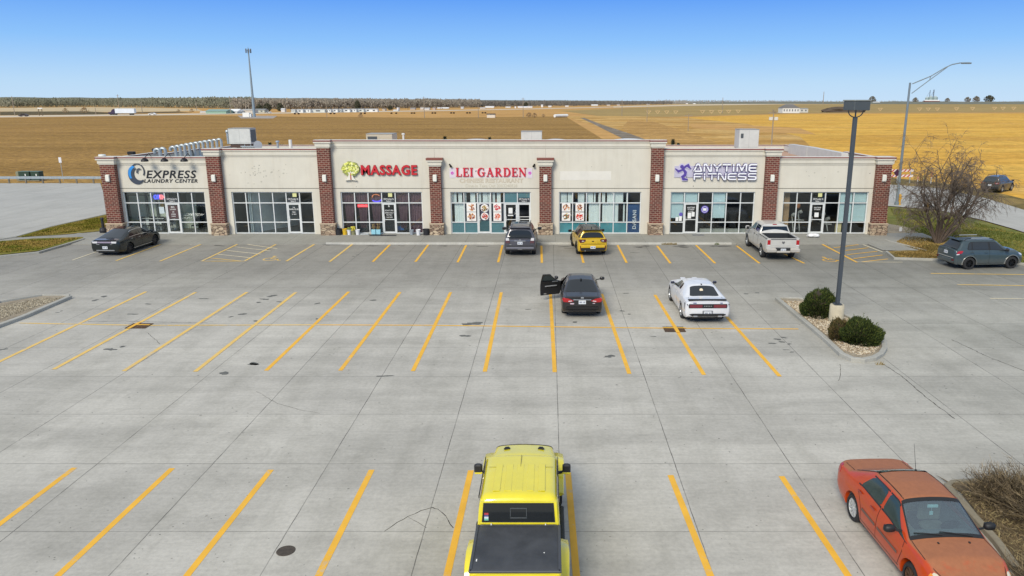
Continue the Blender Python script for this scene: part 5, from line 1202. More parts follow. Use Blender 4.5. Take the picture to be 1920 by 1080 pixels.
class Car:
    def __init__(s, name, label, cat, rows, W, wheels, R_, paintm, arch=None, group=None, skip=None, holes=(), zsw=None):
        s.t = thing(name, label, cat, (0,0,0), group); s.W = W; s.R = R_; s.wh = wheels; s.pm = paintm
        rows = sorted(rows, key=lambda r: r[0]); A = np.array(rows, float)
        xs = np.arange(A[0,0], A[-1,0]+1e-6, DX); s.x0 = xs[0]; s.xs = xs; s.x1 = xs[-1]
        P = np.stack([np.interp(xs, A[:,0], A[:,c]) for c in range(1, A.shape[1])], 1)  # zs wm zb wb wr zr zt
        def sm(a, n):
            for _ in range(n):
                b = a.copy(); b[1:-1] = (a[:-2]+2*a[1:-1]+a[2:])/4; a = b
            return a
        P = sm(P, 3)
        zs, wm, zb, wb, wr, zr, zt = P.T
        pts = np.zeros((len(xs), 7, 2))
        pts[:,0] = np.stack([wm*.94, zs], 1); pts[:,1] = np.stack([wm, zs+.16], 1)
        pts[:,2] = np.stack([wm*.995, zb-.17], 1); pts[:,3] = np.stack([wb, zb], 1)
        pts[:,4] = np.stack([wr, zr], 1); pts[:,5] = np.stack([wr*.55, zt-(zt-zr)*.28], 1); pts[:,6] = np.stack([wr*0, zt], 1)
        n = 6*K+1; g = np.zeros((len(xs), n, 2))
        for i in range(6):
            for k in range(K): g[:, i*K+k] = pts[:, i]*(1-k/K)+pts[:, i+1]*(k/K)
        g[:, -1] = pts[:, 6]
        for _ in range(2):
            h = g.copy(); h[:,1:-1] = (g[:,:-2]+2*g[:,1:-1]+g[:,2:])/4; h[:,-1,1] = (g[:,-1,1]+g[:,-2,1])/2
            g = h
        # wheel arches
        ra = arch or R_+.06
        for xw in wheels:
            dx = xs-xw; z = np.where(np.abs(dx) < ra, R_+np.sqrt(np.maximum(0, ra*ra-dx*dx)), -1)
            for j in range(n//2+2): g[:, j, 1] = np.maximum(g[:, j, 1], z)
        s.g = g; s.n = n
    def S(s, x, v):
        """v 0..12 : left sill -> roof centre (6) -> right sill"""
        sgn = 1
        if v > 6: v = 12-v; sgn = -1
        u = (x-s.x0)/DX; u = min(max(u, 0), len(s.xs)-1.001); i = int(u); fu = u-i
        w_ = min(max(v*K, 0), s.n-1.001); j = int(w_); fw = w_-j
        a = s.g[i,j]*(1-fu)*(1-fw)+s.g[i+1,j]*fu*(1-fw)+s.g[i,j+1]*(1-fu)*fw+s.g[i+1,j+1]*fu*fw
        return Vector((x, sgn*a[0], a[1]))
    def Nn(s, x, v):
        e = .03; a = s.S(x+e, v)-s.S(x-e, v); b = s.S(x, min(12, v+.12))-s.S(x, max(0, v-.12)); c = a.cross(b)
        if c.length < 1e-9: return Vector((0,0,1))
        c.normalize(); o = s.S(x, v)-Vector((x, 0, .6)); 
        return c if c.dot(o) > 0 else -c
    def body(s, holes=(), openx=None, mi=None):
        """holes: (xa,xb,va,vb) left openings in grid; openx=(xa,xb): no skin above v=3 there"""
        vs = []; nx = len(s.xs); n = s.n; m = 2*n-1
        for i in range(nx):
            for j in range(n): vs.append((s.xs[i], s.g[i,j,0], s.g[i,j,1]))
            for j in range(n-2, -1, -1): vs.append((s.xs[i], -s.g[i,j,0], s.g[i,j,1]))
        fs = []
        for i in range(nx-1):
            xc = s.xs[i]+DX/2
            for j in range(m-1):
                v = (j+.5)/K; vv = v if v <= 6 else 12-v
                if openx and openx[0] < xc < openx[1] and vv > 3.05: continue
                if any(h(xc, v) for h in holes): continue
                fs.append((i*m+j, i*m+j+1, (i+1)*m+j+1, (i+1)*m+j))
            fs.append((i*m+m-1, i*m, (i+1)*m, (i+1)*m+m-1))
        for base in (0, (nx-1)*m):
            for j in range(n-1):
                a, b = base+j, base+m-1-j
                f = (a, a+1, b-1, b) if b-1 != a+1 else (a, a+1, b)
                fs.append(f if base else f[::-1])
        mb = MB(); mb.v = vs; mb.f = fs; mb.m = [0]*len(fs)
        s.b = mb.build('body', s.pm, s.t, smooth=38); return s.b
    def patch(s, name, ua, ub, va, vb, m, off=.006, th=.012, r=.0, uat=None, ubt=None, nu=12, nv=6, parent=None, mirror=False, hold=False, rv=.0):
        """patch of the skin; ua/ub at va, uat/ubt at vb"""
        uat = ua if uat is None else uat; ubt = ub if ubt is None else ubt
        mb = MB()
        for side in ((0,1) if mirror else (0,)):
            out = []; inn = []
            for j in range(nv+1):
                t = j/nv; v = va+(vb-va)*t; a = ua+(uat-ua)*t; b = ub+(ubt-ub)*t
                e = abs(2*t-1); k = max(0, (e-.55)/.45); sh = r*(1-math.sqrt(max(0, 1-k*k)))
                a += sh if b > a else -sh; b -= sh if b > a else -sh
                for i in range(nu+1):
                    u = a+(b-a)*i/nu; vv = 12-v if side else v
                    p = s.S(u, vv); nn = s.Nn(u, vv); out.append(p+nn*off); inn.append(p+nn*(off-th))
            q = nu+1; N_ = len(out)
            fs = [(j*q+i, j*q+i+1, (j+1)*q+i+1, (j+1)*q+i) for j in range(nv) for i in range(nu)]
            fs += [tuple(N_+k for k in f[::-1]) for f in fs]
            rim = [i for i in range(q)]+[(j*q+nu) for j in range(1,nv+1)]+[nv*q+i for i in range(nu-1,-1,-1)]+[j*q for j in range(nv-1,0,-1)]
            fs += [(rim[k], rim[(k+1) % len(rim)], N_+rim[(k+1) % len(rim)], N_+rim[k]) for k in range(len(rim))]
            mb.add(out+inn, fs)
        if hold: return mb
        return mb.build(name, m, parent or s.t, smooth=35)
    def seam(s, mb, pts, wd=.012, off=.003):
        """thin dark gap along (x, v) points"""
        for (a, b) in zip(pts[:-1], pts[1:]):
            n = max(1, int(max(abs(a[0]-b[0])/.15, abs(a[1]-b[1])/.4)))
            for k in range(n):
                q = [(a[0]+(b[0]-a[0])*(k+f)/n, a[1]+(b[1]-a[1])*(k+f)/n) for f in (0,1)]
                P = [s.S(*p) for p in q]; nn = s.Nn(*q[0]); d = P[1]-P[0]
                if d.length < 1e-6: continue
                d.normalize(); sd = nn.cross(d)*wd/2; o = nn*off
                mb.add([P[0]+sd+o, P[0]-sd+o, P[1]-sd+o, P[1]+sd+o], [(0,1,2,3)])
    def seams(s, lines, both=True, wd=.014):
        mb = MB()
        for l in lines:
            s.seam(mb, l, wd)
            if both: s.seam(mb, [(x, 12-v) for x, v in l], wd)
        return mb.build('panel_gaps', M_SEAM, s.b)
    def wheels(s, rim=M_SILV, spokes=5, tw=.22, rr=.68, inset=.03, style='spoke', rimf=None):
        R_ = s.R
        for xi, xw in enumerate(s.wh):
            for sd in (1, -1):
                y1 = sd*(s.W/2-inset); y0 = y1-sd*tw; tag_ = (xi, sd)
                q = MB(); pr = [(R_*rr, 0), (R_*.90, 0), (R_*.985, .03), (R_, .06), (R_, tw-.06), (R_*.985, tw-.03), (R_*.90, tw), (R_*rr, tw)]
                q.lathe([(a, y0+sd*b) for a, b in pr], (xw, 0, R_), 28, 'y', cap=False)
                w_ = q.build('wheel', M_TYRE, s.t, smooth=40)
                q = MB(); r0 = R_*rr
                q.lathe([(r0, y0), (r0, y1-sd*.02), (r0*.93, y1-sd*.012), (r0*.90, y1-sd*.06), (r0*.88, y1-sd*.10)], (xw,0,R_), 28, 'y', cap=False)
                q.tube((xw,y1-sd*.11,R_), (xw,y1-sd*.025,R_), r0*.2, r0*.17, 12)
                for k in range(spokes):
                    a = 2*math.pi*k/spokes+.3
                    c, sn = math.cos(a), math.sin(a); wd = (.16 if spokes < 8 else .09)*r0
                    def pt(rad, off, yy): return (xw+c*rad-sn*off, yy, R_+sn*rad+c*off)
                    vs = [pt(r0*.14,-wd*1.1,y1-sd*.03), pt(r0*.14,wd*1.1,y1-sd*.03), pt(r0*.93,wd*.8,y1-sd*.015), pt(r0*.93,-wd*.8,y1-sd*.015),
                          pt(r0*.14,-wd*1.1,y1-sd*.08), pt(r0*.14,wd*1.1,y1-sd*.08), pt(r0*.93,wd*.8,y1-sd*.06), pt(r0*.93,-wd*.8,y1-sd*.06)]
                    q.add(vs, [(0,1,2,3),(4,7,6,5),(0,4,5,1),(1,5,6,2),(2,6,7,3),(3,7,4,0)])
                ri = rimf(xi, sd) if rimf else rim
                q.build('rim', ri, w_, smooth=35)
                q = MB(); q.tube((xw,y0,R_),(xw,y1-sd*.10,R_),r0*.9,r0*.9,20); q.build('brake_disc', M_TRIM, w_)
    def under(s):
        q = MB(); w_ = s.W/2-.30; zz = s.g[:, 0, 1].min()
        q.box(s.x0+.25, s.x1-.25, -w_, w_, zz-.02, zz+.30); q.box(s.wh[0]-.05, s.wh[0]+.05, -s.W/2+.2, s.W/2-.2, s.R-.05, s.R+.05); q.box(s.wh[1]-.05, s.wh[1]+.05, -s.W/2+.2, s.W/2-.2, s.R-.05, s.R+.05)
        q.build('underbody', M_TRIM, s.t)
    def arch(s, m, r0, r1, out=.03, inn=.10, a0=-8, a1=188, name='wheel_arch', n=16):
        for xw in s.wh:
            mb = MB()
            for sd in (1,-1):
                vs = []
                for k in range(n+1):
                    a = R(a0+(a1-a0)*k/n); c, sn = math.cos(a), math.sin(a)
                    yb = sd*(s.W/2)
                    for rad, yy in ((r0, yb-sd*inn), (r0, yb+sd*out*.9), (r0+(r1-r0)*.4, yb+sd*out), (r1, yb+sd*(out*.3-.02)), (r1, yb-sd*inn)):
                        vs.append((xw+c*rad, yy, max(.02, s.R+sn*rad)))
                q = 5; fs = [(k*q+j, k*q+j+1, (k+1)*q+j+1, (k+1)*q+j) for k in range(n) for j in range(q-1)]
                fs += [tuple(range(q)), tuple(range(n*q, n*q+q))]
                mb.add(vs, fs)
            mb.build(name, m, s.t, smooth=40)
    def mirror(s, x, z, m=None, y=None, sz=(.12,.22,.16), stalk=.08):
        y = y or s.W/2
        for sd in (1,-1):
            q = MB(); q.cbox((x, sd*(y+stalk+sz[1]/2), z), sz, 0, 0, .035)
            o = q.build('mirror', m or s.pm, s.t, smooth=60)
            q = MB(); q.tube((x+.03, sd*(y-.12), z-sz[2]*.4), (x, sd*(y+stalk+.02), z-.03), .028, .022, 6); q.build('mirror_arm', M_TRIM, o)
            q = MB(); q.box(x-sz[0]/2-.006, x-sz[0]/2-.001, sd*(y+stalk+.03), sd*(y+stalk+sz[1]-.03), z-sz[2]/2+.03, z+sz[2]/2-.03); q.build('mirror_glass', M_CGLASS, o)
    def handles(s, pts, m=None):
        for x, v in pts:
            for vv in (v, 12-v):
                p = s.S(x, vv); nn = s.Nn(x, vv); q = MB(); q.cbox(p+nn*.025, (.19,.025,.03), 0, 0, .008); q.build('door_handle', m or s.pm, s.t)
    def plate(s, z, x=None, y=0, rear=True, w_=.31):
        x = x if x is not None else (s.x0 if rear else s.x1); d = -1 if rear else 1
        q = MB(); q.box(x+d*.012, x+d*.026, y-w_/2, y+w_/2, z-.08, z+.08); o = q.build('number_plate', M_PLATE, s.t)
        q = MB()
        for k in range(6):
            if k == 2: continue
            yy = y-w_/2+.05+k*.042; q.box(x+d*.0265, x+d*.028, yy-.013, yy+.013, z-.035, z+.035)
        q.build('plate_characters', M_PTXT, o)
        return o
    def rplate(s, name, poly, m, x, t0=.02, t1=.02, parent=None, mirror=True, smooth=False):
        """outline in (y,z) extruded along x, on both sides"""
        mb = MB(); mb.prism(poly, x-t0, x+t1, 'x')
        if mirror:
            mb2 = MB(); mb2.prism([(-y, z) for y, z in poly][::-1], x-t0, x+t1, 'x')
            mb.build(name, m, parent or s.t); return mb2.build(name, m, parent or s.t)
        return mb.build(name, m, parent or s.t)
    def place(s, x, y, hd, z=0):
        s.t.location = (x, y, z); s.t.rotation_euler = (0, 0, R(hd))
def template(L, W, H, zs=.22, tail=.98, xdeck=-1.7, zdeck=1.04, xrr=-.95, xhd=.3, xcowl=1.0, zcowl=1.0, znose=.70, wr=.60, belt_r=.95, belt_f=.90, tuck=.80, hoodw=.80, zhoodf=None, deckw=.80, hbulge=.04):
    h = W/2; e = -L/2; f = L/2; zh = zhoodf or zcowl-.10
    return [(e, zs+.19, h*tuck, tail-.12, h*(tuck-.03), h*(tuck-.12), tail-.02, tail),
            (e+.06, zs+.13, h*(tuck+.10), tail-.08, h*(tuck+.06), h*(tuck-.04), tail-.005, tail+.015),
            (e+.22, zs+.06, h*.97, (tail+belt_r)/2-.02, h*.92, h*deckw*.95, tail+.0, tail+.03),
            (xdeck, zs, h*.995, belt_r, h*.94, h*deckw, zdeck-.03, zdeck),
            (xrr, zs, h, belt_r, h*.945, wr, H-.09, H-.04),
            ((xrr+xhd)/2, zs, h, (belt_r+belt_f)/2, h*.945, wr+.01, H-.055, H),
            (xhd, zs, h, belt_f, h*.94, wr, H-.075, H-.02),
            (xcowl, zs, h, belt_f-.02, h*.94, h*hoodw, zcowl-.06, zcowl),
            (xcowl+(f-xcowl)*.5, zs, h*.99, belt_f-.07, h*.92, h*hoodw*.92, zh-.02+.0, zh+hbulge),
            (f-.32, zs+.01, h*.93, znose+.04, h*.83, h*hoodw*.80, znose+.07, znose+.10),
            (f-.10, zs+.03, h*.82, znose-.04, h*.72, h*.60, znose, znose+.03),
            (f, zs+.08, h*.66, znose-.16, h*.60, h*.45, znose-.12, znose-.10)]
# ---------------------------------------------------------------- 1 faded red sedan, nearest on the right
M_SIDEG = mat('side_glass_green', (52,66,62), .08, 0, .2, 2, spec=.6)
def red_sedan():
    L, W, H = 4.53, 1.72, 1.47
    pm = paint('faded_red_paint', (188,64,8), .30, .06, 0, .35, (150,116,92), .5, fade=(158,100,66))
    rows = template(L, W, H, .21, .99, -1.66, 1.05, -.88, .28, 1.04, .99, .70, .60, .95, .90, .84, .90, .93, .82, .03)
    c = Car('sedan', 'faded red sedan with bleached hood and roof, parked at bottom right facing the camera', 'car', rows, W, (-1.24,1.36), .315, pm)
    ws = (.36, .98); 
    hole = lambda x, v: (.34 < x < 1.0 and 4.12 < v < 7.88) or (-.80 > x > -1.58 and 4.3 < v < 7.7)
    c.body(holes=(hole,))
    c.patch('windshield', 1.02, .32, 4.08, 7.92, M_CARWIN, .004, .01, .05, nu=10, nv=22)
    c.patch('rear_window', -1.60, -.84, 4.25, 7.75, M_CARWIN, .004, .01, .06, nu=10, nv=20)
    for sd in (0,1):
        f = (lambda v: v) if not sd else (lambda v: 12-v)
        c.patch('side_window', -.02, 1.0, f(3.12), f(3.93), M_SIDEG, .006, .012, .03, uat=-.02, ubt=.36, parent=None)
        c.patch('side_window', -1.04, -.12, f(3.12), f(3.93), M_SIDEG, .006, .012, .05, uat=-.74, ubt=-.12)
        for name, a, b, at, bt in (('f', -.05, 1.03, -.05, .34), ('r', -1.1, -.09, -.78, -.09)):
            q = MB()
            for v0, v1 in ((3.06,3.14),(3.91,3.98)):
                k0 = (v0-3.1)/.85; s0 = c.patch('x', a+(at-a)*k0, b+(bt-b)*k0, f(v0), f(v1), None, .006, .01, hold=True, nv=2); q.add(s0.v, s0.f)
            q.build('window_trim', M_TRIM, c.t)
    c.patch('glass_seal', .30, .37, 4.05, 7.95, M_TRIM, .009, .012, nu=2, nv=20); c.patch('glass_seal', .97, 1.05, 4.02, 7.98, M_TRIM, .009, .012, nu=2, nv=20)
    for a_, b_, v0, v1 in ((.34,1.03,4.02,4.12),(.34,1.03,7.88,7.98),(-1.60,-.84,4.2,4.28),(-1.60,-.84,7.72,7.8)): c.patch('glass_seal', a_, b_, v0, v1, M_TRIM, .008, .012, nu=10, nv=1)
    # roof edge mouldings
    for vv in (4.25, 7.75): q = MB(); c.seam(q, [(-.9,vv),(.28,vv)], .02); q.build('roof_moulding', M_SEAM, c.b)
    c.seams([[(-.08,3.1),(-.08,.5)],[(.98,3.05),(1.0,1.9),(.86,.6)],[(-1.06,3.1),(-1.0,2.4),(-.80,1.5),(-.78,.6)],[(-.82,.55),(.9,.55)],[(1.06,4.1),(1.6,3.75),(2.05,3.9)],[(2.02,4.0),(2.08,6)],[(-1.66,4.1),(-2.1,4.0)]])
    for f in (lambda v: v, lambda v: 12-v):
        for a, b in ((-.74,-.12),(-.02,.84)): c.patch('side_moulding', a, b, f(1.45), f(1.6), mat('moulding_grey', (112,84,74), .6, var=.1), .014, .012, nu=6, nv=2)
    c.handles([(-.30,2.55),(-1.16+.24,2.62)], paint('handle_red', (150,44,26), .3))
    c.under()
    c.wheels(M_SILV, 10, .2, .70, .03, rimf=lambda xi, sd: (M_RUST if xi == 1 and sd == -1 else mat('hubcap', (196,198,198), .4, .3, .06, 6)))
    c.mirror(.74, 1.02, M_TRIM, .84, (.13,.22,.15), .06)
    # lamps
    for f in (lambda v: v, lambda v: 12-v):
        c.patch('headlight', 1.88, 2.20, f(2.35), f(3.75), mat('headlight_hazy', (206,200,178), .2, 0, .1, 8, coat=.4), .006, .03, .05, uat=1.86, ubt=2.05)
        c.patch('indicator', 1.84, 1.90, f(2.4), f(3.1), M_AMBER, .007, .02, .01)
        c.patch('tail_light', -2.22, -2.0, f(2.1), f(3.6), M_TAIL, .008, .03, .03, uat=-2.22, ubt=-2.05)
    # bleached rear edge, wipers, washer jets, aerial
    q = MB()
    for (x_, y_, x2, y2) in ((1.04,.50,.96,-.12),(1.02,-.10,.94,-.62)):
        P = []
        for k in range(7):
            xx = x_+(x2-x_)*k/6; yy = y_+(y2-y_)*k/6
            # height of skin there
            best = min((abs(abs(c.S(xx, v/10).y)-abs(yy)), v/10) for v in range(40,61))[1]; P.append(Vector((xx, yy, c.S(xx, best).z+.025)))
        q.path(P, .011, 5)
    q.build('wiper', M_TRIM, c.t)
    q = MB(); 
    for yy in (.33,-.28): q.cbox((1.22,yy,c.S(1.22,5.2).z+.01),(.04,.03,.02))
    q.build('washer_jet', M_TRIM, c.t)
    q = MB(); q.tube((-.82,.28,c.S(-.82,5.3).z-.01),(-.82,.28,c.S(-.82,5.3).z+.03),.03,.02,8); q.tube((-.82,.28,1.42),(-1.05,.30,1.95),.006,.003,5); q.build('aerial', M_TRIM, c.t)
    # cabin
    q = MB(); q.box(-1.6,1.05,-.72,.72,.24,.34); q.build('cabin_floor', M_TRIM, c.t)
    for yy in (.36,-.36):
        q = MB(); q.cbox((.02,yy,.52),(.52,.5,.18),0,0,.05); q.cbox((-.28,yy,.85),(.14,.48,.55),0,0,.05); q.cbox((-.32,yy,1.20),(.10,.26,.16),0,0,.04); q.build('seat', M_SEAT, c.t)
    q = MB(); q.cbox((-.98,0,.52),(.5,1.3,.2),0,0,.05); q.cbox((-1.26,0,.80),(.14,1.25,.42),0,0,.05); q.build('rear_seat', M_SEAT, c.t)
    q = MB(); q.box(-1.6,1.0,.73,.76,.3,.88); q.box(-1.6,1.0,-.76,-.73,.3,.88); q.box(-1.75,-1.45,-.72,.72,.3,.92); q.build('cabin_lining', M_DASH, c.t)
    q = MB(); q.cbox((.80,0,.84),(.40,1.34,.16),0,0,.05); q.box(.62,1.02,-.66,.66,.4,.78); q.build('dashboard', M_DASH, c.t)
    q = MB(); q.lathe([(.17,-.012),(.19,0),(.17,.012),(.155,0),(.17,-.012)], (0,0,0), 20); q.cbox((0,0,0),(.32,.05,.02)); q.cbox((0,0,0),(.10,.12,.03))
    M_ = Matrix.Translation((.50,.36,.92)) @ Matrix.Rotation(R(-62),4,'Y'); q.v = [tuple(M_ @ Vector(p)) for p in q.v]; q.build('steering_wheel', M_TRIM, c.t)
    q = MB(); q.cbox((.42,0,1.30),(.03,.22,.07),0,0,.01); q.tube((.40,0,1.26),(.40,0,1.16),.004,None,4); q.cbox((.40,0,1.13),(.01,.07,.08)); q.build('rear_view_mirror', mat('air_freshener', (170,200,200), .6, var=.1), c.t)
    q = MB(); q.box(L/2-.06,L/2+.01,-.5,.5,.3,.42); q.build('grille', M_TRIM, c.t)
    c.plate(.42, L/2, 0, False)
    return c
# ---------------------------------------------------------------- 2 yellow pickup
def yellow_pickup():
    L, W = 5.5, 1.62
    pm = paint('yellow_paint', (228,212,44), .22, .0, 0, .9)
    h = W/2; zs = .50; e = -2.88
    # x: zs wm zb wb wr zr zt
    rail = 1.30
    rows = [(e,zs+.02,h-.05,rail-.05,h-.06,h-.08,rail-.01,rail), (e+.08,zs,h,rail-.03,h-.01,h-.06,rail-.005,rail), (-1.32,zs,h,rail-.03,h-.01,h-.06,rail-.005,rail),
            (-1.29,zs,h,1.24,h-.01,h-.05,1.36,1.38),(-1.25,zs,h,1.24,h-.01,h-.045,1.60,1.62),(-1.18,zs,h,1.24,h-.01,h-.05,1.76,1.80),(-1.06,zs,h,1.24,h-.01,h-.05,1.81,1.845),(-.2,zs,h,1.24,h-.01,h-.05,1.82,1.85),(.58,zs,h,1.24,h-.01,h-.03,1.80,1.83),
            (.92,zs,h,1.24,h-.01,h-.04,1.31,1.35),(1.0,zs,h,1.22,h-.03,h-.07,1.28,1.32),(1.7,zs,h-.04,1.2,h-.07,h-.13,1.26,1.31),(2.30,zs,h-.10,1.14,h-.13,h-.18,1.20,1.25),(2.42,zs+.02,h-.16,1.02,h-.20,h-.28,1.08,1.11)]
    c = Car('pickup_truck', 'bright yellow pickup truck with black soft bed cover, parked nose away at the bottom centre', 'pickup truck', rows, W, (-1.75,1.74), .41, pm, arch=.50)
    c.body(openx=(e+.06,-1.33))
    c.W = 1.90
    # bed, cover
    q = MB(); q.box(e+.05,-1.34,-h+.02,-h+.10,.7,rail); q.box(e+.05,-1.34,h-.10,h-.02,.7,rail); q.box(e+.02,e+.08,-h+.04,h-.04,.7,rail-.002); q.box(-1.40,-1.34,-h+.1,h-.1,.7,rail); q.build('bed_wall', pm, c.t)
    m, nt, b = newmat('tonneau_vinyl'); v = coords(nt); n1 = noise_(nt, v, 2.2, 5, .6, .4)
    nt.links.new(ramp(nt, n1, [(.3, srgb(50,52,56)), (.7, srgb(70,72,76))]), b.inputs['Base Color']); b.inputs['Roughness'].default_value = .62
    bump(nt, b, noise_(nt, coords(nt, (1,3,1)), 2.0, 3, .5), .25, .03)
    q = MB(); nX, nY = 20, 16; vs = []
    for i in range(nX+1):
        for j in range(nY+1):
            x = e+.07+(-1.37-e-.07)*i/nX; y = -h+.06+(2*h-.12)*j/nY; ed = min(i, nX-i, j, nY-j)
            vs.append((x, y, rail+.035+(.012 if ed > 0 else -.012)+.006*math.sin(x*9+math.sin(y*5))*min(1, ed/3)))
    fs = [(i*(nY+1)+j, i*(nY+1)+j+1, (i+1)*(nY+1)+j+1, (i+1)*(nY+1)+j) for i in range(nX) for j in range(nY)]
    q.add(vs, [f[::-1] for f in fs]); tc = q.build('bed_cover', m, c.t, smooth='all')
    q = MB(); zz = rail
    for sd in (1,-1): q.cbox(((e-1.34)/2, sd*(h-.035), zz+.015), (-1.34-e-.06,.06,.05), 0, 0, .012)
    q.cbox((e+.06,0,zz+.015),(.07,2*h-.04,.05),0,0,.012); q.cbox((-1.37,0,zz+.012),(.05,2*h-.14,.04),0,0,.01); q.build('cover_rail', mat('rail_dark', (74,76,80), .45, .2, .08), tc)
    q = MB(); q.box(e+.30,e+.36,h-.13,h-.11,zz+.05,zz+.06); q.box(e+.55,e+.57,-h+.30,-h+.32,zz+.05,zz+.056); q.box(-1.385,-1.355,h-.30,h-.28,zz+.03,zz+.05); q.box(-1.385,-1.355,-h+.28,-h+.30,zz+.03,zz+.05); q.build('cover_tag', WHT, tc)
    # rear window
    def cabx(z): return -1.335+ (z-1.30)*.20
    def slab(name, y0, y1, za, zb, off, m, parent=None, cut=0):
        q = MB(); xa, xb = cabx(za)-off, cabx(zb)-off
        q.add([(xa,y0,za),(xa,y1,za),(xb,y1-cut,zb),(xb,y0+cut,zb),(xa+.03,y0,za),(xa+.03,y1,za),(xb+.03,y1-cut,zb),(xb+.03,y0+cut,zb)], [(0,1,2,3),(7,6,5,4),(0,4,5,1),(1,5,6,2),(2,6,7,3),(3,7,4,0)]); return q.build(name, m, parent or c.t)
    # cab back skin (flat) so glass sits on it
    slab('cab_back', -h+.05, h-.05, 1.30, 1.74, -.012, pm, None, .03)
    rw = slab('rear_window', -h+.13, h-.13, 1.375, 1.70, .006, M_CGLASS, None, .03)
    slab('window_seal', -h+.105, h-.105, 1.355, 1.72, .0, M_TRIM, None, .03)
    q = MB(); 
    for (ya, yb, za, zb) in ((-.16,.16,1.44,1.455),(-.16,.16,1.62,1.635),(-.16,-.148,1.455,1.62),(.148,.16,1.455,1.62)):
        q.box(cabx((za+zb)/2)-.02, cabx((za+zb)/2)-.004, ya, yb, za, zb)
    q.build('slider_frame', mat('slider_grey', (84,88,90), .4, var=0), rw)
    for k, cc in enumerate(((196,70,76),(92,86,140),(222,226,232),(130,200,180))):
        q = MB(); z = 1.54-k*.035; q.box(cabx(z)-.018, cabx(z)-.005, h-.235, h-.155, z-.038, z); q.build('sticker', mat('sticker_%d' % k, cc, .5, var=.1), rw)
    # roof details
    q = MB(); q.box(.0,.52,-.005,.005,1.838,1.852); q.tube((.0,-h+.14,1.835),(.0,h-.14,1.835),.004,None,4); q.build('roof_panel_gap', mat('gap_olive', (140,130,40), .7, var=0), c.b)
    q = MB()
    for yy in (-.44,-.22,.0,.22,.44): q.cbox((-.45,yy,1.845),(1.1,.14,.010),0,0,.004)
    q.build('roof_rib', pm, c.t)
    for sd in (1,-1): q = MB(); q.box(-1.10,.56,sd*(h-.045),sd*(h-.03),1.74,1.79); q.build('drip_rail', M_TRIM, c.t)
    # windscreen, side glass
    c.patch('windshield', .90, .60, 4.1, 7.9, M_CGLASS, .006, .012, .02, nu=6, nv=16)
    for f in (lambda v: v, lambda v: 12-v):
        c.patch('side_window', -.10, .82, f(3.15), f(3.9), M_CGLASS, .006, .012, .02, uat=-.10, ubt=.62)
        c.patch('side_window', -1.02, -.18, f(3.15), f(3.9), M_CGLASS, .006, .012, .03, uat=-.98, ubt=-.18)
    c.seams([[(-.14,3.9),(-.14,.3)],[(.95,3.0),(.95,.3)],[(-1.12,3.0),(-1.12,1.5),(-1.0,.5)]])
    c.handles([(-.30,2.4),(-1.2+.16,2.4)], M_TRIM)
    # hood with vents, cowl
    q = MB()
    for sd in (1,-1):
        for k in range(4): q.cbox((1.98+k*.025,sd*.40,c.S(1.98,5.2).z+.010),(.016,.15-.02*k,.03),sd*.15)
    q.build('hood_vent', M_TRIM, c.t)
    q = MB(); s0 = c.patch('x', 2.30, 2.34, 2.9, 9.1, None, .02, .03, hold=True, nu=2, nv=22); q.add(s0.v, s0.f); q.build('hood_edge', M_TRIM, c.t)
    # flares
    for xw, fx in ((-1.75,0),(1.74,1)):
        for sd in (1,-1):
            q = MB(); k_ = .08 if fx else 0; prof = [(-.62,.62),(-.54,.88),(-.36,1.0+k_),(.0,1.03+k_),(.40,1.0+k_),(.58,.88),(.66,.62)]; vs = []
            hh = h-.06 if fx else h-.02
            for (dx, z) in prof:
                k = 1-abs(dx)/.62
                for (yy, zz) in ((hh-.10, z+.03),(hh+.04,z+.02),(hh+.155+.02*k, z-.01),(hh+.17+.02*k, z-.07),(hh+.06,z-.12)):
                    vs.append((xw+dx*(.93 if zz < z-.05 else 1), sd*yy, zz))
            fs = [(i*5+j, i*5+j+1, (i+1)*5+j+1, (i+1)*5+j) for i in range(6) for j in range(4)]+[(0,1,2,3,4),(30,31,32,33,34)]
            q.add(vs, fs); q.build('fender_flare', pm, c.t, smooth=60)
    c.under(); c.wheels(M_BLKRIM, 8, .26, .6, .06)
    # mirrors
    for sd in (1,-1):
        q = MB(); q.cbox((.86,sd*.97,1.36),(.12,.18,.21),0,0,.03); o = q.build('mirror', mat('mirror_black', (40,40,42), .45, var=.1), c.t)
        q = MB(); q.cbox((.84,sd*.965,1.27),(.10,.17,.05),0,0,.015); q.build('mirror_cap', pm, o)
        q = MB(); q.tube((.86,sd*.78,1.25),(.86,sd*.92,1.28),.035,None,6); q.build('mirror_arm', M_TRIM, o)
    # tail parts (mostly below the frame)
    q = MB(); q.cbox((e-.08,0,.62),(.2,1.7,.22),0,0,.04); q.build('rear_bumper', M_TRIM, c.t)
    c.rplate('tail_light', [(h-.02,.86),(h-.16,.86),(h-.16,1.12),(h-.02,1.12)], M_TAIL, e, .03, .02)
    q = MB()
    for sd in (1,-1): q.cbox((-.1,sd*(h+.06),.42),(1.9,.09,.08),0,0,.02)
    q.build('side_step', M_TRIM, c.t)
    return c
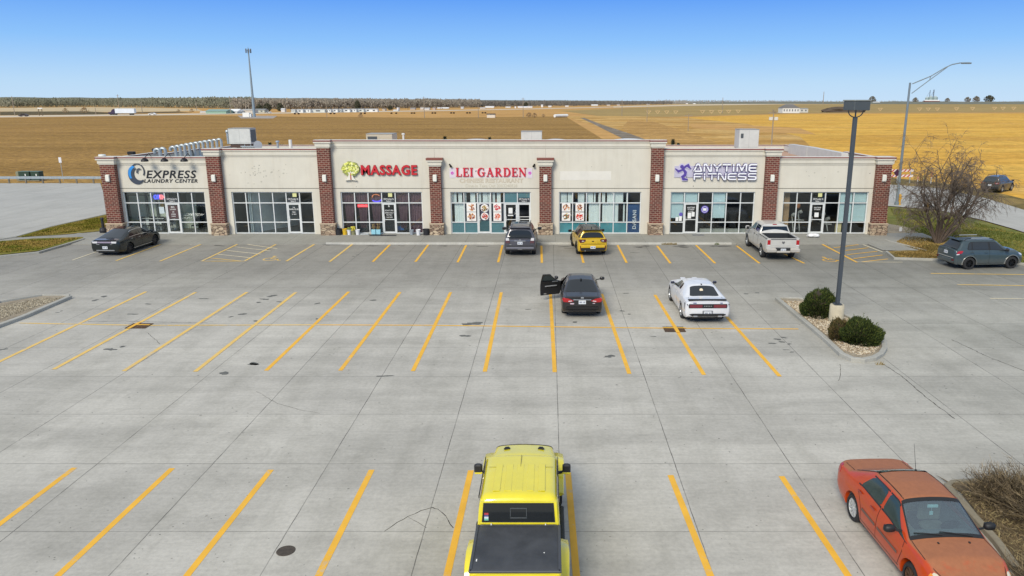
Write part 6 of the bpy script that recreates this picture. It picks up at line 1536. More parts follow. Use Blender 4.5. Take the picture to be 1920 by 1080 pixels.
# ---------------------------------------------------------------- generic sedan / suv
def glass_set(c, x_cowl, x_hd, x_rr, x_deck, side, m=M_CGLASS, vrear=4.2, rr_=.05, trim=None):
    c.patch('windshield', x_cowl-.02, x_hd+.04, 4.1, 7.9, m, .006, .012, .04, nu=8, nv=18)
    c.patch('rear_window', x_deck+.03, x_rr-.04, vrear, 12-vrear, m, .006, .012, rr_, nu=8, nv=18)
    for f in (lambda v: v, lambda v: 12-v):
        for (a, b, at, bt) in side: 
            if trim:
                q = MB()
                for v0, v1 in ((3.07,3.15),(3.90,3.98)):
                    k0 = (v0-3.1)/.85; s0 = c.patch('x', a-.02+(at-a)*k0, b+.02+(bt-b)*k0, f(v0), f(v1), None, .007, .01, hold=True, nv=1); q.add(s0.v, s0.f)
                q.build('window_trim', trim, c.t)
            c.patch('side_window', a, b, f(3.12), f(3.92), m, .006, .012, .04, uat=at, ubt=bt)
def black_sedan_left():
    L, W, H = 4.92, 1.87, 1.48
    pm = paint('black_green_paint', (20,28,28), .24, .05, .0, .4, (96,96,88), .5)
    rows = template(L, W, H, .20, .99, -1.98, 1.06, -.72, .42, 1.22, 1.0, .72, .60, .97, .93, .86, .80, .93, .82, .02)
    c = Car('sedan', 'black fastback sedan with full width rear light bar, parked far left by the laundry', 'car', rows, W, (-1.38,1.47), .335, pm); c.body()
    glass_set(c, 1.22, .42, -.72, -1.95, [(-.02,1.16,-.02,.50),(-1.28,-.10,-.92,-.10)], trim=M_CHROME)
    c.patch('sunroof', -.66, .36, 4.6, 7.4, M_CGLASS, .006, .012, .03)
    c.patch('deck_lid_painted_sheen', -2.36, -2.02, 4.1, 7.9, paint('deck_sheen_grey', (88,84,92), .2), .005, .01, .05)  # lighter grey patch: a sheen painted as colour over the black deck lid
    q = MB(); q.cbox((-2.18,-.20,1.075),(.16,.42,.02),.3,0,.005); q.build('leaf_patch', M_TRIM, c.t)
    c.seams([[(-.06,3.1),(-.06,.5)],[(1.15,3.05),(1.12,1.9),(1.0,.6)],[(-1.24,3.1),(-1.1,2.2),(-.92,.6)],[(-2.40,4.0),(-2.40,8)]])
    c.handles([(-.28,2.55),(-1.1,2.6)], M_CHROME); c.under(); c.wheels(M_DKRIM, 10, .22, .74); c.mirror(.86, 1.06, None, .90)
    x = c.x0; c.rplate('light_bar', [(-.70,.84),(.70,.84),(.72,.93),(-.72,.93)], mat('light_bar', (150,140,160), .2, 0, .1, 9, coat=.5), x, .02, .03, mirror=False)
    c.rplate('tail_light', [(.44,.83),(.72,.83),(.76,.94),(.44,.94)], M_CLEAR, x, .035, .06)
    q = MB(); q.cbox((x+.06,0,1.0),(.12,1.3,.03),0,0,.01); q.build('spoiler_lip', M_TRIM, c.t)
    c.plate(.56); q = MB(); q.box(x-.02,x-.005,-.56,.56,.36,.42); q.build('bumper_trim', M_CHROME, c.t)
    q = MB(); q.cbox((x-.01,.42,.76),(.02,.2,.035)); q.cbox((x-.01,-.40,.76),(.02,.14,.02)); q.build('badge', M_CHROME, c.t)
    q = MB()
    for f in (1,-1): q.cbox((-.0,f*(W/2+.005),.30),(2.1,.02,.03),0,0,.006)
    q.build('sill_trim', M_CHROME, c.t)
    return c
def dark_sedan_open():
    L, W, H = 4.85, 1.82, 1.47
    pm = paint('dark_bronze_paint', (30,29,31), .30, .02, .0, .30)
    rows = template(L, W, H, .21, 1.0, -1.72, 1.06, -.86, .36, 1.12, 1.0, .72, .59, .97, .93, .84, .80, .93, .82, .02)
    c = Car('sedan', 'dark charcoal sedan with its left front door standing wide open in the middle row', 'car', rows, W, (-1.36,1.42), .33, pm)
    door = lambda x, v: (-.02 < x < 1.08 and .35 < v < 3.95) and not (v > 3.05 and x > 1.06-(v-3.05)*.78)
    c.body(holes=(door,))
    gl = M_CGLASS
    c.patch('windshield', 1.10, .40, 4.1, 7.9, gl, .006, .012, .04, nu=8, nv=18); c.patch('rear_window', -1.69, -.90, 4.2, 7.8, gl, .006, .012, .05, nu=8, nv=18)
    c.patch('side_window', -1.18, -.12, 3.12, 3.92, gl, .006, .012, .04, uat=-.86, ubt=-.12)
    for (a, b, at, bt) in ((-.02,1.06,-.02,.44),(-1.18,-.12,-.86,-.12)): c.patch('side_window', a, b, 12-3.12, 12-3.92, gl, .006, .012, .04, uat=at, ubt=bt)
    for f in (lambda v: v, lambda v: 12-v):
        q = MB()
        for v0, v1 in ((3.05,3.13),(3.91,3.98)):
            k0 = (v0-3.1)/.85
            s0 = c.patch('x', -1.22+.34*k0, (-.1 if f(1) == 1 else 1.08-.62*k0), f(v0), f(v1), None, .008, .01, hold=True, nv=1); q.add(s0.v, s0.f)
        q.build('window_trim', M_CHROME, c.t)
    # the open door: skin patch swung round its front edge
    dm = MB(); s0 = c.patch('x', 0, 1.06, .38, 3.05, None, .0, .03, hold=True, nu=10, nv=12); dm.add(s0.v, s0.f)
    fm = MB(); 
    for (a, b, va, vb, at, bt) in ((0,.05,3.05,3.95,0,.05),(.02,1.02,3.0,3.1,.02,.98),(1.0,1.06,3.05,3.95,.36,.42),(.0,.44,3.88,3.98,0,.40)):
        s0 = c.patch('x', a, b, va, vb, None, .0, .03, hold=True, uat=at, ubt=bt); fm.add(s0.v, s0.f)
    gm = c.patch('x', .04, 1.0, 3.08, 3.9, None, -.01, .008, hold=True, uat=.04, ubt=.38)
    im = c.patch('x', .03, 1.02, .5, 3.0, None, -.035, .05, hold=True, nu=8, nv=8)
    hx, hy = 1.06, W/2-.03; ang = R(-66)
    def swing(mb):
        out = []
        for p in mb.v:
            x, y = p[0]-hx, p[1]-hy; out.append((hx+x*math.cos(ang)-y*math.sin(ang), hy+x*math.sin(ang)+y*math.cos(ang), p[2]))
        mb.v = out; return mb
    do = swing(dm); do.add(swing(fm).v, fm.f); d = do.build('door', pm, c.t, smooth=35)
    swing(gm).build('door_window', mat('door_window_dark', (40,56,60), .08, 0, 0, spec=.6), d)
    swing(im).build('door_card', M_TRIM, d, smooth=35)
    q = MB(); q.cbox((.50,W/2-.13,.72),(.62,.06,.05),0,0,.015); q.cbox((.72,W/2-.12,.92),(.30,.03,.03),.0,0,.008); q.cbox((.2,W/2-.12,.36),(.12,.02,.05)); swing(q).build('armrest', mat('satin_silver', (170,172,174), .4, .5, .05), d)
    q = MB(); q.cbox((.92,W/2+.17,1.03),(.13,.2,.15),0,0,.03); swing(q).build('mirror', pm, d, smooth=60)
    # interior glimpsed
    q = MB(); q.box(-1.6,1.1,-.74,.70,.24,.34); q.box(.65,1.1,-.68,.68,.34,.86); q.build('cabin_floor', M_TRIM, c.t)
    for yy in (.36,-.36):
        q = MB(); q.cbox((.12,yy,.52),(.5,.5,.18),0,0,.05); q.cbox((-.18,yy,.85),(.14,.48,.6),0,0,.05); q.build('seat', mat('seat_black', (46,46,48), .7, var=.1), c.t)
    c.seams([[(-.06,3.1),(-.06,.5)],[(-1.14,3.1),(-1.0,2.2),(-.86,.6)],[(-1.76,4.1),(-2.3,4.0),(-2.3,8)]])
    c.handles([(-1.0,2.6)], M_CHROME); c.under(); c.wheels(M_SILV, 10, .21, .70)
    q = MB(); q.cbox((.92,-W/2-.17,1.05),(.13,.22,.15),0,0,.035); o = q.build('mirror', pm, c.t, smooth=60); q = MB(); q.tube((.95,-W/2+.1,.98),(.92,-W/2-.08,1.02),.025,None,6); q.build('mirror_arm', M_TRIM, o)
    x = c.x0
    c.rplate('tail_light', [(.36,.83),(.52,.77),(.80,.78),(.87,.90),(.80,.96),(.58,.93)], M_TAIL, x, .02, .16)
    c.rplate('reversing_light', [(.44,.815),(.60,.80),(.60,.83),(.46,.845)], M_CLEAR, x, .026, .0)
    q = MB(); q.cbox((x-.01,0,.875),(.04,.80,.035),0,0,.01); q.cbox((x-.012,0,.965),(.03,.13,.07),0,0,.01); q.build('chrome_strip', M_CHROME, c.t)
    q = MB(); q.cbox((x-.005,0,.50),(.05,1.42,.14),0,0,.02); q.cbox((x-.005,0,.40),(.04,1.2,.05),0,0,.01); q.build('bumper_lower', mat('bumper_gloss', (28,27,29), .25, var=.05), c.t)
    c.plate(.77); q = MB(); q.cbox((x-.01,.44,.705),(.02,.17,.05)); q.cbox((x-.01,-.5,.72),(.02,.10,.025)); q.build('bumper_sticker', mat('sticker_pink', (200,180,190), .5, var=.2, scale=20), c.t)
    q = MB(); q.cbox((-.92,0,1.45),(.14,.07,.05),0,0,.02); q.build('roof_aerial', M_TRIM, c.t)
    return c
def white_coupe():
    L, W, H = 5.02, 1.92, 1.45
    pm = paint('white_paint', (216,218,222), .28, .05, 0, .7)
    rows = template(L, W, H, .22, 1.02, -1.78, 1.06, -.92, .22, .98, 1.03, .80, .58, 1.02, .98, .90, .84, .99, .80, .03)
    c = Car('coupe', 'white muscle coupe with black rear diffuser and full width dark red tail lamps', 'car', rows, W, (-1.42,1.53), .36, pm); c.body()
    c.patch('windshield', .97, .27, 4.1, 7.9, M_CGLASS, .006, .012, .04, nu=8, nv=18); c.patch('rear_window', -1.74, -1.04, 4.35, 7.65, M_CGLASS, .006, .012, .06, nu=8, nv=18)
    for f in (lambda v: v, lambda v: 12-v):
        c.patch('side_window', -.15, .92, f(3.14), f(3.90), mat('tinted_olive_glass', (58,56,46), .1, 0, .1, spec=.6), .006, .012, .03, uat=-.12, ubt=.32)
        c.patch('side_window', -.62, -.20, f(3.2), f(3.85), M_CGLASS, .006, .012, .06, uat=-.46, ubt=-.18)
    c.seams([[(-.42,3.05),(-.42,1.0),(-.36,.5)],[(.98,3.0),(.98,.6)],[(-1.80,4.1),(-2.38,4.0),(-2.38,8)]])
    c.handles([(-.26,2.5)]); c.under(); c.wheels(M_SILV, 5, .25, .76, .02)
    c.mirror(.66, 1.10, paint('mirror_blueblack', (50,54,84), .3), .86, (.11,.18,.12), .02)
    x = c.x0
    q = MB(); q.cbox((x+.18,0,1.06),(.20,1.62,.035),0,0,.012); q.build('spoiler', M_TRIM, c.t)
    q = MB(); q.cbox((x+.30,0,1.055),(.16,1.60,.035),0,0,.012); q.build('spoiler_deck', pm, c.t)
    for sd in (1,-1):
        q = MB(); q.cbox((x+.12,sd*(W/2-.085),.90),(.40,.03,.035),0,0,.01); q.cbox((x+.32,sd*(W/2-.035),.76),(.035,.03,.30),0,0,.01); q.build('fender_stripe', M_TRIM, c.t)
    ho = c.rplate('tail_housing', [(-.80,.74),(.80,.74),(.82,.83),(.80,.92),(-.80,.92),(-.82,.83)], M_TRIM, x, .015, .10, mirror=False)
    c.rplate('tail_light', [(.24,.765),(.76,.765),(.78,.83),(.76,.895),(.24,.895)], mat('tail_smoked', (112,40,52), .2, 0, .15, 14, coat=.6), x, .025, .05)
    q = MB()
    for k in range(5): q.cbox((x-.022,-.14+k*.07,.83),(.012,.045,.04),0,0,.004)
    q.build('badge_letters', M_CHROME, ho)
    c.rplate('diffuser', [(-.78,.47),(-.62,.38),(.62,.38),(.78,.47),(.66,.50),(-.66,.50)], M_TRIM, x, .03, .10, mirror=False)
    q = MB()
    for sd in (1,-1): q.cbox((x-.02,sd*.52,.39),(.08,.20,.06),0,0,.015)
    q.build('exhaust_tip', M_CHROME, c.t)
    q = MB(); q.box(x-.012,x+.03,-.22,.22,.42,.63); q.build('plate_recess', mat('recess_grey', (120,122,128), .5, var=.05), c.t); c.plate(.52); q = MB(); q.cbox((x-.012,.56,.965),(.02,.14,.025)); q.cbox((x-.012,-.56,.965),(.02,.10,.025)); q.build('badge', mat('badge_blue', (70,80,150), .3, .4, 0), c.t)
    q = MB(); p = c.S(-1.36,5.8); q.tube((p.x-.02,p.y,p.z+.02),(p.x+.0,p.y,p.z+.006),.075,None,16); q.build('round_sticker', mat('sticker_cream', (224,208,176), .5, var=.15, scale=20), c.t)
    q = MB(); q.cbox((1.7,.28,c.S(1.7,5.3).z+.015),(.5,.24,.05),0,0,.02); q.cbox((1.7,-.28,c.S(1.7,5.3).z+.015),(.5,.24,.05),0,0,.02); q.build('hood_scoop', pm, c.t)
    q = MB(); q.cbox((-.98,0,1.41),(.10,.06,.035),0,0,.012); q.build('roof_aerial', M_TRIM, c.t)
    return c
def suv(name, label, L, W, H, R_, pm, zs, deckz, xr_, xh, xc, zc, belt, wr, wheels, rim, spokes, **k):
    rows = template(L, W, H, zs, deckz, -L/2+.12, deckz+.03, xr_, xh, xc, zc, k.get('nose', .80), wr, belt, belt-.04, .88, .84, zc-.06, .86, .03)
    c = Car(name, label, 'car', rows, W, wheels, R_, pm, arch=k.get('arch')); c.body()
    return c
def grey_suv():
    pm = paint('grey_paint', (84,84,92), .28, .06, .35, .6)
    c = suv('suv', 'dark grey four by four with white-topped tail lamps, nosed in before the restaurant doors', 4.82, 1.93, 1.80, .39, pm, .36, 1.12, -2.02, .35, 1.02, 1.20, 1.16, .66, (-1.36,1.43), M_DKRIM, 6, nose=.96)
    L, W = 4.82, 1.93
    glass_set(c, 1.02, .35, -2.02, -2.30, [(-.05,.98,-.05,.44),(-1.12,-.13,-1.06,-.13),(-2.05,-1.20,-1.90,-1.20)], vrear=4.12)
    c.seams([[(-.09,3.1),(-.09,.5)],[(1.0,3.0),(1.0,.6)],[(-1.16,3.1),(-1.0,.6)]])
    c.handles([(-.3,2.5),(-1.0,2.5)]); c.under(); c.wheels(M_DKRIM, 6, .25, .64, .02); c.arch(pm, .45, .53, .025, .05); c.mirror(.92, 1.22, None, .94, (.14,.26,.2), .08)
    x = c.x0
    q = MB(); q.cbox((-2.08,0,1.765),(.30,1.28,.05),0,0,.02); q.build('spoiler', pm, c.t)
    for sd in (1,-1):
        q = MB(); q.path([(-1.7,sd*.60,1.79),(-1.55,sd*.60,1.86),(.1,sd*.60,1.86),(.3,sd*.60,1.79)], .022, 6); q.build('roof_rail', M_TRIM, c.t)
    q = MB(); q.cbox((-.4,0,1.845),(.05,1.15,.03),0,0,.01); q.cbox((-1.2,0,1.845),(.05,1.15,.03),0,0,.01); q.build('cross_bar', mat('bar_silver', (150,156,160), .4, .5), c.t)
    c.patch('sunroof', -.5, .25, 5.0, 7.0, M_CGLASS, .006, .012, .03)
    for sd in (0,1):
        s_ = 1 if not sd else -1
        c.rplate('tail_light', [(s_*.60,.86),(s_*.86,.86),(s_*.88,1.06),(s_*.84,1.16),(s_*.66,1.16)][::s_], mat('tail_plum', (92,60,66), .2, 0, .1, coat=.5), x, .02, .14, mirror=False)
        c.rplate('reversing_light', [(s_*.64,1.02),(s_*.86,1.02),(s_*.85,1.17),(s_*.68,1.17)][::s_], M_CLEAR, x, .03, .10, mirror=False)
    q = MB(); q.cbox((x-.01,0,.985),(.04,.70,.05),0,0,.01); q.cbox((x-.015,0,1.05),(.03,.12,.08),0,0,.01); q.build('chrome_strip', M_CHROME, c.t)
    q = MB(); q.cbox((x-.01,0,.56),(.12,1.72,.16),0,0,.04); q.build('rear_bumper', paint('bumper_grey', (104,104,112), .35), c.t)
    q = MB(); q.box(x-.03,x+.04,-.8,.8,.645,.70); q.build('bumper_step', M_TRIM, c.t); q = MB(); q.cbox((x-.05,0,.50),(.06,.24,.03)); q.build('tow_cover', M_CHROME, c.t)
    c.plate(.86); q = MB(); q.cbox((x-.005,.58,.77),(.02,.12,.05)); q.build('badge', M_CHROME, c.t)
    return c
def yellow_suv():
    pm = paint('amber_yellow_paint', (214,176,34), .26, .05, .1, .7)
    c = suv('suv', 'yellow compact crossover with black roof, parked askew over a line before the restaurant windows', 4.41, 1.81, 1.64, .355, pm, .26, 1.10, -1.86, .30, 1.02, 1.08, 1.06, .58, (-1.28,1.36), M_BLKRIM, 5, nose=.86)
    blk = paint('black_roof_paint', (24,25,27), .32, 0, 0, .3)
    c.patch('roof_skin', -1.82, .30, 3.93, 8.07, blk, .010, .016, .0, nu=60, nv=40)
    c.patch('pillar_skin', -2.02, .98, 3.06, 4.0, blk, .003, .012, .0, uat=-1.84, ubt=.30, nu=60, nv=8); c.patch('pillar_skin', -2.02, .98, 12-3.06, 8.0, blk, .003, .012, .0, uat=-1.84, ubt=.30, nu=60, nv=8)
    glass_set(c, 1.0, .30, -1.86, -2.10, [(-.05,.94,-.05,.40),(-1.18,-.13,-1.05,-.13)], vrear=4.12)
    c.patch('pillar_stripe', -1.50, -1.28, 3.06, 3.8, pm, .012, .012, .0, uat=-1.70, ubt=-1.64); c.patch('pillar_stripe', -1.50, -1.28, 12-3.06, 12-3.8, pm, .012, .012, .0, uat=-1.70, ubt=-1.64)
    c.seams([[(-.09,3.1),(-.09,.5)],[(.98,3.0),(.98,.6)],[(-1.2,3.0),(-.9,.6)]]); c.handles([(-.3,2.5),(-1.1,2.55)]); c.under(); c.wheels(M_BLKRIM, 5, .22, .68, .0)
    c.arch(M_TRIM, .40, .49, .03, .05); c.mirror(.80, 1.10, M_TRIM, .88)
    x = c.x0; q = MB(); q.cbox((-1.94,0,1.60),(.28,1.14,.045),0,0,.015); q.build('spoiler', blk, c.t)
    for sd in (1,-1):
        q = MB(); q.path([(-1.5,sd*.54,1.60),(-1.4,sd*.54,1.66),(.0,sd*.54,1.67),(.15,sd*.54,1.61)], .018, 6); q.build('roof_rail', M_TRIM, c.t)
    q = MB()
    for k in (-2,2): q.cbox((-.6,k*.17,1.640),(1.5,.02,.012),0,0,.004)
    q.cbox((-1.5,0,1.66),(.16,.05,.07),0,0,.02); q.build('roof_rib', blk, c.t)
    c.rplate('tail_light', [(.44,.96),(.56,.87),(.80,.85),(.86,.98),(.84,1.06),(.46,1.05)], M_TAILD, x, .02, .14); c.rplate('reversing_light', [(.50,.955),(.60,.93),(.68,.93),(.66,.985)], M_CLEAR, x, .026, .0)
    q = MB(); q.cbox((x-.005,0,.78),(.05,1.46,.05),0,0,.02); q.cbox((x-.012,0,.60),(.06,1.52,.16),0,0,.03); q.build('rear_bumper', pm, c.t)
    q = MB(); q.cbox((x-.01,0,.44),(.08,1.50,.18),0,0,.03); q.cbox((x-.03,0,.36),(.06,.9,.05),0,0,.01); q.build('bumper_lower', M_TRIM, c.t); c.rplate('reflector', [(.70,.44),(.78,.44),(.80,.66),(.76,.66)], M_TAILD, x, .05, .0)
    q = MB(); q.cbox((x-.01,0,.93),(.02,.15,.05),0,0,.01); q.build('badge', M_TRIM, c.t); c.plate(.56, x-.035)
    q = MB(); q.tube((x-.06,.48,.36),(x+.1,.48,.36),.035,None,10); q.build('exhaust_tip', M_CHROME, c.t)
    return c
def teal_suv():
    pm = paint('teal_grey_paint', (52,70,78), .28, .5, .1, .5, (122,118,108), .58)
    c = suv('suv', 'dusty slate blue compact crossover with black wheels by the bare tree, facing right', 4.25, 1.78, 1.67, .35, pm, .26, 1.12, -1.60, .34, 1.12, 1.10, 1.04, .585, (-1.24,1.32), M_BLKRIM, 6, nose=.84)
    c.patch('rear_window', -1.99, -1.66, 4.12, 7.88, M_CGLASS, .006, .012, .05, nu=8, nv=18); c.patch('windshield', 1.10, .38, 4.1, 7.9, M_CGLASS, .006, .012, .04, nu=8, nv=18)
    gm = mat('side_glass_hazy', (40,46,52), .10, 0, .1, spec=.6)
    for f in (lambda v: v, lambda v: 12-v):
        c.patch('window_surround', -1.44, 1.06, f(3.08), f(3.95), M_TRIM, .004, .012, .08, uat=-1.24, ubt=.40)
        for (a, b, at, bt) in ((-.03,1.0,-.03,.38),(-1.10,-.14,-1.05,-.14),(-1.38,-1.16,-1.22,-1.12)): c.patch('side_window', a, b, f(3.14), f(3.90), gm, .010, .012, .04, uat=at, ubt=bt)
        c.patch('tail_light', -2.06, -1.78, f(2.2), f(3.0), M_TAIL, .02, .03, .03, uat=-2.0, ubt=-1.66)
        c.patch('reversing_light', -2.06, -1.90, f(2.0), f(2.2), M_CLEAR, .02, .03, .01)
        c.patch('headlight', 1.74, 2.0, f(2.5), f(3.3), M_CLEAR, .008, .03, .03)
    c.seams([[(-.09,3.1),(-.09,.5)],[(1.06,3.0),(1.02,1.9),(.92,.6)],[(-1.14,3.0),(-.98,1.9),(-.86,.6)],[(-.88,.5),(.92,.5)],[(1.14,4.1),(1.9,3.6)]])
    c.handles([(-.3,2.55),(-1.15,2.6)]); c.under(); c.wheels(M_BLKRIM, 8, .22, .62, .0); c.arch(paint('arch_teal', (74,84,88), .4, .5), .41, .47, .012, .05); c.mirror(.84, 1.12, M_TRIM, .86, (.14,.22,.17), .04)
    for sd in (1,-1):
        q = MB(); q.path([(-1.5,sd*.53,1.60),(-1.35,sd*.53,1.70),(-1.1,sd*.53,1.72)], .022, 6); q.path([(.0,sd*.53,1.71),(.15,sd*.53,1.69),(.32,sd*.53,1.62)], .022, 6); ro = q.build('roof_rail', M_TRIM, c.t)
        q = MB(); q.cbox((-.55,sd*.53,1.725),(1.1,.05,.04),0,0,.012); q.build('rail_bar', mat('rail_silver', (186,190,190), .35, .5, .04), ro)
    x = c.x0; q = MB(); q.cbox((-1.66,0,1.63),(.26,1.1,.045),0,0,.015); q.build('spoiler', pm, c.t)
    q = MB(); q.cbox((x-.005,0,.66),(.06,1.4,.04),0,0,.015); q.build('bumper_step', mat('step_dusty', (150,150,146), .5, var=.1), c.t)
    q = MB(); q.cbox((x-.005,0,.48),(.06,1.45,.22),0,0,.03); q.build('rear_bumper', pm, c.t)
    c.rplate('reflector', [(.62,.50),(.76,.50),(.76,.60),(.60,.60)], M_TAILD, x, .05, .0)
    q = MB(); q.cbox((x-.01,0,1.02),(.02,.16,.05),0,0,.01); q.build('badge', M_CHROME, c.t); c.plate(.90)
    return c
def road_suv():
    pm = paint('slate_paint', (54,58,60), .30, .5, .1, .5, (92,84,68), .9)
    c = suv('suv', 'dusty dark grey crossover with black roof rails, parked on the road behind the bare tree', 4.65, 1.86, 1.70, .37, pm, .26, 1.12, -1.98, .30, 1.10, 1.12, 1.08, .60, (-1.32,1.38), M_SILV, 5, nose=.86)
    glass_set(c, 1.10, .30, -1.98, -2.22, [(-.05,1.04,-.05,.40),(-1.16,-.13,-1.05,-.13),(-1.75,-1.24,-1.6,-1.24)], vrear=4.12, m=M_CGLASSL)
    c.seams([[(-.09,3.1),(-.09,.5)],[(1.04,3.0),(1.0,.6)]]); c.under(); c.wheels(M_SILV, 5, .23, .68, .0); c.arch(M_TRIM, .43, .50, .012, .05); c.mirror(.84, 1.14, M_TRIM, .90)
    for sd in (1,-1):
        q = MB(); q.path([(-1.6,sd*.56,1.64),(-1.5,sd*.56,1.74),(.1,sd*.56,1.74),(.25,sd*.56,1.66)], .03, 6); q.build('roof_rail', M_TRIM, c.t)
    q = MB(); q.tube((-.55,.1,1.69),(-.65,.1,2.55),.03,.02,6); q.build('roof_aerial', M_TRIM, c.t)
    x = c.x0; c.rplate('tail_light', [(.46,.92),(.84,.94),(.87,1.06),(.46,1.04)], M_TAIL, x, .02, .14); c.rplate('reversing_light', [(.56,.96),(.76,.96),(.76,1.0),(.56,1.0)], M_CLEAR, x, .028, 0)
    q = MB(); q.cbox((x-.005,0,.5),(.08,1.6,.26),0,0,.04); q.build('rear_bumper', M_TRIM, c.t); c.plate(.78)
    return c
def silver_pickup():
    pm = paint('silver_beige_paint', (208,205,198), .32, .06, .25, .5)
    L, W, H = 5.8, 2.0, 1.93; h = W/2; zs = .42; e = -2.9; rail = 1.36; bf = -.98
    rows = [(e,zs+.16,h-.08,rail-.08,h-.09,h-.14,rail-.01,rail),(e+.08,zs+.06,h-.01,rail-.06,h-.03,h-.09,rail-.005,rail),(bf-.04,zs,h,rail-.05,h-.03,h-.09,rail-.005,rail),
            (bf,zs,h,1.28,h-.03,h-.08,1.40,1.42),(bf+.08,zs,h,1.28,h-.04,h-.24,1.80,1.84),(bf+.20,zs,h,1.28,h-.04,h-.28,1.86,1.90),(0.1,zs,h,1.28,h-.04,h-.27,1.88,1.93),(.78,zs,h,1.26,h-.04,h-.27,1.85,1.90),
            (1.42,zs,h,1.24,h-.05,h-.14,1.27,1.32),(2.0,zs,h,1.20,h-.07,h-.20,1.23,1.28),(2.6,zs,h-.06,1.12,h-.14,h-.26,1.16,1.20),(2.82,zs+.04,h-.16,1.02,h-.22,h-.34,1.06,1.09),(2.9,zs+.1,h-.28,.90,h-.32,h-.42,.94,.96)]
    c = Car('pickup_truck', 'pale silver crew cab pickup with open empty bed, parked before the gym', 'pickup truck', rows, W, (-1.72,1.85), .40, pm, arch=.48); c.body(openx=(e+.06,bf-.06))
    q = MB(); 
    for sd in (1,-1): q.box(e+.08,bf-.02,sd*(h-.16),sd*(h-.10),.75,rail-.01); q.box(e+.05,bf-.02,sd*(h-.165),sd*(h-.03),rail-.012,rail+.006)
    q.box(e+.03,e+.10,-h+.1,h-.1,.6,rail); q.build('bed_wall', pm, c.t)
    q = MB(); q.box(e+.10,bf-.02,-h+.16,h-.16,.74,.80); q.box(bf-.10,bf-.03,-h+.16,h-.16,.8,rail-.01); q.box(e+.101,bf-.1,h-.19,h-.161,.8,rail-.03); q.box(e+.101,bf-.1,-h+.161,-h+.19,.8,rail-.03); q.box(e+.10,e+.13,-h+.19,h-.19,.8,rail-.03)
    for sd in (1,-1): q.box(-2.1,-1.35,sd*(h-.4),sd*(h-.19),.8,1.05)
    q.build('bed_liner', mat('bed_liner', (38,42,48), .8, var=.2, scale=6), c.t)
    def slab(name, y0, y1, za, zb, off, m, cut=0, parent=None):
        q = MB(); cx = lambda z: bf-.01+(z-1.40)*.24
        xa, xb = cx(za)-off, cx(zb)-off
        q.add([(xa,y0,za),(xa,y1,za),(xb,y1-cut,zb),(xb,y0+cut,zb),(xa+.03,y0,za),(xa+.03,y1,za),(xb+.03,y1-cut,zb),(xb+.03,y0+cut,zb)], [(0,1,2,3),(7,6,5,4),(0,4,5,1),(1,5,6,2),(2,6,7,3),(3,7,4,0)]); return q.build(name, m, parent or c.t)
    slab('cab_back', -h+.06, h-.06, 1.37, 1.84, -.012, pm, .20); slab('rear_window', -h+.16, h-.16, 1.42, 1.76, .004, M_CGLASS, .12)
    q = MB(); q.cbox((bf+.13,0,1.865),(.06,.26,.06),0,0,.02); q.build('brake_light', M_TAIL, c.t)
    c.patch('windshield', 1.38, .82, 4.1, 7.9, M_CGLASS, .006, .012, .04, nu=8, nv=16)
    for f in (lambda v: v, lambda v: 12-v):
        c.patch('side_window', .24, 1.30, f(3.15), f(3.9), M_CGLASS, .006, .012, .03, uat=.24, ubt=.86); c.patch('side_window', -.76, .12, f(3.15), f(3.9), M_CGLASS, .006, .012, .05, uat=-.68, ubt=.12)
    c.seams([[(.18,3.1),(.18,.4)],[(1.36,3.0),(1.34,.5)],[(-.86,3.0),(-.84,1.2),(-.8,.5)],[(bf+.02,3.0),(bf+.02,.4)]]); c.handles([(.0,2.5),(-.62,2.5)], M_TRIM); c.under(); c.wheels(M_SILV, 5, .27, .66, .02)
    c.mirror(1.14, 1.36, pm, .96, (.16,.24,.24), .08)
    c.rplate('tail_light', [(.76,.98),(.93,.98),(.93,1.26),(.76,1.26)], M_TAIL, e, .03, .14); c.rplate('reversing_light', [(.76,.92),(.93,.92),(.93,.985),(.76,.985)], M_CLEAR, e, .032, .10)
    q = MB(); q.cbox((e-.02,0,1.32),(.06,1.5,.05),0,0,.015); q.build('tailgate_lip', mat('lip_grey', (110,108,106), .5, var=.1), c.t)
    q = MB(); q.box(e-.012,e+.02,-.74,.74,.84,1.285); q.build('tailgate', pm, c.t)
    q = MB(); q.box(e-.016,e-.0125,-.72,.72,.915,.925); q.box(e-.016,e-.0125,-.742,.742,.835,.842); q.build('tailgate_crease', mat('crease', (150,146,140), .6, var=0), c.t)
    q = MB(); q.prism([(-.09,1.14),(-.05,1.20),(0,1.16),(.05,1.20),(.09,1.14),(.05,1.06),(0,1.03),(-.05,1.06)], e-.03, e-.013, 'x'); q.build('badge', mat('badge_pewter', (130,128,126), .4, .6), c.t)
    q = MB()
    for (ya, yb) in ((-.98,-.40),(.40,.98)): q.cbox((e-.10,(ya+yb)/2,.66),(.24,yb-ya,.24),0,0,.05)
    q.cbox((e-.08,0,.58),(.2,.82,.12),0,0,.03); q.build('rear_bumper', paint('bumper_silver', (196,190,180), .3, .1, .3), c.t)
    q = MB(); q.box(e-.10,e+.02,-.42,.42,.62,.80); q.build('bumper_recess', M_TRIM, c.t); c.plate(.69, e-.10)
    return c
v = red_sedan()
RW, FW = G(1599,972), G(1699,1100)
hd = -88
def set_by_rear_wheel(v, px, py, hd, side):
    """side: +1 the wheel seen is on the car's left, -1 right"""
    g = G(px, py); a = R(hd); lx, ly = v.wh[0], side*(v.W/2-.10)
    v.place(g.x-(lx*math.cos(a)-ly*math.sin(a)), g.y-(lx*math.sin(a)+ly*math.cos(a)), hd)
set_by_rear_wheel(v, 1601, 975, -88, -1)
v = yellow_pickup()
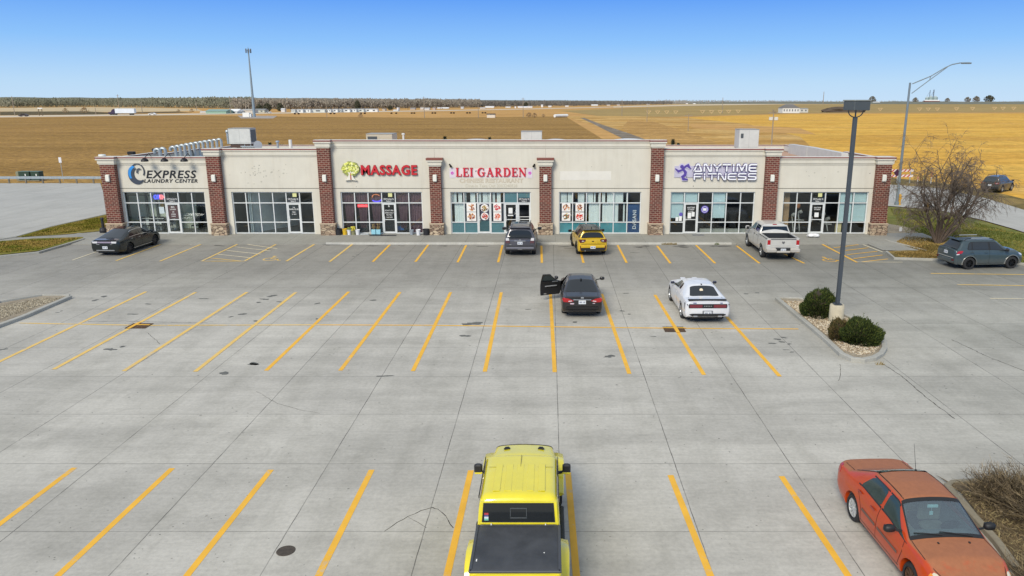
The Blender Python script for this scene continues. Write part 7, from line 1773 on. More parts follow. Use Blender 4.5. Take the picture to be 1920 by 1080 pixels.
# roof rear edge (907-1042 at y 932), z 1.86
g0, g1 = G(901,930,1.80), G(1044,932,1.80); xc = (g0.x+g1.x)/2; v.place(xc, (g0.y+g1.y)/2+1.14, 90)
v = black_sedan_left(); set_by_rear_wheel(v, 244, 475, 88.0, -1)
v = dark_sedan_open(); g = G(1091.5, 599); v.place(g.x, g.y+2.45, 90)
v = white_coupe(); set_by_rear_wheel(v, 1279, 596, 90.5, 1)
v = grey_suv(); g = G(976, 478); v.place(g.x, g.y+1.75, 90)
v = yellow_suv(); g = G(1109.5, 477.5); v.place(g.x-.16, g.y+1.68, 95)
v = teal_suv(); set_by_rear_wheel(v, 1814, 505, 6, -1)
v = road_suv(); set_by_rear_wheel(v, 1877, 361, 41, -1); v.t.location.z = .0
v = silver_pickup(); set_by_rear_wheel(v, 1428, 482, 89.0, 1)
# ================================================================ LAMPS, SHRUBS, TREES, FAR THINGS
M_POLE = mat('pole_bronze', (78,84,90), .5, .3, .08, 2); M_STEEL = mat('street_steel', (128,140,146), .45, .4, .08, 2)
# car-park lamp
g = G(1567, 603, .09); t = thing('parking_lamp', 'tall dark square post with box lamp head on a round concrete base in planted island', 'lamp post', (g.x, g.y, .09))
q = MB(); q.lathe([(.30,0),(.30,.72),(.27,.76),(0,.76)], (g.x,g.y,.09), 26); q.build('concrete_base', mat('base_concrete', (190,180,156), .85, var=.12, scale=5, bmp=.3), t, smooth=40)
top = F(1610, 220, g.y).z
q = MB(); q.box(g.x-.16,g.x+.16,g.y-.16,g.y+.16,.85,.88)
for sx in (-.11,.11):
    for sy in (-.11,.11): q.tube((g.x+sx,g.y+sy,.86),(g.x+sx,g.y+sy,.93),.015,None,6)
q.build('base_plate', M_POLE, t)
q = MB(); q.cbox((g.x,g.y,(top+.88)/2),(.145,.145,top-.88),.15,0,.01); q.build('post', M_POLE, t)
q = MB(); pts = [(g.x+.30*math.cos(R(a)), g.y, top+.26+.26*math.sin(R(a))) for a in range(180,361,20)]; q.path(pts, .022, 6); q.tube((g.x,g.y,top-.05),(g.x,g.y,top+.28),.03,None,6); q.build('yoke', M_POLE, t)
q = MB(); q.cbox((g.x+.02,g.y,top+.45),(.84,.60,.36),.42,0,.02); hd_ = q.build('lamp_head', mat('lamp_box', (82,88,90), .4, .2, .08, 2), t)
q = MB(); q.cbox((g.x+.02,g.y,top+.655),(.88,.64,.05),.42,0,.01); q.build('lamp_lid', mat('lamp_lid', (150,152,144), .4, .3, .06), hd_)
# street lamp
g = G(1681, 384); t = thing('street_lamp', 'tall grey street lamp with a trussed curved arm reaching right over the road', 'street lamp', (g.x, g.y, 0))
tp = F(1711, 155, g.y); q = MB(); q.tube((g.x,g.y,0),(g.x,g.y,tp.z),.135,.085,12); q.lathe([(.2,0),(.2,.25),(.15,.3)], (g.x,g.y,0), 12); q.build('pole', M_STEEL, t, smooth=40)
arm = [F(a, b, g.y) for a, b in ((1711,157),(1745,143),(1772,127),(1785,121),(1800,118),(1818,117.5))]; low = [F(a, b, g.y) for a, b in ((1709.5,175),(1743,150),(1776,126))]
q = MB(); q.path(arm, .045, 8); q.path(low, .04, 8); q.tube(arm[1], low[1], .03, None, 6); q.build('arm', M_STEEL, t)
q = MB(); a = F(1803,118,g.y); b = F(1821,117.5,g.y); q.cbox(((a.x+b.x)/2,g.y,a.z-.02),(b.x-a.x,.3,.13),0,0,.04); q.build('lamp_head', M_STEEL, t)
# ---- yew bushes
def leafy(name, label, cat, c, r, n, cols, group=None, seed=0, spikes=40, core=True, leaf=.035):
    t = thing(name, label, cat, (c[0],c[1],c[2]), group); rr = random.Random(seed); q = MB(); st = MB()
    dirs = []
    for k in range(46):   # uneven lobes
        z = rr.uniform(-.2,1); a = rr.uniform(0,6.283); s = math.sqrt(max(0,1-z*z)); dirs.append((Vector((s*math.cos(a), s*math.sin(a), z)), rr.uniform(.80,1.16)))
    def rad(d):
        return max(k*(.50+.50*max(0, d.dot(v))**7) for v, k in dirs)
    for k in range(n):
        z = rr.uniform(-.25,1); a = rr.uniform(0,6.283); s = math.sqrt(max(0,1-z*z)); d = Vector((s*math.cos(a), s*math.sin(a), z))
        f = rad(d)*(1-.28*rr.random()**2.2); p = Vector((c[0]+d.x*r[0]*f, c[1]+d.y*r[1]*f, c[2]+max(.02,(d.z*.80+.22)*r[2]*f)))
        up = (d+Vector((rr.uniform(-.5,.5),rr.uniform(-.5,.5),rr.uniform(.2,1.0)))).normalized(); sd = up.cross(Vector((rr.uniform(-1,1),rr.uniform(-1,1),rr.uniform(-1,1)))).normalized()
        l = leaf*rr.uniform(1.2,3.2); w_ = leaf*rr.uniform(.35,.6)
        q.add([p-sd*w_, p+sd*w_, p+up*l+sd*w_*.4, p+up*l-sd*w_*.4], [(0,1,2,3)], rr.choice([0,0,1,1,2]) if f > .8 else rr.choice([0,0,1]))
    for k in range(spikes):
        z = rr.uniform(.1,1); a = rr.uniform(0,6.283); s = math.sqrt(max(0,1-z*z)); d = Vector((s*math.cos(a), s*math.sin(a), z)); f = rad(d)
        p = Vector((c[0]+d.x*r[0]*f*.9, c[1]+d.y*r[1]*f*.9, c[2]+(d.z*.8+.22)*r[2]*f*.9)); up = (d+Vector((rr.uniform(-.3,.3),rr.uniform(-.3,.3),.6))).normalized(); l = rr.uniform(.12,.34)
        for j in range(16):
            b = p+up*(l*j/16); o = Vector((rr.uniform(-1,1),rr.uniform(-1,1),rr.uniform(0,1))).normalized()*leaf*1.1; s2 = up*leaf*.4
            q.add([b-s2, b+s2, b+o+s2*.6, b+o-s2*.6], [(0,1,2,3)], rr.choice([0,1,2]))
    ms = [mat('leaf_%d_%d_%d' % cc, cc, .75, var=.25, scale=7, spec=.25) for cc in cols]
    q.build('foliage', ms, t)
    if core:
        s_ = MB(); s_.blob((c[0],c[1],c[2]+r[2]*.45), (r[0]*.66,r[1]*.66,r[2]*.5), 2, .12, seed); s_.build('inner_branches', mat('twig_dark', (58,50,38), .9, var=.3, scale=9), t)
    return t
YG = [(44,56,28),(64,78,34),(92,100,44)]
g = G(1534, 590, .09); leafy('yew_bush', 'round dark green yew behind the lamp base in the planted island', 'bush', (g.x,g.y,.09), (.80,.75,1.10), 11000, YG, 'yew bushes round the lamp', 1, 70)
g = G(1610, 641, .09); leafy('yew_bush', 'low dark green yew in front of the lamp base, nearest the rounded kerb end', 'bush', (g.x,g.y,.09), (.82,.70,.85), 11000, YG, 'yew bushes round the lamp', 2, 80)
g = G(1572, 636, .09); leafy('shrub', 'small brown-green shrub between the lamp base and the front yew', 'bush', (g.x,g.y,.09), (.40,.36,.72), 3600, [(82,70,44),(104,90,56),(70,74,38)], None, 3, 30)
# gravel stones
def stones(name, pix, n, cols, smin, smax, z, seed, parent=None):
    P = [G(*p) for p in pix]; rr = random.Random(seed); q = MB(); xs = [p.x for p in P]; ys = [p.y for p in P]; k = 0
    def inside(x, y):
        c = False; j = len(P)-1
        for i in range(len(P)):
            if (P[i].y > y) != (P[j].y > y) and x < (P[j].x-P[i].x)*(y-P[i].y)/(P[j].y-P[i].y)+P[i].x: c = not c
            j = i
        return c
    while k < n:
        x, y = rr.uniform(min(xs),max(xs)), rr.uniform(min(ys),max(ys))
        if not inside(x, y): k += .05; continue
        s = rr.uniform(smin, smax); a = rr.uniform(0,3.14); c, sn = math.cos(a), math.sin(a); k += 1
        pts = [(s,0),(0,s*.7),(-s*.9,0),(0,-s*.6)]
        vs = [(x+c*u-sn*v, y+sn*u+c*v, z+s*.15) for u, v in pts]+[(x+rr.uniform(-.3,.3)*s, y+rr.uniform(-.3,.3)*s, z+s*rr.uniform(.5,.9))]+[(x,y,z-.01)]
        q.add(vs, [(0,1,4),(1,2,4),(2,3,4),(3,0,4),(1,0,5),(2,1,5),(3,2,5),(0,3,5)], rr.randrange(len(cols)))
    o = q.build(name, [mat('stone_%d_%d_%d' % cc, cc, .85, var=.2, scale=14) for cc in cols], parent); return tag(o, 'loose stones covering a planting bed', 'gravel', kind='stuff') if False else tag(o, kind='stuff')
o = stones('gravel', [(1468,567),(1515,570),(1586,600),(1634,623),(1645,642),(1647,655),(1636,667),(1612,671),(1582,662),(1550,632)], 5200, [(168,150,124),(190,176,150),(140,120,96),(206,196,176)], .025, .055, .09, 5); tag(o, 'tan and grey river stones filling the lamp island', 'gravel')
o = stones('gravel', [(-60,597),(0,577),(80,562),(116,562),(38,588),(0,602),(-60,620)], 2600, [(150,140,120),(176,166,144),(126,116,98)], .03, .07, .07, 6); tag(o, 'brown grey stones filling the left kerbed island', 'gravel')
# ---- bare tree
def limb_tube(mb, pts, r0, r1, n=5):
    m = len(pts)
    rings = []
    for i, p in enumerate(pts):
        a = pts[max(0,i-1)]; b = pts[min(m-1,i+1)]; d = (b-a).normalized(); u = d.orthogonal().normalized(); w_ = d.cross(u); r = r0+(r1-r0)*i/(m-1)
        rings.append([p+u*(math.cos(2*math.pi*k/n)*r)+w_*(math.sin(2*math.pi*k/n)*r) for k in range(n)])
    base = len(mb.v); vs = [v for rg in rings for v in rg]; fs = [(i*n+k, i*n+(k+1)%n, (i+1)*n+(k+1)%n, (i+1)*n+k) for i in range(m-1) for k in range(n)]
    mb.add(vs, fs)
def bare_tree(name, label, base, stems, levels, seed, group=None, col=(104,92,84), twigcol=(112,98,90), droop=.0, cat='tree', n3=(5,5), tw=.008):
    rr = random.Random(seed); t = thing(name, label, cat, base, group); T = MB(); B = MB(); Tw = MB()
    def grow(p, d, L, r, lev):
        segs = 6 if lev < 2 else 4; pts = [p]; dd = d.copy()
        for k in range(segs):
            dd = (dd+Vector((rr.uniform(-1,1),rr.uniform(-1,1),rr.uniform(-.6,.7)))*.13+Vector((0,0,.05 if lev < 2 else -droop*(k+1)/segs))).normalized()
            pts.append(pts[-1]+dd*(L/segs))
        r1 = r*(.45 if lev < levels else .4)
        limb_tube((T if lev == 0 else (B if lev < levels-1 else Tw)), pts, r, r1, 6 if lev < 2 else (4 if lev < levels-1 else 3))
        if lev >= levels: return
        nb = rr.randint(*( (6,8) if lev == 0 else (6,7) if lev == 1 else n3))
        for k in range(nb):
            f = rr.uniform(.25,1) if lev else rr.uniform(.3,1); i = min(segs-1, int(f*segs)); q = pts[i]+(pts[i+1]-pts[i])*(f*segs-i if f < 1 else 1)
            ax = dd.orthogonal().normalized(); ax.rotate(Matrix.Rotation(rr.uniform(0,6.283), 3, dd)); nd = (dd*rr.uniform(.6,1.0)+ax*rr.uniform(.5,.95)).normalized()
            grow(q, nd, L*rr.uniform(.42,.62), max(tw, r*(.62-.25*f)*.75), lev+1)
    for (dx, dy, dz, L, r) in stems:
        grow(Vector(base)+Vector((dx*.12,dy*.12,0)), Vector((dx,dy,dz)).normalized(), L, r, 0)
    m = mat('bark_%d_%d_%d' % col, col, .9, var=.35, scale=9, bmp=.5); m2 = mat('twig_%d_%d_%d' % twigcol, twigcol, .9, var=.2, scale=5)
    T.build('trunk', m, t); B.build('branches', m, t); Tw.build('twigs', m2, t); return t
g = G(1757, 457, .05)
bare_tree('bare_tree', 'leafless many-stemmed ornamental tree with fine drooping twigs beside the parked slate crossover', (g.x,g.y,.05),
    [(-.50,.1,1.2,3.7,.11),(-.25,.3,1.5,4.1,.12),(-.05,-.2,1.7,3.6,.09),(.28,.25,1.5,4.1,.13),(.75,.0,1.1,4.5,.13),(1.1,.15,.85,4.6,.12),(-.62,-.1,1.0,2.5,.07),(.40,-.3,1.3,4.0,.09),(-.1,.1,1.8,4.6,.08)], 4, 11, droop=.30, n3=(3,4), col=(92,78,66), twigcol=(110,98,88), tw=.009)
# ---- dead-looking twiggy shrub, bottom right
def twig_shrub(label, base, r, n, seed, cols, group=None):
    rr = random.Random(seed); t = thing('twiggy_shrub', label, 'shrub', base, group); q = [MB() for _ in cols]
    for k in range(n):
        a = rr.uniform(0,6.283); el = rr.uniform(.15,1.45); d = Vector((math.cos(a)*math.cos(el), math.sin(a)*math.cos(el), math.sin(el))); L = rr.uniform(.5,1.05)
        p = Vector(base)+Vector((rr.uniform(-.25,.25)*r[0], rr.uniform(-.25,.25)*r[1], 0)); pts = [p]; dd = d
        seg = 5; cid = rr.randrange(len(cols))
        for j in range(seg):
            dd = (dd+Vector((rr.uniform(-1,1),rr.uniform(-1,1),rr.uniform(-.7,.7)))*.22).normalized(); pts.append(pts[-1]+Vector((dd.x*r[0],dd.y*r[1],dd.z*r[2]))*(L/seg))
            for _ in range(4):
                ax = Vector((rr.uniform(-1,1),rr.uniform(-1,1),rr.uniform(-.3,1))).normalized(); l = rr.uniform(.08,.22); limb_tube(q[rr.randrange(len(cols))], [pts[-1], pts[-1]+(dd*.6+ax*.8)*l], .004, .0022, 3)
        limb_tube(q[cid], pts, .011, .004, 3)
    for k, (cc, mb) in enumerate(zip(cols, q)): mb.build('twigs', mat('shrub_%d_%d_%d' % cc, cc, .9, var=.25, scale=6), t)
    return t
TC = [(96,84,66),(128,114,92),(60,50,38),(150,132,100),(84,74,52)]
g = G(1985, 1010); twig_shrub('large bare twiggy shrub at the right edge, behind the faded red sedan', (g.x+.3,g.y+.5,.05), (1.5,1.4,1.30), 900, 21, TC)
g = G(1885, 950); twig_shrub('low bare shrub beside the red sedan windshield, left of the big twiggy shrub', (g.x,g.y+.1,.05), (.95,.8,.75), 420, 22, TC)
g = G(1985, 1130); twig_shrub('low bare shrub at the lower right corner, nearest the camera', (g.x,g.y,.05), (1.2,1.1,.6), 420, 23, TC)
# litter in the bed
rr = random.Random(9); q = MB()
P0 = [G(1800,930), G(1990,960), G(2100,1180), G(1920,1075)]
for k in range(2600):
    u, v_ = rr.random(), rr.random(); p = P0[0]*(1-u)*(1-v_)+P0[1]*u*(1-v_)+P0[2]*u*v_+P0[3]*(1-u)*v_
    a = rr.uniform(0,3.14); l = rr.uniform(.04,.16); d = Vector((math.cos(a),math.sin(a),rr.uniform(-.1,.5)))*l; s = Vector((-math.sin(a),math.cos(a),0))*rr.uniform(.004,.012); z = Vector((0,0,.065+rr.uniform(0,.05)))
    q.add([p-s+z,p+s+z,p+d+s*.5+z,p+d-s*.5+z], [(0,1,2,3)], rr.choice([0,0,1,2]))
tag(q.build('leaf_litter', [mat('litter_a', (126,108,76), .9, var=.2), mat('litter_b', (164,148,104), .9, var=.2), mat('litter_c', (104,88,60), .9, var=.2)]), 'dry stalks and straw scattered under the shrubs at lower right', 'litter', kind='stuff')
# grass tufts on the lawns
def tufts(label, pix, n, cols, h, z, seed):
    P = [G(*p) for p in pix]; rr = random.Random(seed); q = MB(); xs = [p.x for p in P]; ys = [p.y for p in P]; k = 0
    def inside(x, y):
        c = False; j = len(P)-1
        for i in range(len(P)):
            if (P[i].y > y) != (P[j].y > y) and x < (P[j].x-P[i].x)*(y-P[i].y)/(P[j].y-P[i].y)+P[i].x: c = not c
            j = i
        return c
    while k < n:
        x, y = rr.uniform(min(xs),max(xs)), rr.uniform(min(ys),max(ys))
        if not inside(x, y): k += .1; continue
        k += 1; a = rr.uniform(0,6.28); w_ = rr.uniform(.02,.05); hh = h*rr.uniform(.4,1); lean = (rr.uniform(-.05,.05), rr.uniform(-.05,.05)); nz_ = noise.noise(Vector((x*.5,y*.5,seed)))
        ci = 0 if nz_ < -.1 else (1 if nz_ < .15 else 2); ci = min(len(cols)-1, max(0, ci+rr.choice([0,0,0,1,-1])))
        q.add([(x-w_*math.cos(a),y-w_*math.sin(a),z),(x+w_*math.cos(a),y+w_*math.sin(a),z),(x+lean[0],y+lean[1],z+hh)], [(0,1,2)], ci)
    tag(q.build('grass', [mat('blade_%d_%d_%d' % c, c, .9, var=.2, scale=3, spec=.1) for c in cols]), label, 'grass', kind='stuff')
tufts('short yellow green lawn on both sides of the left path', [(40,446),(95,429),(200,406),(202,428),(120,439)], 9000, [(112,110,40),(132,122,52),(150,132,70)], .10, .06, 1)
tufts('mown lawn strip ending in a point at the left kerb', [(-60,459),(60,452),(150,448.5),(70,471),(0,477),(-60,480)], 9000, [(104,112,40),(140,128,58),(160,136,74)], .09, .09, 2)
tufts('green lawn sloping between the road and the parked slate crossover', [(1668,392),(1760,400),(1900,437),(1925,443),(1925,494),(1860,487),(1760,486),(1700,440)], 16000, [(90,98,44),(112,112,54),(136,126,68)], .09, .05, 3)
tufts('dry brown turf under the bare tree', [(1700,444),(1790,455),(1830,470),(1840,487),(1690,485),(1676,476),(1730,472),(1680,456)], 9000, [(110,94,54),(146,122,72),(168,142,88)], .10, .06, 4)
# weeds at the kerb
for px, lab in ((1255,'small dry weed tuft on the kerb left of the gym door'),(1344,'tiny green weed on the kerb in front of the gym windows'),(1642,'dead weed at the end of the manhole side kerb')):
    g = G(px if px != 1642 else 1650, 458.7 if px != 1642 else 684, 0); q = MB(); rr = random.Random(px)
    for k in range(120 if px == 1255 else 26):
        x = g.x+rr.uniform(-.5,.5)*(1 if px == 1255 else .3); a = rr.uniform(0,3.1); hh = rr.uniform(.05,.2)
        q.add([(x-.012,g.y,0),(x+.012,g.y,0),(x+rr.uniform(-.1,.1),g.y+rr.uniform(-.12,.04),hh)], [(0,1,2)])
    tag(q.build('weed', mat('weed_%d' % (px % 7), (150,130,80) if px != 1344 else (96,110,50), .9, var=.2)), lab, 'weed')
# ---------------------------------------------------------------- evergreens behind the building
def evergreen(label, px, ptop, Y, w_, seed, group='evergreen tops behind the building', h=None):
    a = F(px, ptop, Y); t = thing('evergreen_tree', label, 'tree', (a.x, Y, 0), group); rr = random.Random(seed); q = MB(); H_ = a.z
    T = MB(); T.tube((a.x,Y,0),(a.x,Y,H_*.9),.12,.03,6); T.build('trunk', mat('bark_dark', (60,50,40), .9, var=.3), t)
    for k in range(1600):
        f = rr.random(); z = H_*(.15+.85*f); rad = w_*(1-f)**.8+.05; an = rr.uniform(0,6.28); lump = .75+.4*math.sin(an*3+z*4+seed); r_ = rad*lump*math.sqrt(rr.random())
        p = Vector((a.x+math.cos(an)*r_, Y+math.sin(an)*r_, z)); d = Vector((math.cos(an)*.6,math.sin(an)*.6,rr.uniform(.3,1))).normalized(); s = d.orthogonal().normalized()*.03; l = rr.uniform(.1,.28)
        q.add([p-s,p+s,p+d*l], [(0,1,2)], rr.choice([0,1]))
    q.build('crown', [mat('ever_a', (44,50,32), .8, var=.3), mat('ever_b', (66,70,42), .8, var=.3)], t)
evergreen('dark evergreen top showing over the roof beside the raised brick pier at the right', 1262, 262, 77, .9, 1)
evergreen('small dark evergreen tip over the roof, next to the larger one at the right pier', 1272, 270, 78, .6, 2)
evergreen('dark jagged plant tip over the vacant shop roof, just right of the dish', 506, 269, 78, .8, 3)
evergreen('low dark plant tip over the vacant shop roof, left of the white vent pipe', 528, 273, 78, .7, 4)
evergreen('dark plant tip over the middle parapet, left of the long skylight curb', 834, 257, 78, .8, 5)
evergreen('tiny dark tip over the parapet at the right end of the long skylight curb', 918, 259, 78, .4, 6)
# ---------------------------------------------------------------- guard rail, cabinets, small sign at left
t = thing('guard_rail', 'grey metal guard rail along the road edge at the far left', 'guard rail', (G(100,343).x, G(100,343).y, 0))
A, B = G(-300,344), G(190,344); q = MB(); y_ = A.y
for (z0, z1, dy) in ((.52,.60,0),(.60,.68,.05),(.68,.76,0),(.76,.82,.04)): q.box(A.x, B.x+1.0, y_-dy-.02, y_-dy, z0, z1-.002)
q.build('beam', M_GALV, t)
q = MB(); x = A.x
while x < B.x+1: q.box(x-.07,x+.07,y_+.002,y_+.14,0,.78); x += 1.95
q.build('posts', mat('post_wood', (120,112,98), .9, var=.2), t); q.v and None
M_GBOX = mat('cabinet_green', (44,66,52), .5, var=.1, scale=3)
for (p0, p1, lab) in ((35,55.5,'larger dark green utility cabinet behind the guard rail'),(58,73.5,'smaller dark green utility cabinet just right of the larger one')):
    g = G((p0+p1)/2, 339); a = F(p0,330,g.y); b = F(p1,330,g.y); zt = F(p0,322.5,g.y).z; t = thing('utility_cabinet', lab, 'utility box', (g.x,g.y,0), 'green utility cabinets at the left')
    q = MB(); q.cbox(((a.x+b.x)/2,g.y+.4,zt/2),(b.x-a.x,.9,zt),0,0,.03); q.build('box', M_GBOX, t)
    q = MB(); q.cbox(((a.x+b.x)/2,g.y+.4,zt+.03),(b.x-a.x+.06,.96,.07),0,0,.02); q.build('lid', mat('lid_green', (84,104,88), .5, var=.1), t)
    q = MB(); xm = (a.x+b.x)/2+.12; q.box(xm,xm+.12,g.y-.056,g.y-.052,zt*.55,zt*.78); q.build('warning_label', WHT, t)
    q = MB(); q.cbox(((a.x+b.x)/2,g.y+.3,.04),(b.x-a.x+.2,1.2,.08)); q.build('pad', M_KERB, t)
g = G(32,338); q = MB(); q.cbox((g.x,g.y+.5,.5),(.5,.5,1.0),0,0,.04); tag(q.build('utility_pedestal', mat('pedestal_beige', (132,134,112), .6, var=.1)), 'small beige green pedestal at the left of the utility cabinets', 'utility box')
g = G(119,340); zt = F(116,295,g.y).z; t = thing('road_sign', 'thin post with a small white rectangular sign at the field edge, seen from behind', 'sign', (g.x,g.y,0))
q = MB(); q.tube((g.x,g.y,0),(g.x,g.y,zt),.03,None,6); q.build('post', M_GALV, t)
q = MB(); q.box(g.x-.16,g.x+.16,g.y-.045,g.y-.03,zt-.62,zt); q.build('panel', mat('sign_white', (218,218,222), .5, var=.05), t)
# barricade, hydrant, markers at right
g = G(1690, 343.5); y_ = g.y; t = thing('road_barricade', 'red and white striped road barricade with two boards behind the street lamp', 'barricade', (g.x,g.y,0))
x0, x1 = F(1655,330,y_).x, F(1712,330,y_).x
for k, (pa, pb) in enumerate(((317.5,322),(327.5,332))):
    za, zb = F(1690,pa,y_).z, F(1690,pb,y_).z; q = MB(); q.box(x0,x1,y_,y_+.04,zb,za); bo = q.build('board', mat('board_reflect', (226,216,208), .5, var=.04), t)
    q = MB(); x = x0; h_ = za-zb
    while x < x1-.28-h_: q.prism([(x,zb+.004),(x+.2,zb+.004),(x+.2+h_,za-.004),(x+h_,za-.004)], y_-.008, y_-.001, 'y'); x += .46
    q.build('stripes', mat('stripe_red', (190,70,56), .5, var=.06), bo)
q = MB()
for x in (x0+.4,(x0+x1)/2,x1-.3): q.box(x-.05,x+.05,y_+.05,y_+.12,0,F(1690,317,y_).z)
q.build('posts', M_GALV, t)
q = MB(); c_ = F(1682.5,324,y_-.1); q.prism([(c_.x-.42,c_.z),(c_.x,c_.z-.42),(c_.x+.42,c_.z),(c_.x,c_.z+.42)], y_-.06, y_-.04, 'y'); tag(q.build('warning_sign', mat('sign_maroon', (70,30,56), .5, var=.1)), 'dark diamond warning sign on the striped barricade, half hidden by the lamp post', 'sign')
for px, py, lab in ((1686,384,'yellow fire hydrant at the foot of the street lamp'),(1738,397,'yellow fire hydrant or valve post behind the bare tree twigs')):
    g = G(px, py); t = thing('fire_hydrant' if px < 1700 else 'valve_post', lab, 'hydrant', (g.x,g.y,0)); q = MB(); s_ = 1.3 if px < 1700 else 1.0
    q.lathe([(.16,0),(.16,.06),(.11,.08),(.11,.55*s_),(.15,.57*s_),(.13,.68*s_),(.05,.76*s_),(0,.78*s_)], (g.x,g.y,0), 12); q.tube((g.x-.2,g.y,.45*s_),(g.x+.2,g.y,.45*s_),.06,None,8); q.build('body', mat('hydrant_yellow', (196,150,50), .5, var=.12), t)
for px, pt, pb, col, lab in ((1745,322,333,(216,120,50),'orange and white marker post among the tree branches'),(1720,331,343,(220,150,130),'thin pink and white marker post left of the orange one'),(1731,329,343,(190,180,110),'thin pale yellow marker post between the pink and orange ones')):
    g = G(px, 344); a = F(px,pt,g.y); q = MB(); q.tube((g.x,g.y,0),(g.x,g.y,a.z*.55),.05,None,6,0); q.tube((g.x,g.y,a.z*.55),(g.x,g.y,a.z),.07,None,6,1); tag(q.build('marker_post', [WHT, mat('marker_%d' % px, col, .5, var=.05)]), lab, 'marker post', 'marker posts at the road edge')
g = G(1688, 434, .07); q = MB(); q.cbox((g.x,g.y,.22),(.2,.05,.28),0,0,.01); q.tube((g.x,g.y,.05),(g.x,g.y,.1),.02,None,6); tag(q.build('small_sign', WHT), 'small white stake sign in the gravel by the right end of the building', 'sign')
# ================================================================ FAR DISTANCE
def at(px, py): g = G(px, py); return g
def Z(px, py, Y): return F(px, py, Y).z
# far woods: thousands of bare crowns as one mass
def wood(label, pts, n, hmin, hmax, cols, seed, depth=30, quads=14, lean=.2):
    """pts: (px, py_base) along the wood's foot"""
    rr = random.Random(seed); q = MB()
    for k in range(n):
        f = rr.random()*(len(pts)-1); i = int(f); u = f-i; px = pts[i][0]*(1-u)+pts[min(i+1,len(pts)-1)][0]*u; py = pts[i][1]*(1-u)+pts[min(i+1,len(pts)-1)][1]*u
        g = G(px, py); y = g.y+rr.random()*depth*g.y/800; x = g.x*(y/g.y); h = rr.uniform(hmin, hmax); w_ = h*rr.uniform(.22,.42)
        ci = rr.randrange(len(cols))
        tw = h*.012; q.add([(x-tw,y,0),(x+tw,y,0),(x+tw*.4,y,h*.8),(x-tw*.4,y,h*.8)], [(0,1,2,3)], ci)
        for j in range(quads):
            a = rr.uniform(0,6.28); rad = w_*math.sqrt(rr.random()); z = h*rr.uniform(.22,.98); zz = 1-((z/h-.6)/.5)**2; rad *= max(.25, zz); s = h*rr.uniform(.07,.15)
            cx, cy = x+math.cos(a)*rad, y+math.sin(a)*rad; b = rr.uniform(-.7,.7)
            q.add([(cx-s*math.cos(b)*.7,cy-s*math.sin(b)*.7,z-s*.3),(cx+s*math.cos(b)*.6,cy+s*math.sin(b)*.6,z-s*.6),(cx+s*math.cos(b)*.4,cy,z+s*.5),(cx-s*math.cos(b)*.2,cy,z+s)], [(0,1,2,3)], rr.choice([ci, rr.randrange(len(cols))]))
    ms = [mat('wood_%d_%d_%d' % c, c, .95, var=.2, scale=.05, spec=.05) for c in cols]
    tag(q.build('far_woods', ms), label, 'woods', kind='stuff')
WC = [(124,126,108),(116,118,102),(134,134,118),(106,108,94)]
wood('long grey green belt of bare woods behind the pale field at the left horizon', [(-500,202),(0,202),(160,200.5),(330,202),(480,204.5)], 2600, 9.5, 15, WC, 1, 90, 9)
wood('bare brown woods behind the white trailers left of centre', [(440,205),(600,204.5),(760,203),(900,201.5)], 2500, 8.5, 13, [(142,136,124),(134,127,117),(150,144,133),(122,116,107)], 2, 80, 9)
wood('thin line of far woods right of centre', [(880,201.5),(1000,199.8),(1120,198.5),(1260,196)], 1800, 7, 11, [(120,116,110),(112,110,106),(130,126,120),(98,98,94)], 3, 60, 8)
wood('faint far tree line at the right horizon', [(1230,196),(1400,194),(1560,193),(1750,192.5),(2300,192.3)], 1700, 8, 15, [(150,148,142),(140,138,134),(160,156,150)], 4, 200, 7)
# individual trees standing out
def far_tree(label, px, pb, pt, seed, cols, wide=.5, dense=150, cat='tree', group='trees standing out along the horizon', name='far_tree', ev=False):
    g = G(px, pb); H_ = Z(px, pt, g.y); t = thing(name, label, cat, (g.x,g.y,0), group); rr = random.Random(seed); T = MB(); q = MB()
    if ev:
        T.tube((g.x,g.y,0),(g.x,g.y,H_*.4),H_*.03,H_*.02,5)
        for k in range(dense):
            a = rr.uniform(0,6.28); z = H_*rr.uniform(.08,1); rad = H_*wide*max(.1,1-((z/H_-.45)/.62)**2)*math.sqrt(rr.random()); s = H_*rr.uniform(.05,.11); cx, cy = g.x+math.cos(a)*rad, g.y+math.sin(a)*rad
            q.add([(cx-s,cy,z-s*.5),(cx+s*.8,cy+s*.3,z-s*.6),(cx+s*.5,cy,z+s*.5),(cx-s*.3,cy,z+s)], [(0,1,2,3)], rr.randrange(len(cols)))
    else:
        def br(p, d, L, r, lev):
            e = p+d*L; T.tube(p, e, r, r*.6, 4, 0, False)
            if lev >= 4: return
            for _ in range(3 if lev else 4):
                ax = Vector((rr.uniform(-1,1),rr.uniform(-1,1),rr.uniform(-.2,.8))); br(p+(e-p)*rr.uniform(.5,1), (d*.8+ax*.8*wide*1.6).normalized(), L*rr.uniform(.55,.75), max(r*.6, H_*.004), lev+1)
        br(Vector((g.x,g.y,0)), Vector((rr.uniform(-.1,.1),0,1)), H_*.30, H_*.022, 0)
    T.build('trunk', mat('far_bark', (92,80,72), .95, var=.15, scale=.1, spec=.05), t)
    if q.f: q.build('crown', [mat('fc_%d_%d_%d' % c, c, .95, var=.2, scale=.1, spec=.05) for c in cols], t)
EV = [(66,68,56),(86,86,70),(54,56,46)]
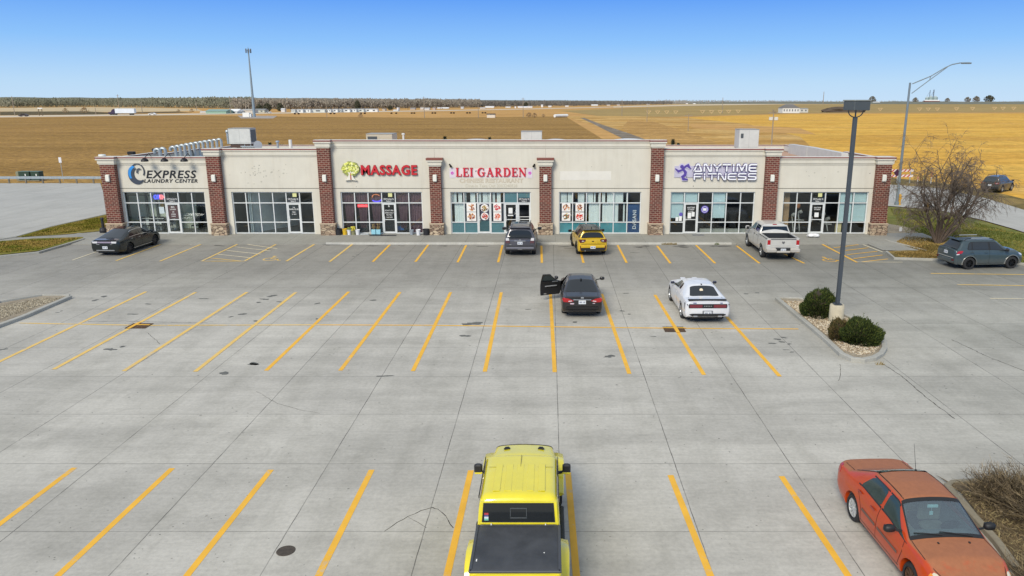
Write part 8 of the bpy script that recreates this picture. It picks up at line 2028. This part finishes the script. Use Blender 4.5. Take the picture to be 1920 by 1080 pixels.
for k, (px, pb, pt, lab) in enumerate(((545,208,184,'bare tree with forked crown above the long white trailers, leftmost of the tall ones'),(568,208,186,'bare tree above the trailers, second from the left of the tall ones'),(604,208,182,'tallest bare tree above the left end of the long white trailers'),(628,208,184.5,'bare tree just right of the tallest one above the trailers'),(738,207,185,'broad bare tree above the small sheds left of the bare white pole'),(765,206,185.5,'bare round tree just left of the tall utility pole at centre left'),(826,205,187,'round bare tree right of the tall utility pole at centre left'))): far_tree(lab, px, pb, pt+2, 40+k, [], .55)
for k, (px, pb, pt, wd, lab) in enumerate(((487,208.5,196,.5,'dark evergreen just right of the cell tower foot'),(502,209,194,.55,'larger dark evergreen right of the cell tower'),(526,208.5,194,.5,'dark evergreen left of the white building group'),(671,206,189,.35,'dark narrow evergreen above the middle of the trailers'),(732,206.5,198,.6,'low dark evergreen right of the trailers'),(986,200.5,192,.6,'dark round tree above the white sheds right of centre'),(1854,191.8,179,.75,'large dark round tree at the far right horizon'))): far_tree(lab, px, pb, pt, 60+k, EV, wd, 260, ev=True)
for k, (px, pb, pt, lab) in enumerate(((1830,192,180.5,'bare grey tree just left of the dark round tree at the right horizon'),(1814,192,182,'smaller bare tree, left of the bare grey one at the right horizon'),(1716,192.5,183,'bare tree left of the grain bins'),(1776,192.5,184,'bare tree right of the grain bins'),(1635,193,181,'bare tree behind the lamp head at the right horizon'))): far_tree(lab, px, pb, pt, 80+k, [(120,116,104),(104,100,90)], .6, 200, ev=True)
for k, (px, pb, pt, lab) in enumerate(((124,212,203,'small brown bush on the pale field behind the highway'),(159,212,201.5,'pale tan bare bush on the field left of the white semi trailer'),(992,220,211,'small bare bush at the field edge, left of its neighbour'),(1002,220.5,212,'small bare bush at the field edge, right of its neighbour'),(1019,219.5,214,'tiny bare bush at the field edge left of the white pipe'),(676,220.5,213,'low bare bush on the field edge below the trailers'),(335,210,205,'small brown bush left of the green shed'),(360,210.5,204,'brown bush just left of the green shed'))): far_tree(lab, px, pb, pt, 90+k, [(140,116,88),(160,136,104)], .7, 90, 'bush', 'bushes in the far fields', 'bush', True)
# cell tower
g = G(477,219.5); H_ = Z(468,92,g.y); t = thing('cell_tower', 'tall slim grey mobile phone mast standing in the brown field', 'cell tower', (g.x,g.y,0))
q = MB(); q.tube((g.x,g.y,0),(g.x,g.y,H_),.85,.3,12); q.build('mast', mat('mast_grey', (140,156,166), .5, .2, .05), t, smooth=40)
q = MB()
for a in range(0,360,60):
    x, y = g.x+1.5*math.cos(R(a)), g.y+1.5*math.sin(R(a)); q.box(x-.2,x+.2,y-.2,y+.2,H_-2.2,H_+.2)
    q.tube((g.x,g.y,H_-1),(x,y,H_-1),.1,None,5)
q.tube((g.x,g.y,H_),(g.x,g.y,H_+1.2),.08,None,5); q.build('antenna_panel', mat('antenna_dark', (92,100,110), .5, var=.05), t)
q = MB(); q.cbox((G(463,219.5).x,g.y,1.3),(4,3,2.6),0,0,.1); q.cbox((G(488,218.5).x,g.y,.9),(2,2,1.8),0,0,.1); q.build('equipment_cabin', WHT, t)
# utility poles
M_PWOOD = mat('pole_wood', (150,138,122), .9, var=.1, scale=.5)
for k, (px, pb, pt, thick, arm_, lab) in enumerate(((28,217,180,.17,1,'utility pole near the left edge beside the highway'),(225,214,177,.17,1,'utility pole behind the white semi trailer'),(180,214.5,202,.16,0,'short pole between the tan bush and the semi truck'),(267,212,190,.16,0,'utility pole just right of the semi trailer'),(369,207,190,.16,0,'utility pole left of the green shed'),(433,213,180,.16,1,'utility pole right of the green shed'),(461,211,193,.14,0,'thin pole left of the phone mast, first of two'),(467,211,193,.14,0,'thin pole left of the phone mast, nearer to it'),(535,211,196,.14,0,'utility pole left of the row of white trailers'),(613,220,186,.20,0,'tall pale pole over the left end of the trailers'),(796,221,181,.22,1,'tallest pale utility pole left of centre at the field edge'),(897,221,195,.20,0,'pale pole beside the small white shed'),(981,221,183,.16,1,'thin utility pole right of the small white shed'),(1166,217,187,.17,1,'utility pole right of the white pipe'),(1354,212,183,.14,0,'faint tall pole above the gym roof unit'),(1543,196,172,.18,0,'faint very tall pole left of the lamp head'),(1290,246,212,.10,1,'slim pole in the tan field above the gym parapet'),(1213,228,200,.12,1,'slim pole in the field right of the stone ditch'))):
    g = G(px, pb); H_ = Z(px, pt, g.y); t = thing('utility_pole', lab, 'utility pole', (g.x,g.y,0), 'utility poles across the fields'); q = MB(); tk = max(thick, g.y*.00045); q.tube((g.x,g.y,0),(g.x,g.y,H_),tk,tk*.7,6); q.build('pole', M_PWOOD, t)
    if arm_: q = MB(); q.cbox((g.x,g.y,H_-.8),(2.4,.16,.16)); q.build('cross_arm', M_PWOOD, t)
# pole with transformers above the gym
g = G(1446,279); H_ = Z(1448,206,g.y); t = thing('utility_pole', 'wooden pole with two pale boxes and tangled top in the field above the gym', 'utility pole', (g.x,g.y,0)); q = MB(); q.tube((g.x,g.y,0),(g.x,g.y,H_),.14,.1,8); q.build('pole', M_PWOOD, t)
q = MB(); zc = Z(1448,222.5,g.y)
for sx in (-1,1): q.cbox((g.x+sx*.52,g.y-.15,zc),(.72,.3,.62),0,0,.04)
q.build('pale_box', mat('box_pale', (206,204,196), .6, var=.08), t)
q = MB(); q.cbox((g.x,g.y,zc+1.1),(2.0,.12,.12)); rr = random.Random(4)
for k in range(40): a = rr.uniform(0,6.28); el = rr.uniform(-.4,1.2); q.tube((g.x,g.y,zc+1.2),(g.x+math.cos(a)*math.cos(el)*rr.uniform(.5,1.1),g.y+math.sin(a)*.4,zc+1.3+math.sin(el)*.6),.02,.01,4)
q.build('cross_arm', M_PWOOD, t)
# semi truck, cars on the highway
def boxcar(px0, px1, pb, pt, label, col, cat='car', name='car', group='vehicles on the far highway', roof=True):
    g = G((px0+px1)/2, pb); a = F(px0,pb,g.y); b = F(px1,pb,g.y); L = b.x-a.x; H_ = Z(px0,pt,g.y); t = thing(name, label, cat, (g.x,g.y,0), group)
    q = MB(); x0 = a.x; q.prism([(x0,.35),(x0,H_*.55),(x0+L*.2,H_*.62),(x0+L*.34,H_),(x0+L*.72,H_),(x0+L*.88,H_*.62),(x0+L,H_*.55),(x0+L,.35)][::-1], g.y-.9, g.y+.9, 'y'); q.build('body', mat('far_%d_%d_%d' % col, col, .4, var=.05), t)
    q = MB(); q.prism([(x0+L*.26,H_*.64),(x0+L*.36,H_*.94),(x0+L*.70,H_*.94),(x0+L*.82,H_*.64)][::-1], g.y-.93, g.y-.905, 'y'); q.build('side_window', M_CGLASS, t)
    for f in (.2,.8): q = MB(); q.tube((x0+L*f,g.y-.95,.34),(x0+L*f,g.y+.95,.34),.34,None,12); q.build('wheel', M_TYRE, t)
boxcar(36,53,218.3,213,'dark car with a pale bonnet on the highway at the left edge',(74,66,66)); boxcar(279,293,215.7,211.3,'white car on the highway behind the semi trailer',(222,222,222)); boxcar(501,509,212,209.2,'small white car on the highway right of the phone mast',(226,226,226))
g = G(230,215.3); y_ = g.y; t = thing('semi_truck', 'semi truck with dark purple cab and long white trailer on the far highway', 'truck', (g.x,g.y,0), 'vehicles on the far highway')
a, b = F(218,214,y_), F(254,214,y_); H_ = Z(230,203.5,y_); q = MB(); q.box(a.x,b.x,y_-1.3,y_+1.3,1.15,H_); q.build('trailer', mat('trailer_white', (214,220,228), .5, var=.06, scale=.3), t)
a2 = F(205,214,y_); q = MB(); q.prism([(a2.x,.6),(a2.x,H_*.42),(a2.x+(a.x-a2.x)*.4,H_*.48),(a2.x+(a.x-a2.x)*.6,H_*.85),(a.x-.3,H_*.96),(a.x-.3,.6)][::-1], y_-1.2, y_+1.2, 'y'); q.build('cab', mat('cab_purple', (58,46,72), .4, var=.05), t)
for x in (a2.x+1.2, a.x-1.6, a.x-.2, b.x-3.2, b.x-1.9): q = MB(); q.tube((x,y_-1.25,.5),(x,y_+1.25,.5),.5,None,12); q.build('wheel', M_TYRE, t)
# billboard
g = G(77,217); y_ = g.y; t = thing('billboard', 'small pale billboard on two dark legs beside the highway at the left', 'billboard', (g.x,g.y,0)); H_ = Z(75,202,y_); a, b = F(72.5,216,y_), F(81,216,y_)
q = MB(); q.box(a.x,b.x,y_-.1,y_+.1,H_*.88,H_); q.build('panel', WHT, t)
q = MB(); q.tube((a.x+.4,y_,0),(a.x+.4,y_,H_*.88),.25,None,6); q.tube((b.x-.4,y_,0),(b.x-.4,y_,H_*.88),.25,None,6); q.build('legs', mat('leg_brown', (110,98,80), .8, var=.1), t)
# buildings far away
def shed(px0, px1, pb, pw, pr, label, wall, roofc, depth=12, name='shed', group='far farm and trailer buildings', gable='x', win=0, hip=False, cat='building'):
    g = G((px0+px1)/2, pb); y_ = g.y; a, b = F(px0,pb,y_), F(px1,pb,y_); hw, hr = Z(px0,pw,y_), Z(px0,pr,y_); t = thing(name, label, cat, (g.x,y_,0), group); e = .01*g.y/10
    q = MB(); q.box(a.x,b.x,y_,y_+depth,0,hw); q.build('wall', mat('w_%d_%d_%d' % wall, wall, .8, var=.08, scale=.1), t)
    q = MB(); ym = y_+depth/2; s = .3
    if gable == 'x':
        ins = (b.x-a.x)*.3 if hip else 0
        q.add([(a.x-s,y_-s,hw),(b.x+s,y_-s,hw),(b.x+s-ins,ym,hr),(a.x-s+ins,ym,hr),(a.x-s,y_+depth+s,hw),(b.x+s,y_+depth+s,hw)], [(0,1,2,3),(3,2,5,4),(0,3,4),(1,5,2)])
    else:
        xm = (a.x+b.x)/2; q.add([(a.x-s,y_-s,hw),(xm,y_-s,hr),(b.x+s,y_-s,hw),(a.x-s,y_+depth,hw),(xm,y_+depth,hr),(b.x+s,y_+depth,hw)], [(0,1,4,3),(1,2,5,4),(0,2,1),(3,4,5)])
    q.build('roof', mat('r_%d_%d_%d' % roofc, roofc, .7, var=.1, scale=.1), t)
    for k in range(win):
        f = (k+.6)/(win+.2); x = a.x+(b.x-a.x)*f; q = MB(); ww = (b.x-a.x)/win*.16; q.box(x-ww,x+ww,y_-.06,y_-.01,hw*.35,hw*.75); q.build('window', mat('far_window', (74,80,86), .3, var=.05), t)
    return t
shed(386,424,213,208.5,205,'green roofed barn with pale green gable beside the highway',(140,170,152),(130,160,152),14,'barn',gable='x')
shed(424,445,212.5,209,204.5,'white roofed shed with open side right of the green barn',(196,200,200),(230,232,232),14,win=2)
shed(375,390,212,210,208.5,'low white trailer left of the green barn',(222,222,218),(200,200,196),5)
shed(452,474,212,206.5,204.5,'long pale shed just left of the phone mast foot',(198,190,180),(178,176,170),12)
shed(476,496,211,206.5,204,'pale green house right of the phone mast',(190,196,186),(140,142,140),10,win=2)
shed(527,534,210,205.5,203,'small white sign-like shed left of the trailers',(220,222,222),(200,200,200),4)
tr = [(546,553),(556,568),(569,582),(584,609),(612,620),(622,633),(634,640),(642,656),(657,668),(670,682),(683,708)]
for k, (a_, b_) in enumerate(tr):
    shed(a_, b_, 211.2-.12*k, 205.8-.1*k, 204.8-.1*k, ['first','second','third','fourth','fifth','sixth','seventh','eighth','ninth','tenth','last'][k]+' from the left in the long row of white trailers', ((226,228,228) if k % 3 else (206,210,206)), (190,192,192), 5, 'trailer', 'row of white trailers', win=1 if k % 2 else 2)
for k, (a_, b_, pb, pw, pr, lab, wc, rc) in enumerate(((717,722,207.5,204.5,203.5,'pale shed right of the long trailer row',(206,196,180),(150,140,130)),(737,746,208,206.5,205.5,'low white car-like shed below the broad bare tree',(222,222,220),(200,200,200)),(744,747,206.5,202,201.5,'narrow white tank left of the tall utility pole',(232,232,232),(220,220,220)),(769,778,205.5,203.5,202,'pale house just left of the tall utility pole',(200,190,182),(150,146,142)),(788,794,205.5,202,200.8,'small pale building left against the tall utility pole',(212,206,200),(170,166,160)),(796,805,206,203.5,202,'white house touching the right of the tall utility pole',(222,222,222),(190,190,190)),(811,816,205.8,202.6,201.5,'tan shed right of the tall utility pole',(200,180,168),(160,150,144)),(820,829,204,202.5,201.4,'white roofed shed, left of a pair right of the tall pole',(210,210,210),(232,232,232)),(830,841,204,202.5,201.2,'white roofed shed, right of a pair right of the tall pole',(206,210,212),(236,236,236)),(864,869,203.8,200.8,200,'pale grey box shed left of centre horizon',(206,210,214),(190,194,198)),(900,910,203.5,202.3,201.5,'low white shed just above the small field shed',(224,224,222),(210,210,210)),(910,926,202.6,200.2,199,'white farm building above the small field shed',(226,228,228),(236,236,236)),(948,957,202.2,200.4,199.6,'pair of white sheds, left one right of the thin pole',(220,222,222),(206,206,206)),(965,967.5,202.8,200.2,199.6,'tiny white tank right of the white sheds',(236,236,236),(226,226,226)),(971,989,202.4,200.2,199.3,'long white barn under the dark round tree',(224,226,228),(232,232,236)),(989,998,202.2,199.8,199,'white barn end right of the long white barn',(228,228,230),(214,214,216)),(1014.5,1018,201,196.8,196,'white round tank on the horizon right of the long barn',(232,232,232),(222,222,222)),(1028,1034,201,198.6,198,'white shed right of the white tank',(226,226,226),(206,206,206)),(1060,1066,200.2,198.6,197.8,'small white house on the horizon above the pipe',(228,228,226),(206,206,206)),(1109,1121,198.8,197,195.8,'low white farm roof right of centre horizon',(214,212,206),(228,228,228)),(1138,1144,198.2,196.8,196,'tiny pale house left of the slim horizon pole',(214,206,196),(190,186,180)),(1157,1162,198,196.6,195.8,'tiny pale house at the slim horizon pole',(212,200,190),(180,176,172)),(1213,1218,196.6,195,194.4,'tiny white house on the horizon above the raised parapet',(236,236,236),(220,220,220)),(1286,1290,195,194,193.5,'tiny white dot house on the horizon, left one',(236,236,236),(220,220,220)),(1300,1304,195,194,193.5,'tiny white dot house on the horizon, right one',(236,236,236),(220,220,220)),(1637,1650,193.6,191.6,190.8,'low white shed just right of the lamp head',(222,224,224),(206,208,208)),(1690,1697,193.4,191.6,191,'small white shed left of the street lamp arm foot',(222,222,222),(196,196,196)),(1796,1806,192.8,191.4,190.6,'pale shed right of the grain bins',(220,216,210),(196,192,188)))):
    shed(a_, b_, pb, pw, pr, lab, wc, rc, 8)
# small shed, pipe, farm house, mound, bins
g = G(921,220.8); shed(913,928,220.8,214.5,213,'small white shed with dark ragged roof at the edge of the brown field',(226,214,196),(52,46,44),3.5)
a, b = G(1040,220.2), G(1063.5,219.6); q = MB(); q.tube((a.x,a.y,.9),(b.x,b.y,.9),.9,None,12); tag(q.build('white_pipe', WHT, smooth=40), 'long white tank lying on the ground at the top of the stone ditch', 'tank')
t = shed(1467,1499,212,202.5,195.5,'white farm house with grey hipped roof in the fields at right',(226,224,218),(112,108,104),12,'farm_house',hip=True,win=6)
t = shed(1499,1515,211,204,202.6,'low white garage with two dark doors joined to the farm house side',(206,204,196),(150,150,146),9,'garage',win=2)
g = G(1580,210.5); q = MB(); q.blob((g.x,g.y,0),(mpp(1580,210.5)*42,8,5.2),2,.12,3); tag(q.build('soil_mound', mat('dark_soil', (84,72,60), .95, var=.25, scale=.3)), kind='structure')
for k, (p0, p1, pt, lab) in enumerate(((1734,1740,181,'leftmost pale grain bin at the right horizon'),(1740,1748,179.5,'middle grain bin at the right horizon'),(1748,1757,179.8,'rightmost grain bin at the right horizon'))):
    g = G((p0+p1)/2,193.2); a, b = F(p0,193,g.y), F(p1,193,g.y); r_ = (b.x-a.x)/2; H_ = Z(p0,pt,g.y); t = thing('grain_bin', lab, 'grain bin', (g.x,g.y,0), 'grain bins at the right horizon'); q = MB(); q.lathe([(r_,0),(r_,H_*.8)], (g.x,g.y,0), 20); q.build('bin', mat('bin_grey', (160,176,172), .5, .2, .06, .2), t); q = MB(); q.lathe([(r_,H_*.8),(r_*.2,H_),(0,H_)], (g.x,g.y,0), 20); q.build('roof', mat('bin_roof', (176,188,186), .5, .2, .06, .2), t)
for px, pt, lab in ((1741.5,169,'left thin elevator leg rising above the grain bins'),(1748.5,168,'right elevator leg rising above the grain bins')):
    g = G(px,193.2); H_ = Z(px,pt,g.y); q = MB(); w_ = 1.4 if px < 1745 else 2.2; q.box(g.x-w_,g.x+w_,g.y-w_,g.y+w_,0,H_); q.tube((g.x,g.y,H_*.9),(g.x-14,g.y,H_*.55),.8,None,5); tag(q.build('elevator_leg', mat('leg_grey', (120,134,150), .6, var=.08)), lab, 'elevator', 'elevator legs of the grain bins')
shed(1734,1762,193.4,189,187.2,'barn with brick red wall and white roof below the grain bins',(128,74,66),(228,226,222),20,'barn')
shed(1764,1772,193.4,191,190.2,'small white shed right of the red barn',(222,220,216),(200,198,196),8)
# centre-pivot irrigation spans
t0 = None
for k, (px, py) in enumerate(((1216,208),(1233,208),(1250,208),(1267,208),(1317,207.5),(1334,207.5),(1350,207.5),(1366,207),(1384,206.5),(1650,203),(1724,202.5),(1740,202.5),(1757,202.5),(1793,202),(1823,201.5),(1864,201),(1880,201),(1900,201))):
    g = G(px, py+5); H_ = Z(px, py, g.y); w_ = mpp(px,py+5)*4
    if t0 is None:
        q = MB(); q.tube((0,0,0),(-w_,0,H_),.22,None,4); q.tube((0,0,0),(w_,0,H_),.22,None,4); q.tube((-w_*1.1,0,H_),(w_*1.1,0,H_),.22,None,4); o = t0 = q.build('irrigation_tower', mat('irrigation_pale', (206,176,130), .7, var=.05)); h0 = H_
    else: o = t0.copy(); COL.objects.link(o); o.scale = (H_/h0,)*3
    o.location = (g.x,g.y,0); tag(o, 'pale V-shaped wheel tower of the irrigation line across the far brown field', 'irrigation', 'irrigation wheel towers in the far field')
# hay bales / cattle dots left of centre
for k, px in enumerate((620,627,677,684,734,743,772,777,811,816,846,851,876,881,905,910,553,560)):
    g = G(px, 214-.005*(px-600)); q = MB(); q.blob((g.x,g.y,.8),(1.3,1.0,.9),1,.2,k)
    if k == 0: o = hb = MB().blob((0,0,.5),(.9,.7,.6),1,.2,3).build('shrub', mat('dot_dark', (70,56,44), .9, var=.2))
    else: o = hb.copy(); COL.objects.link(o)
    o.location = (g.x,g.y,0); tag(o, 'small dark round scrub clump in the orange field below the white trailers', 'shrub', 'dark clumps in the orange field')
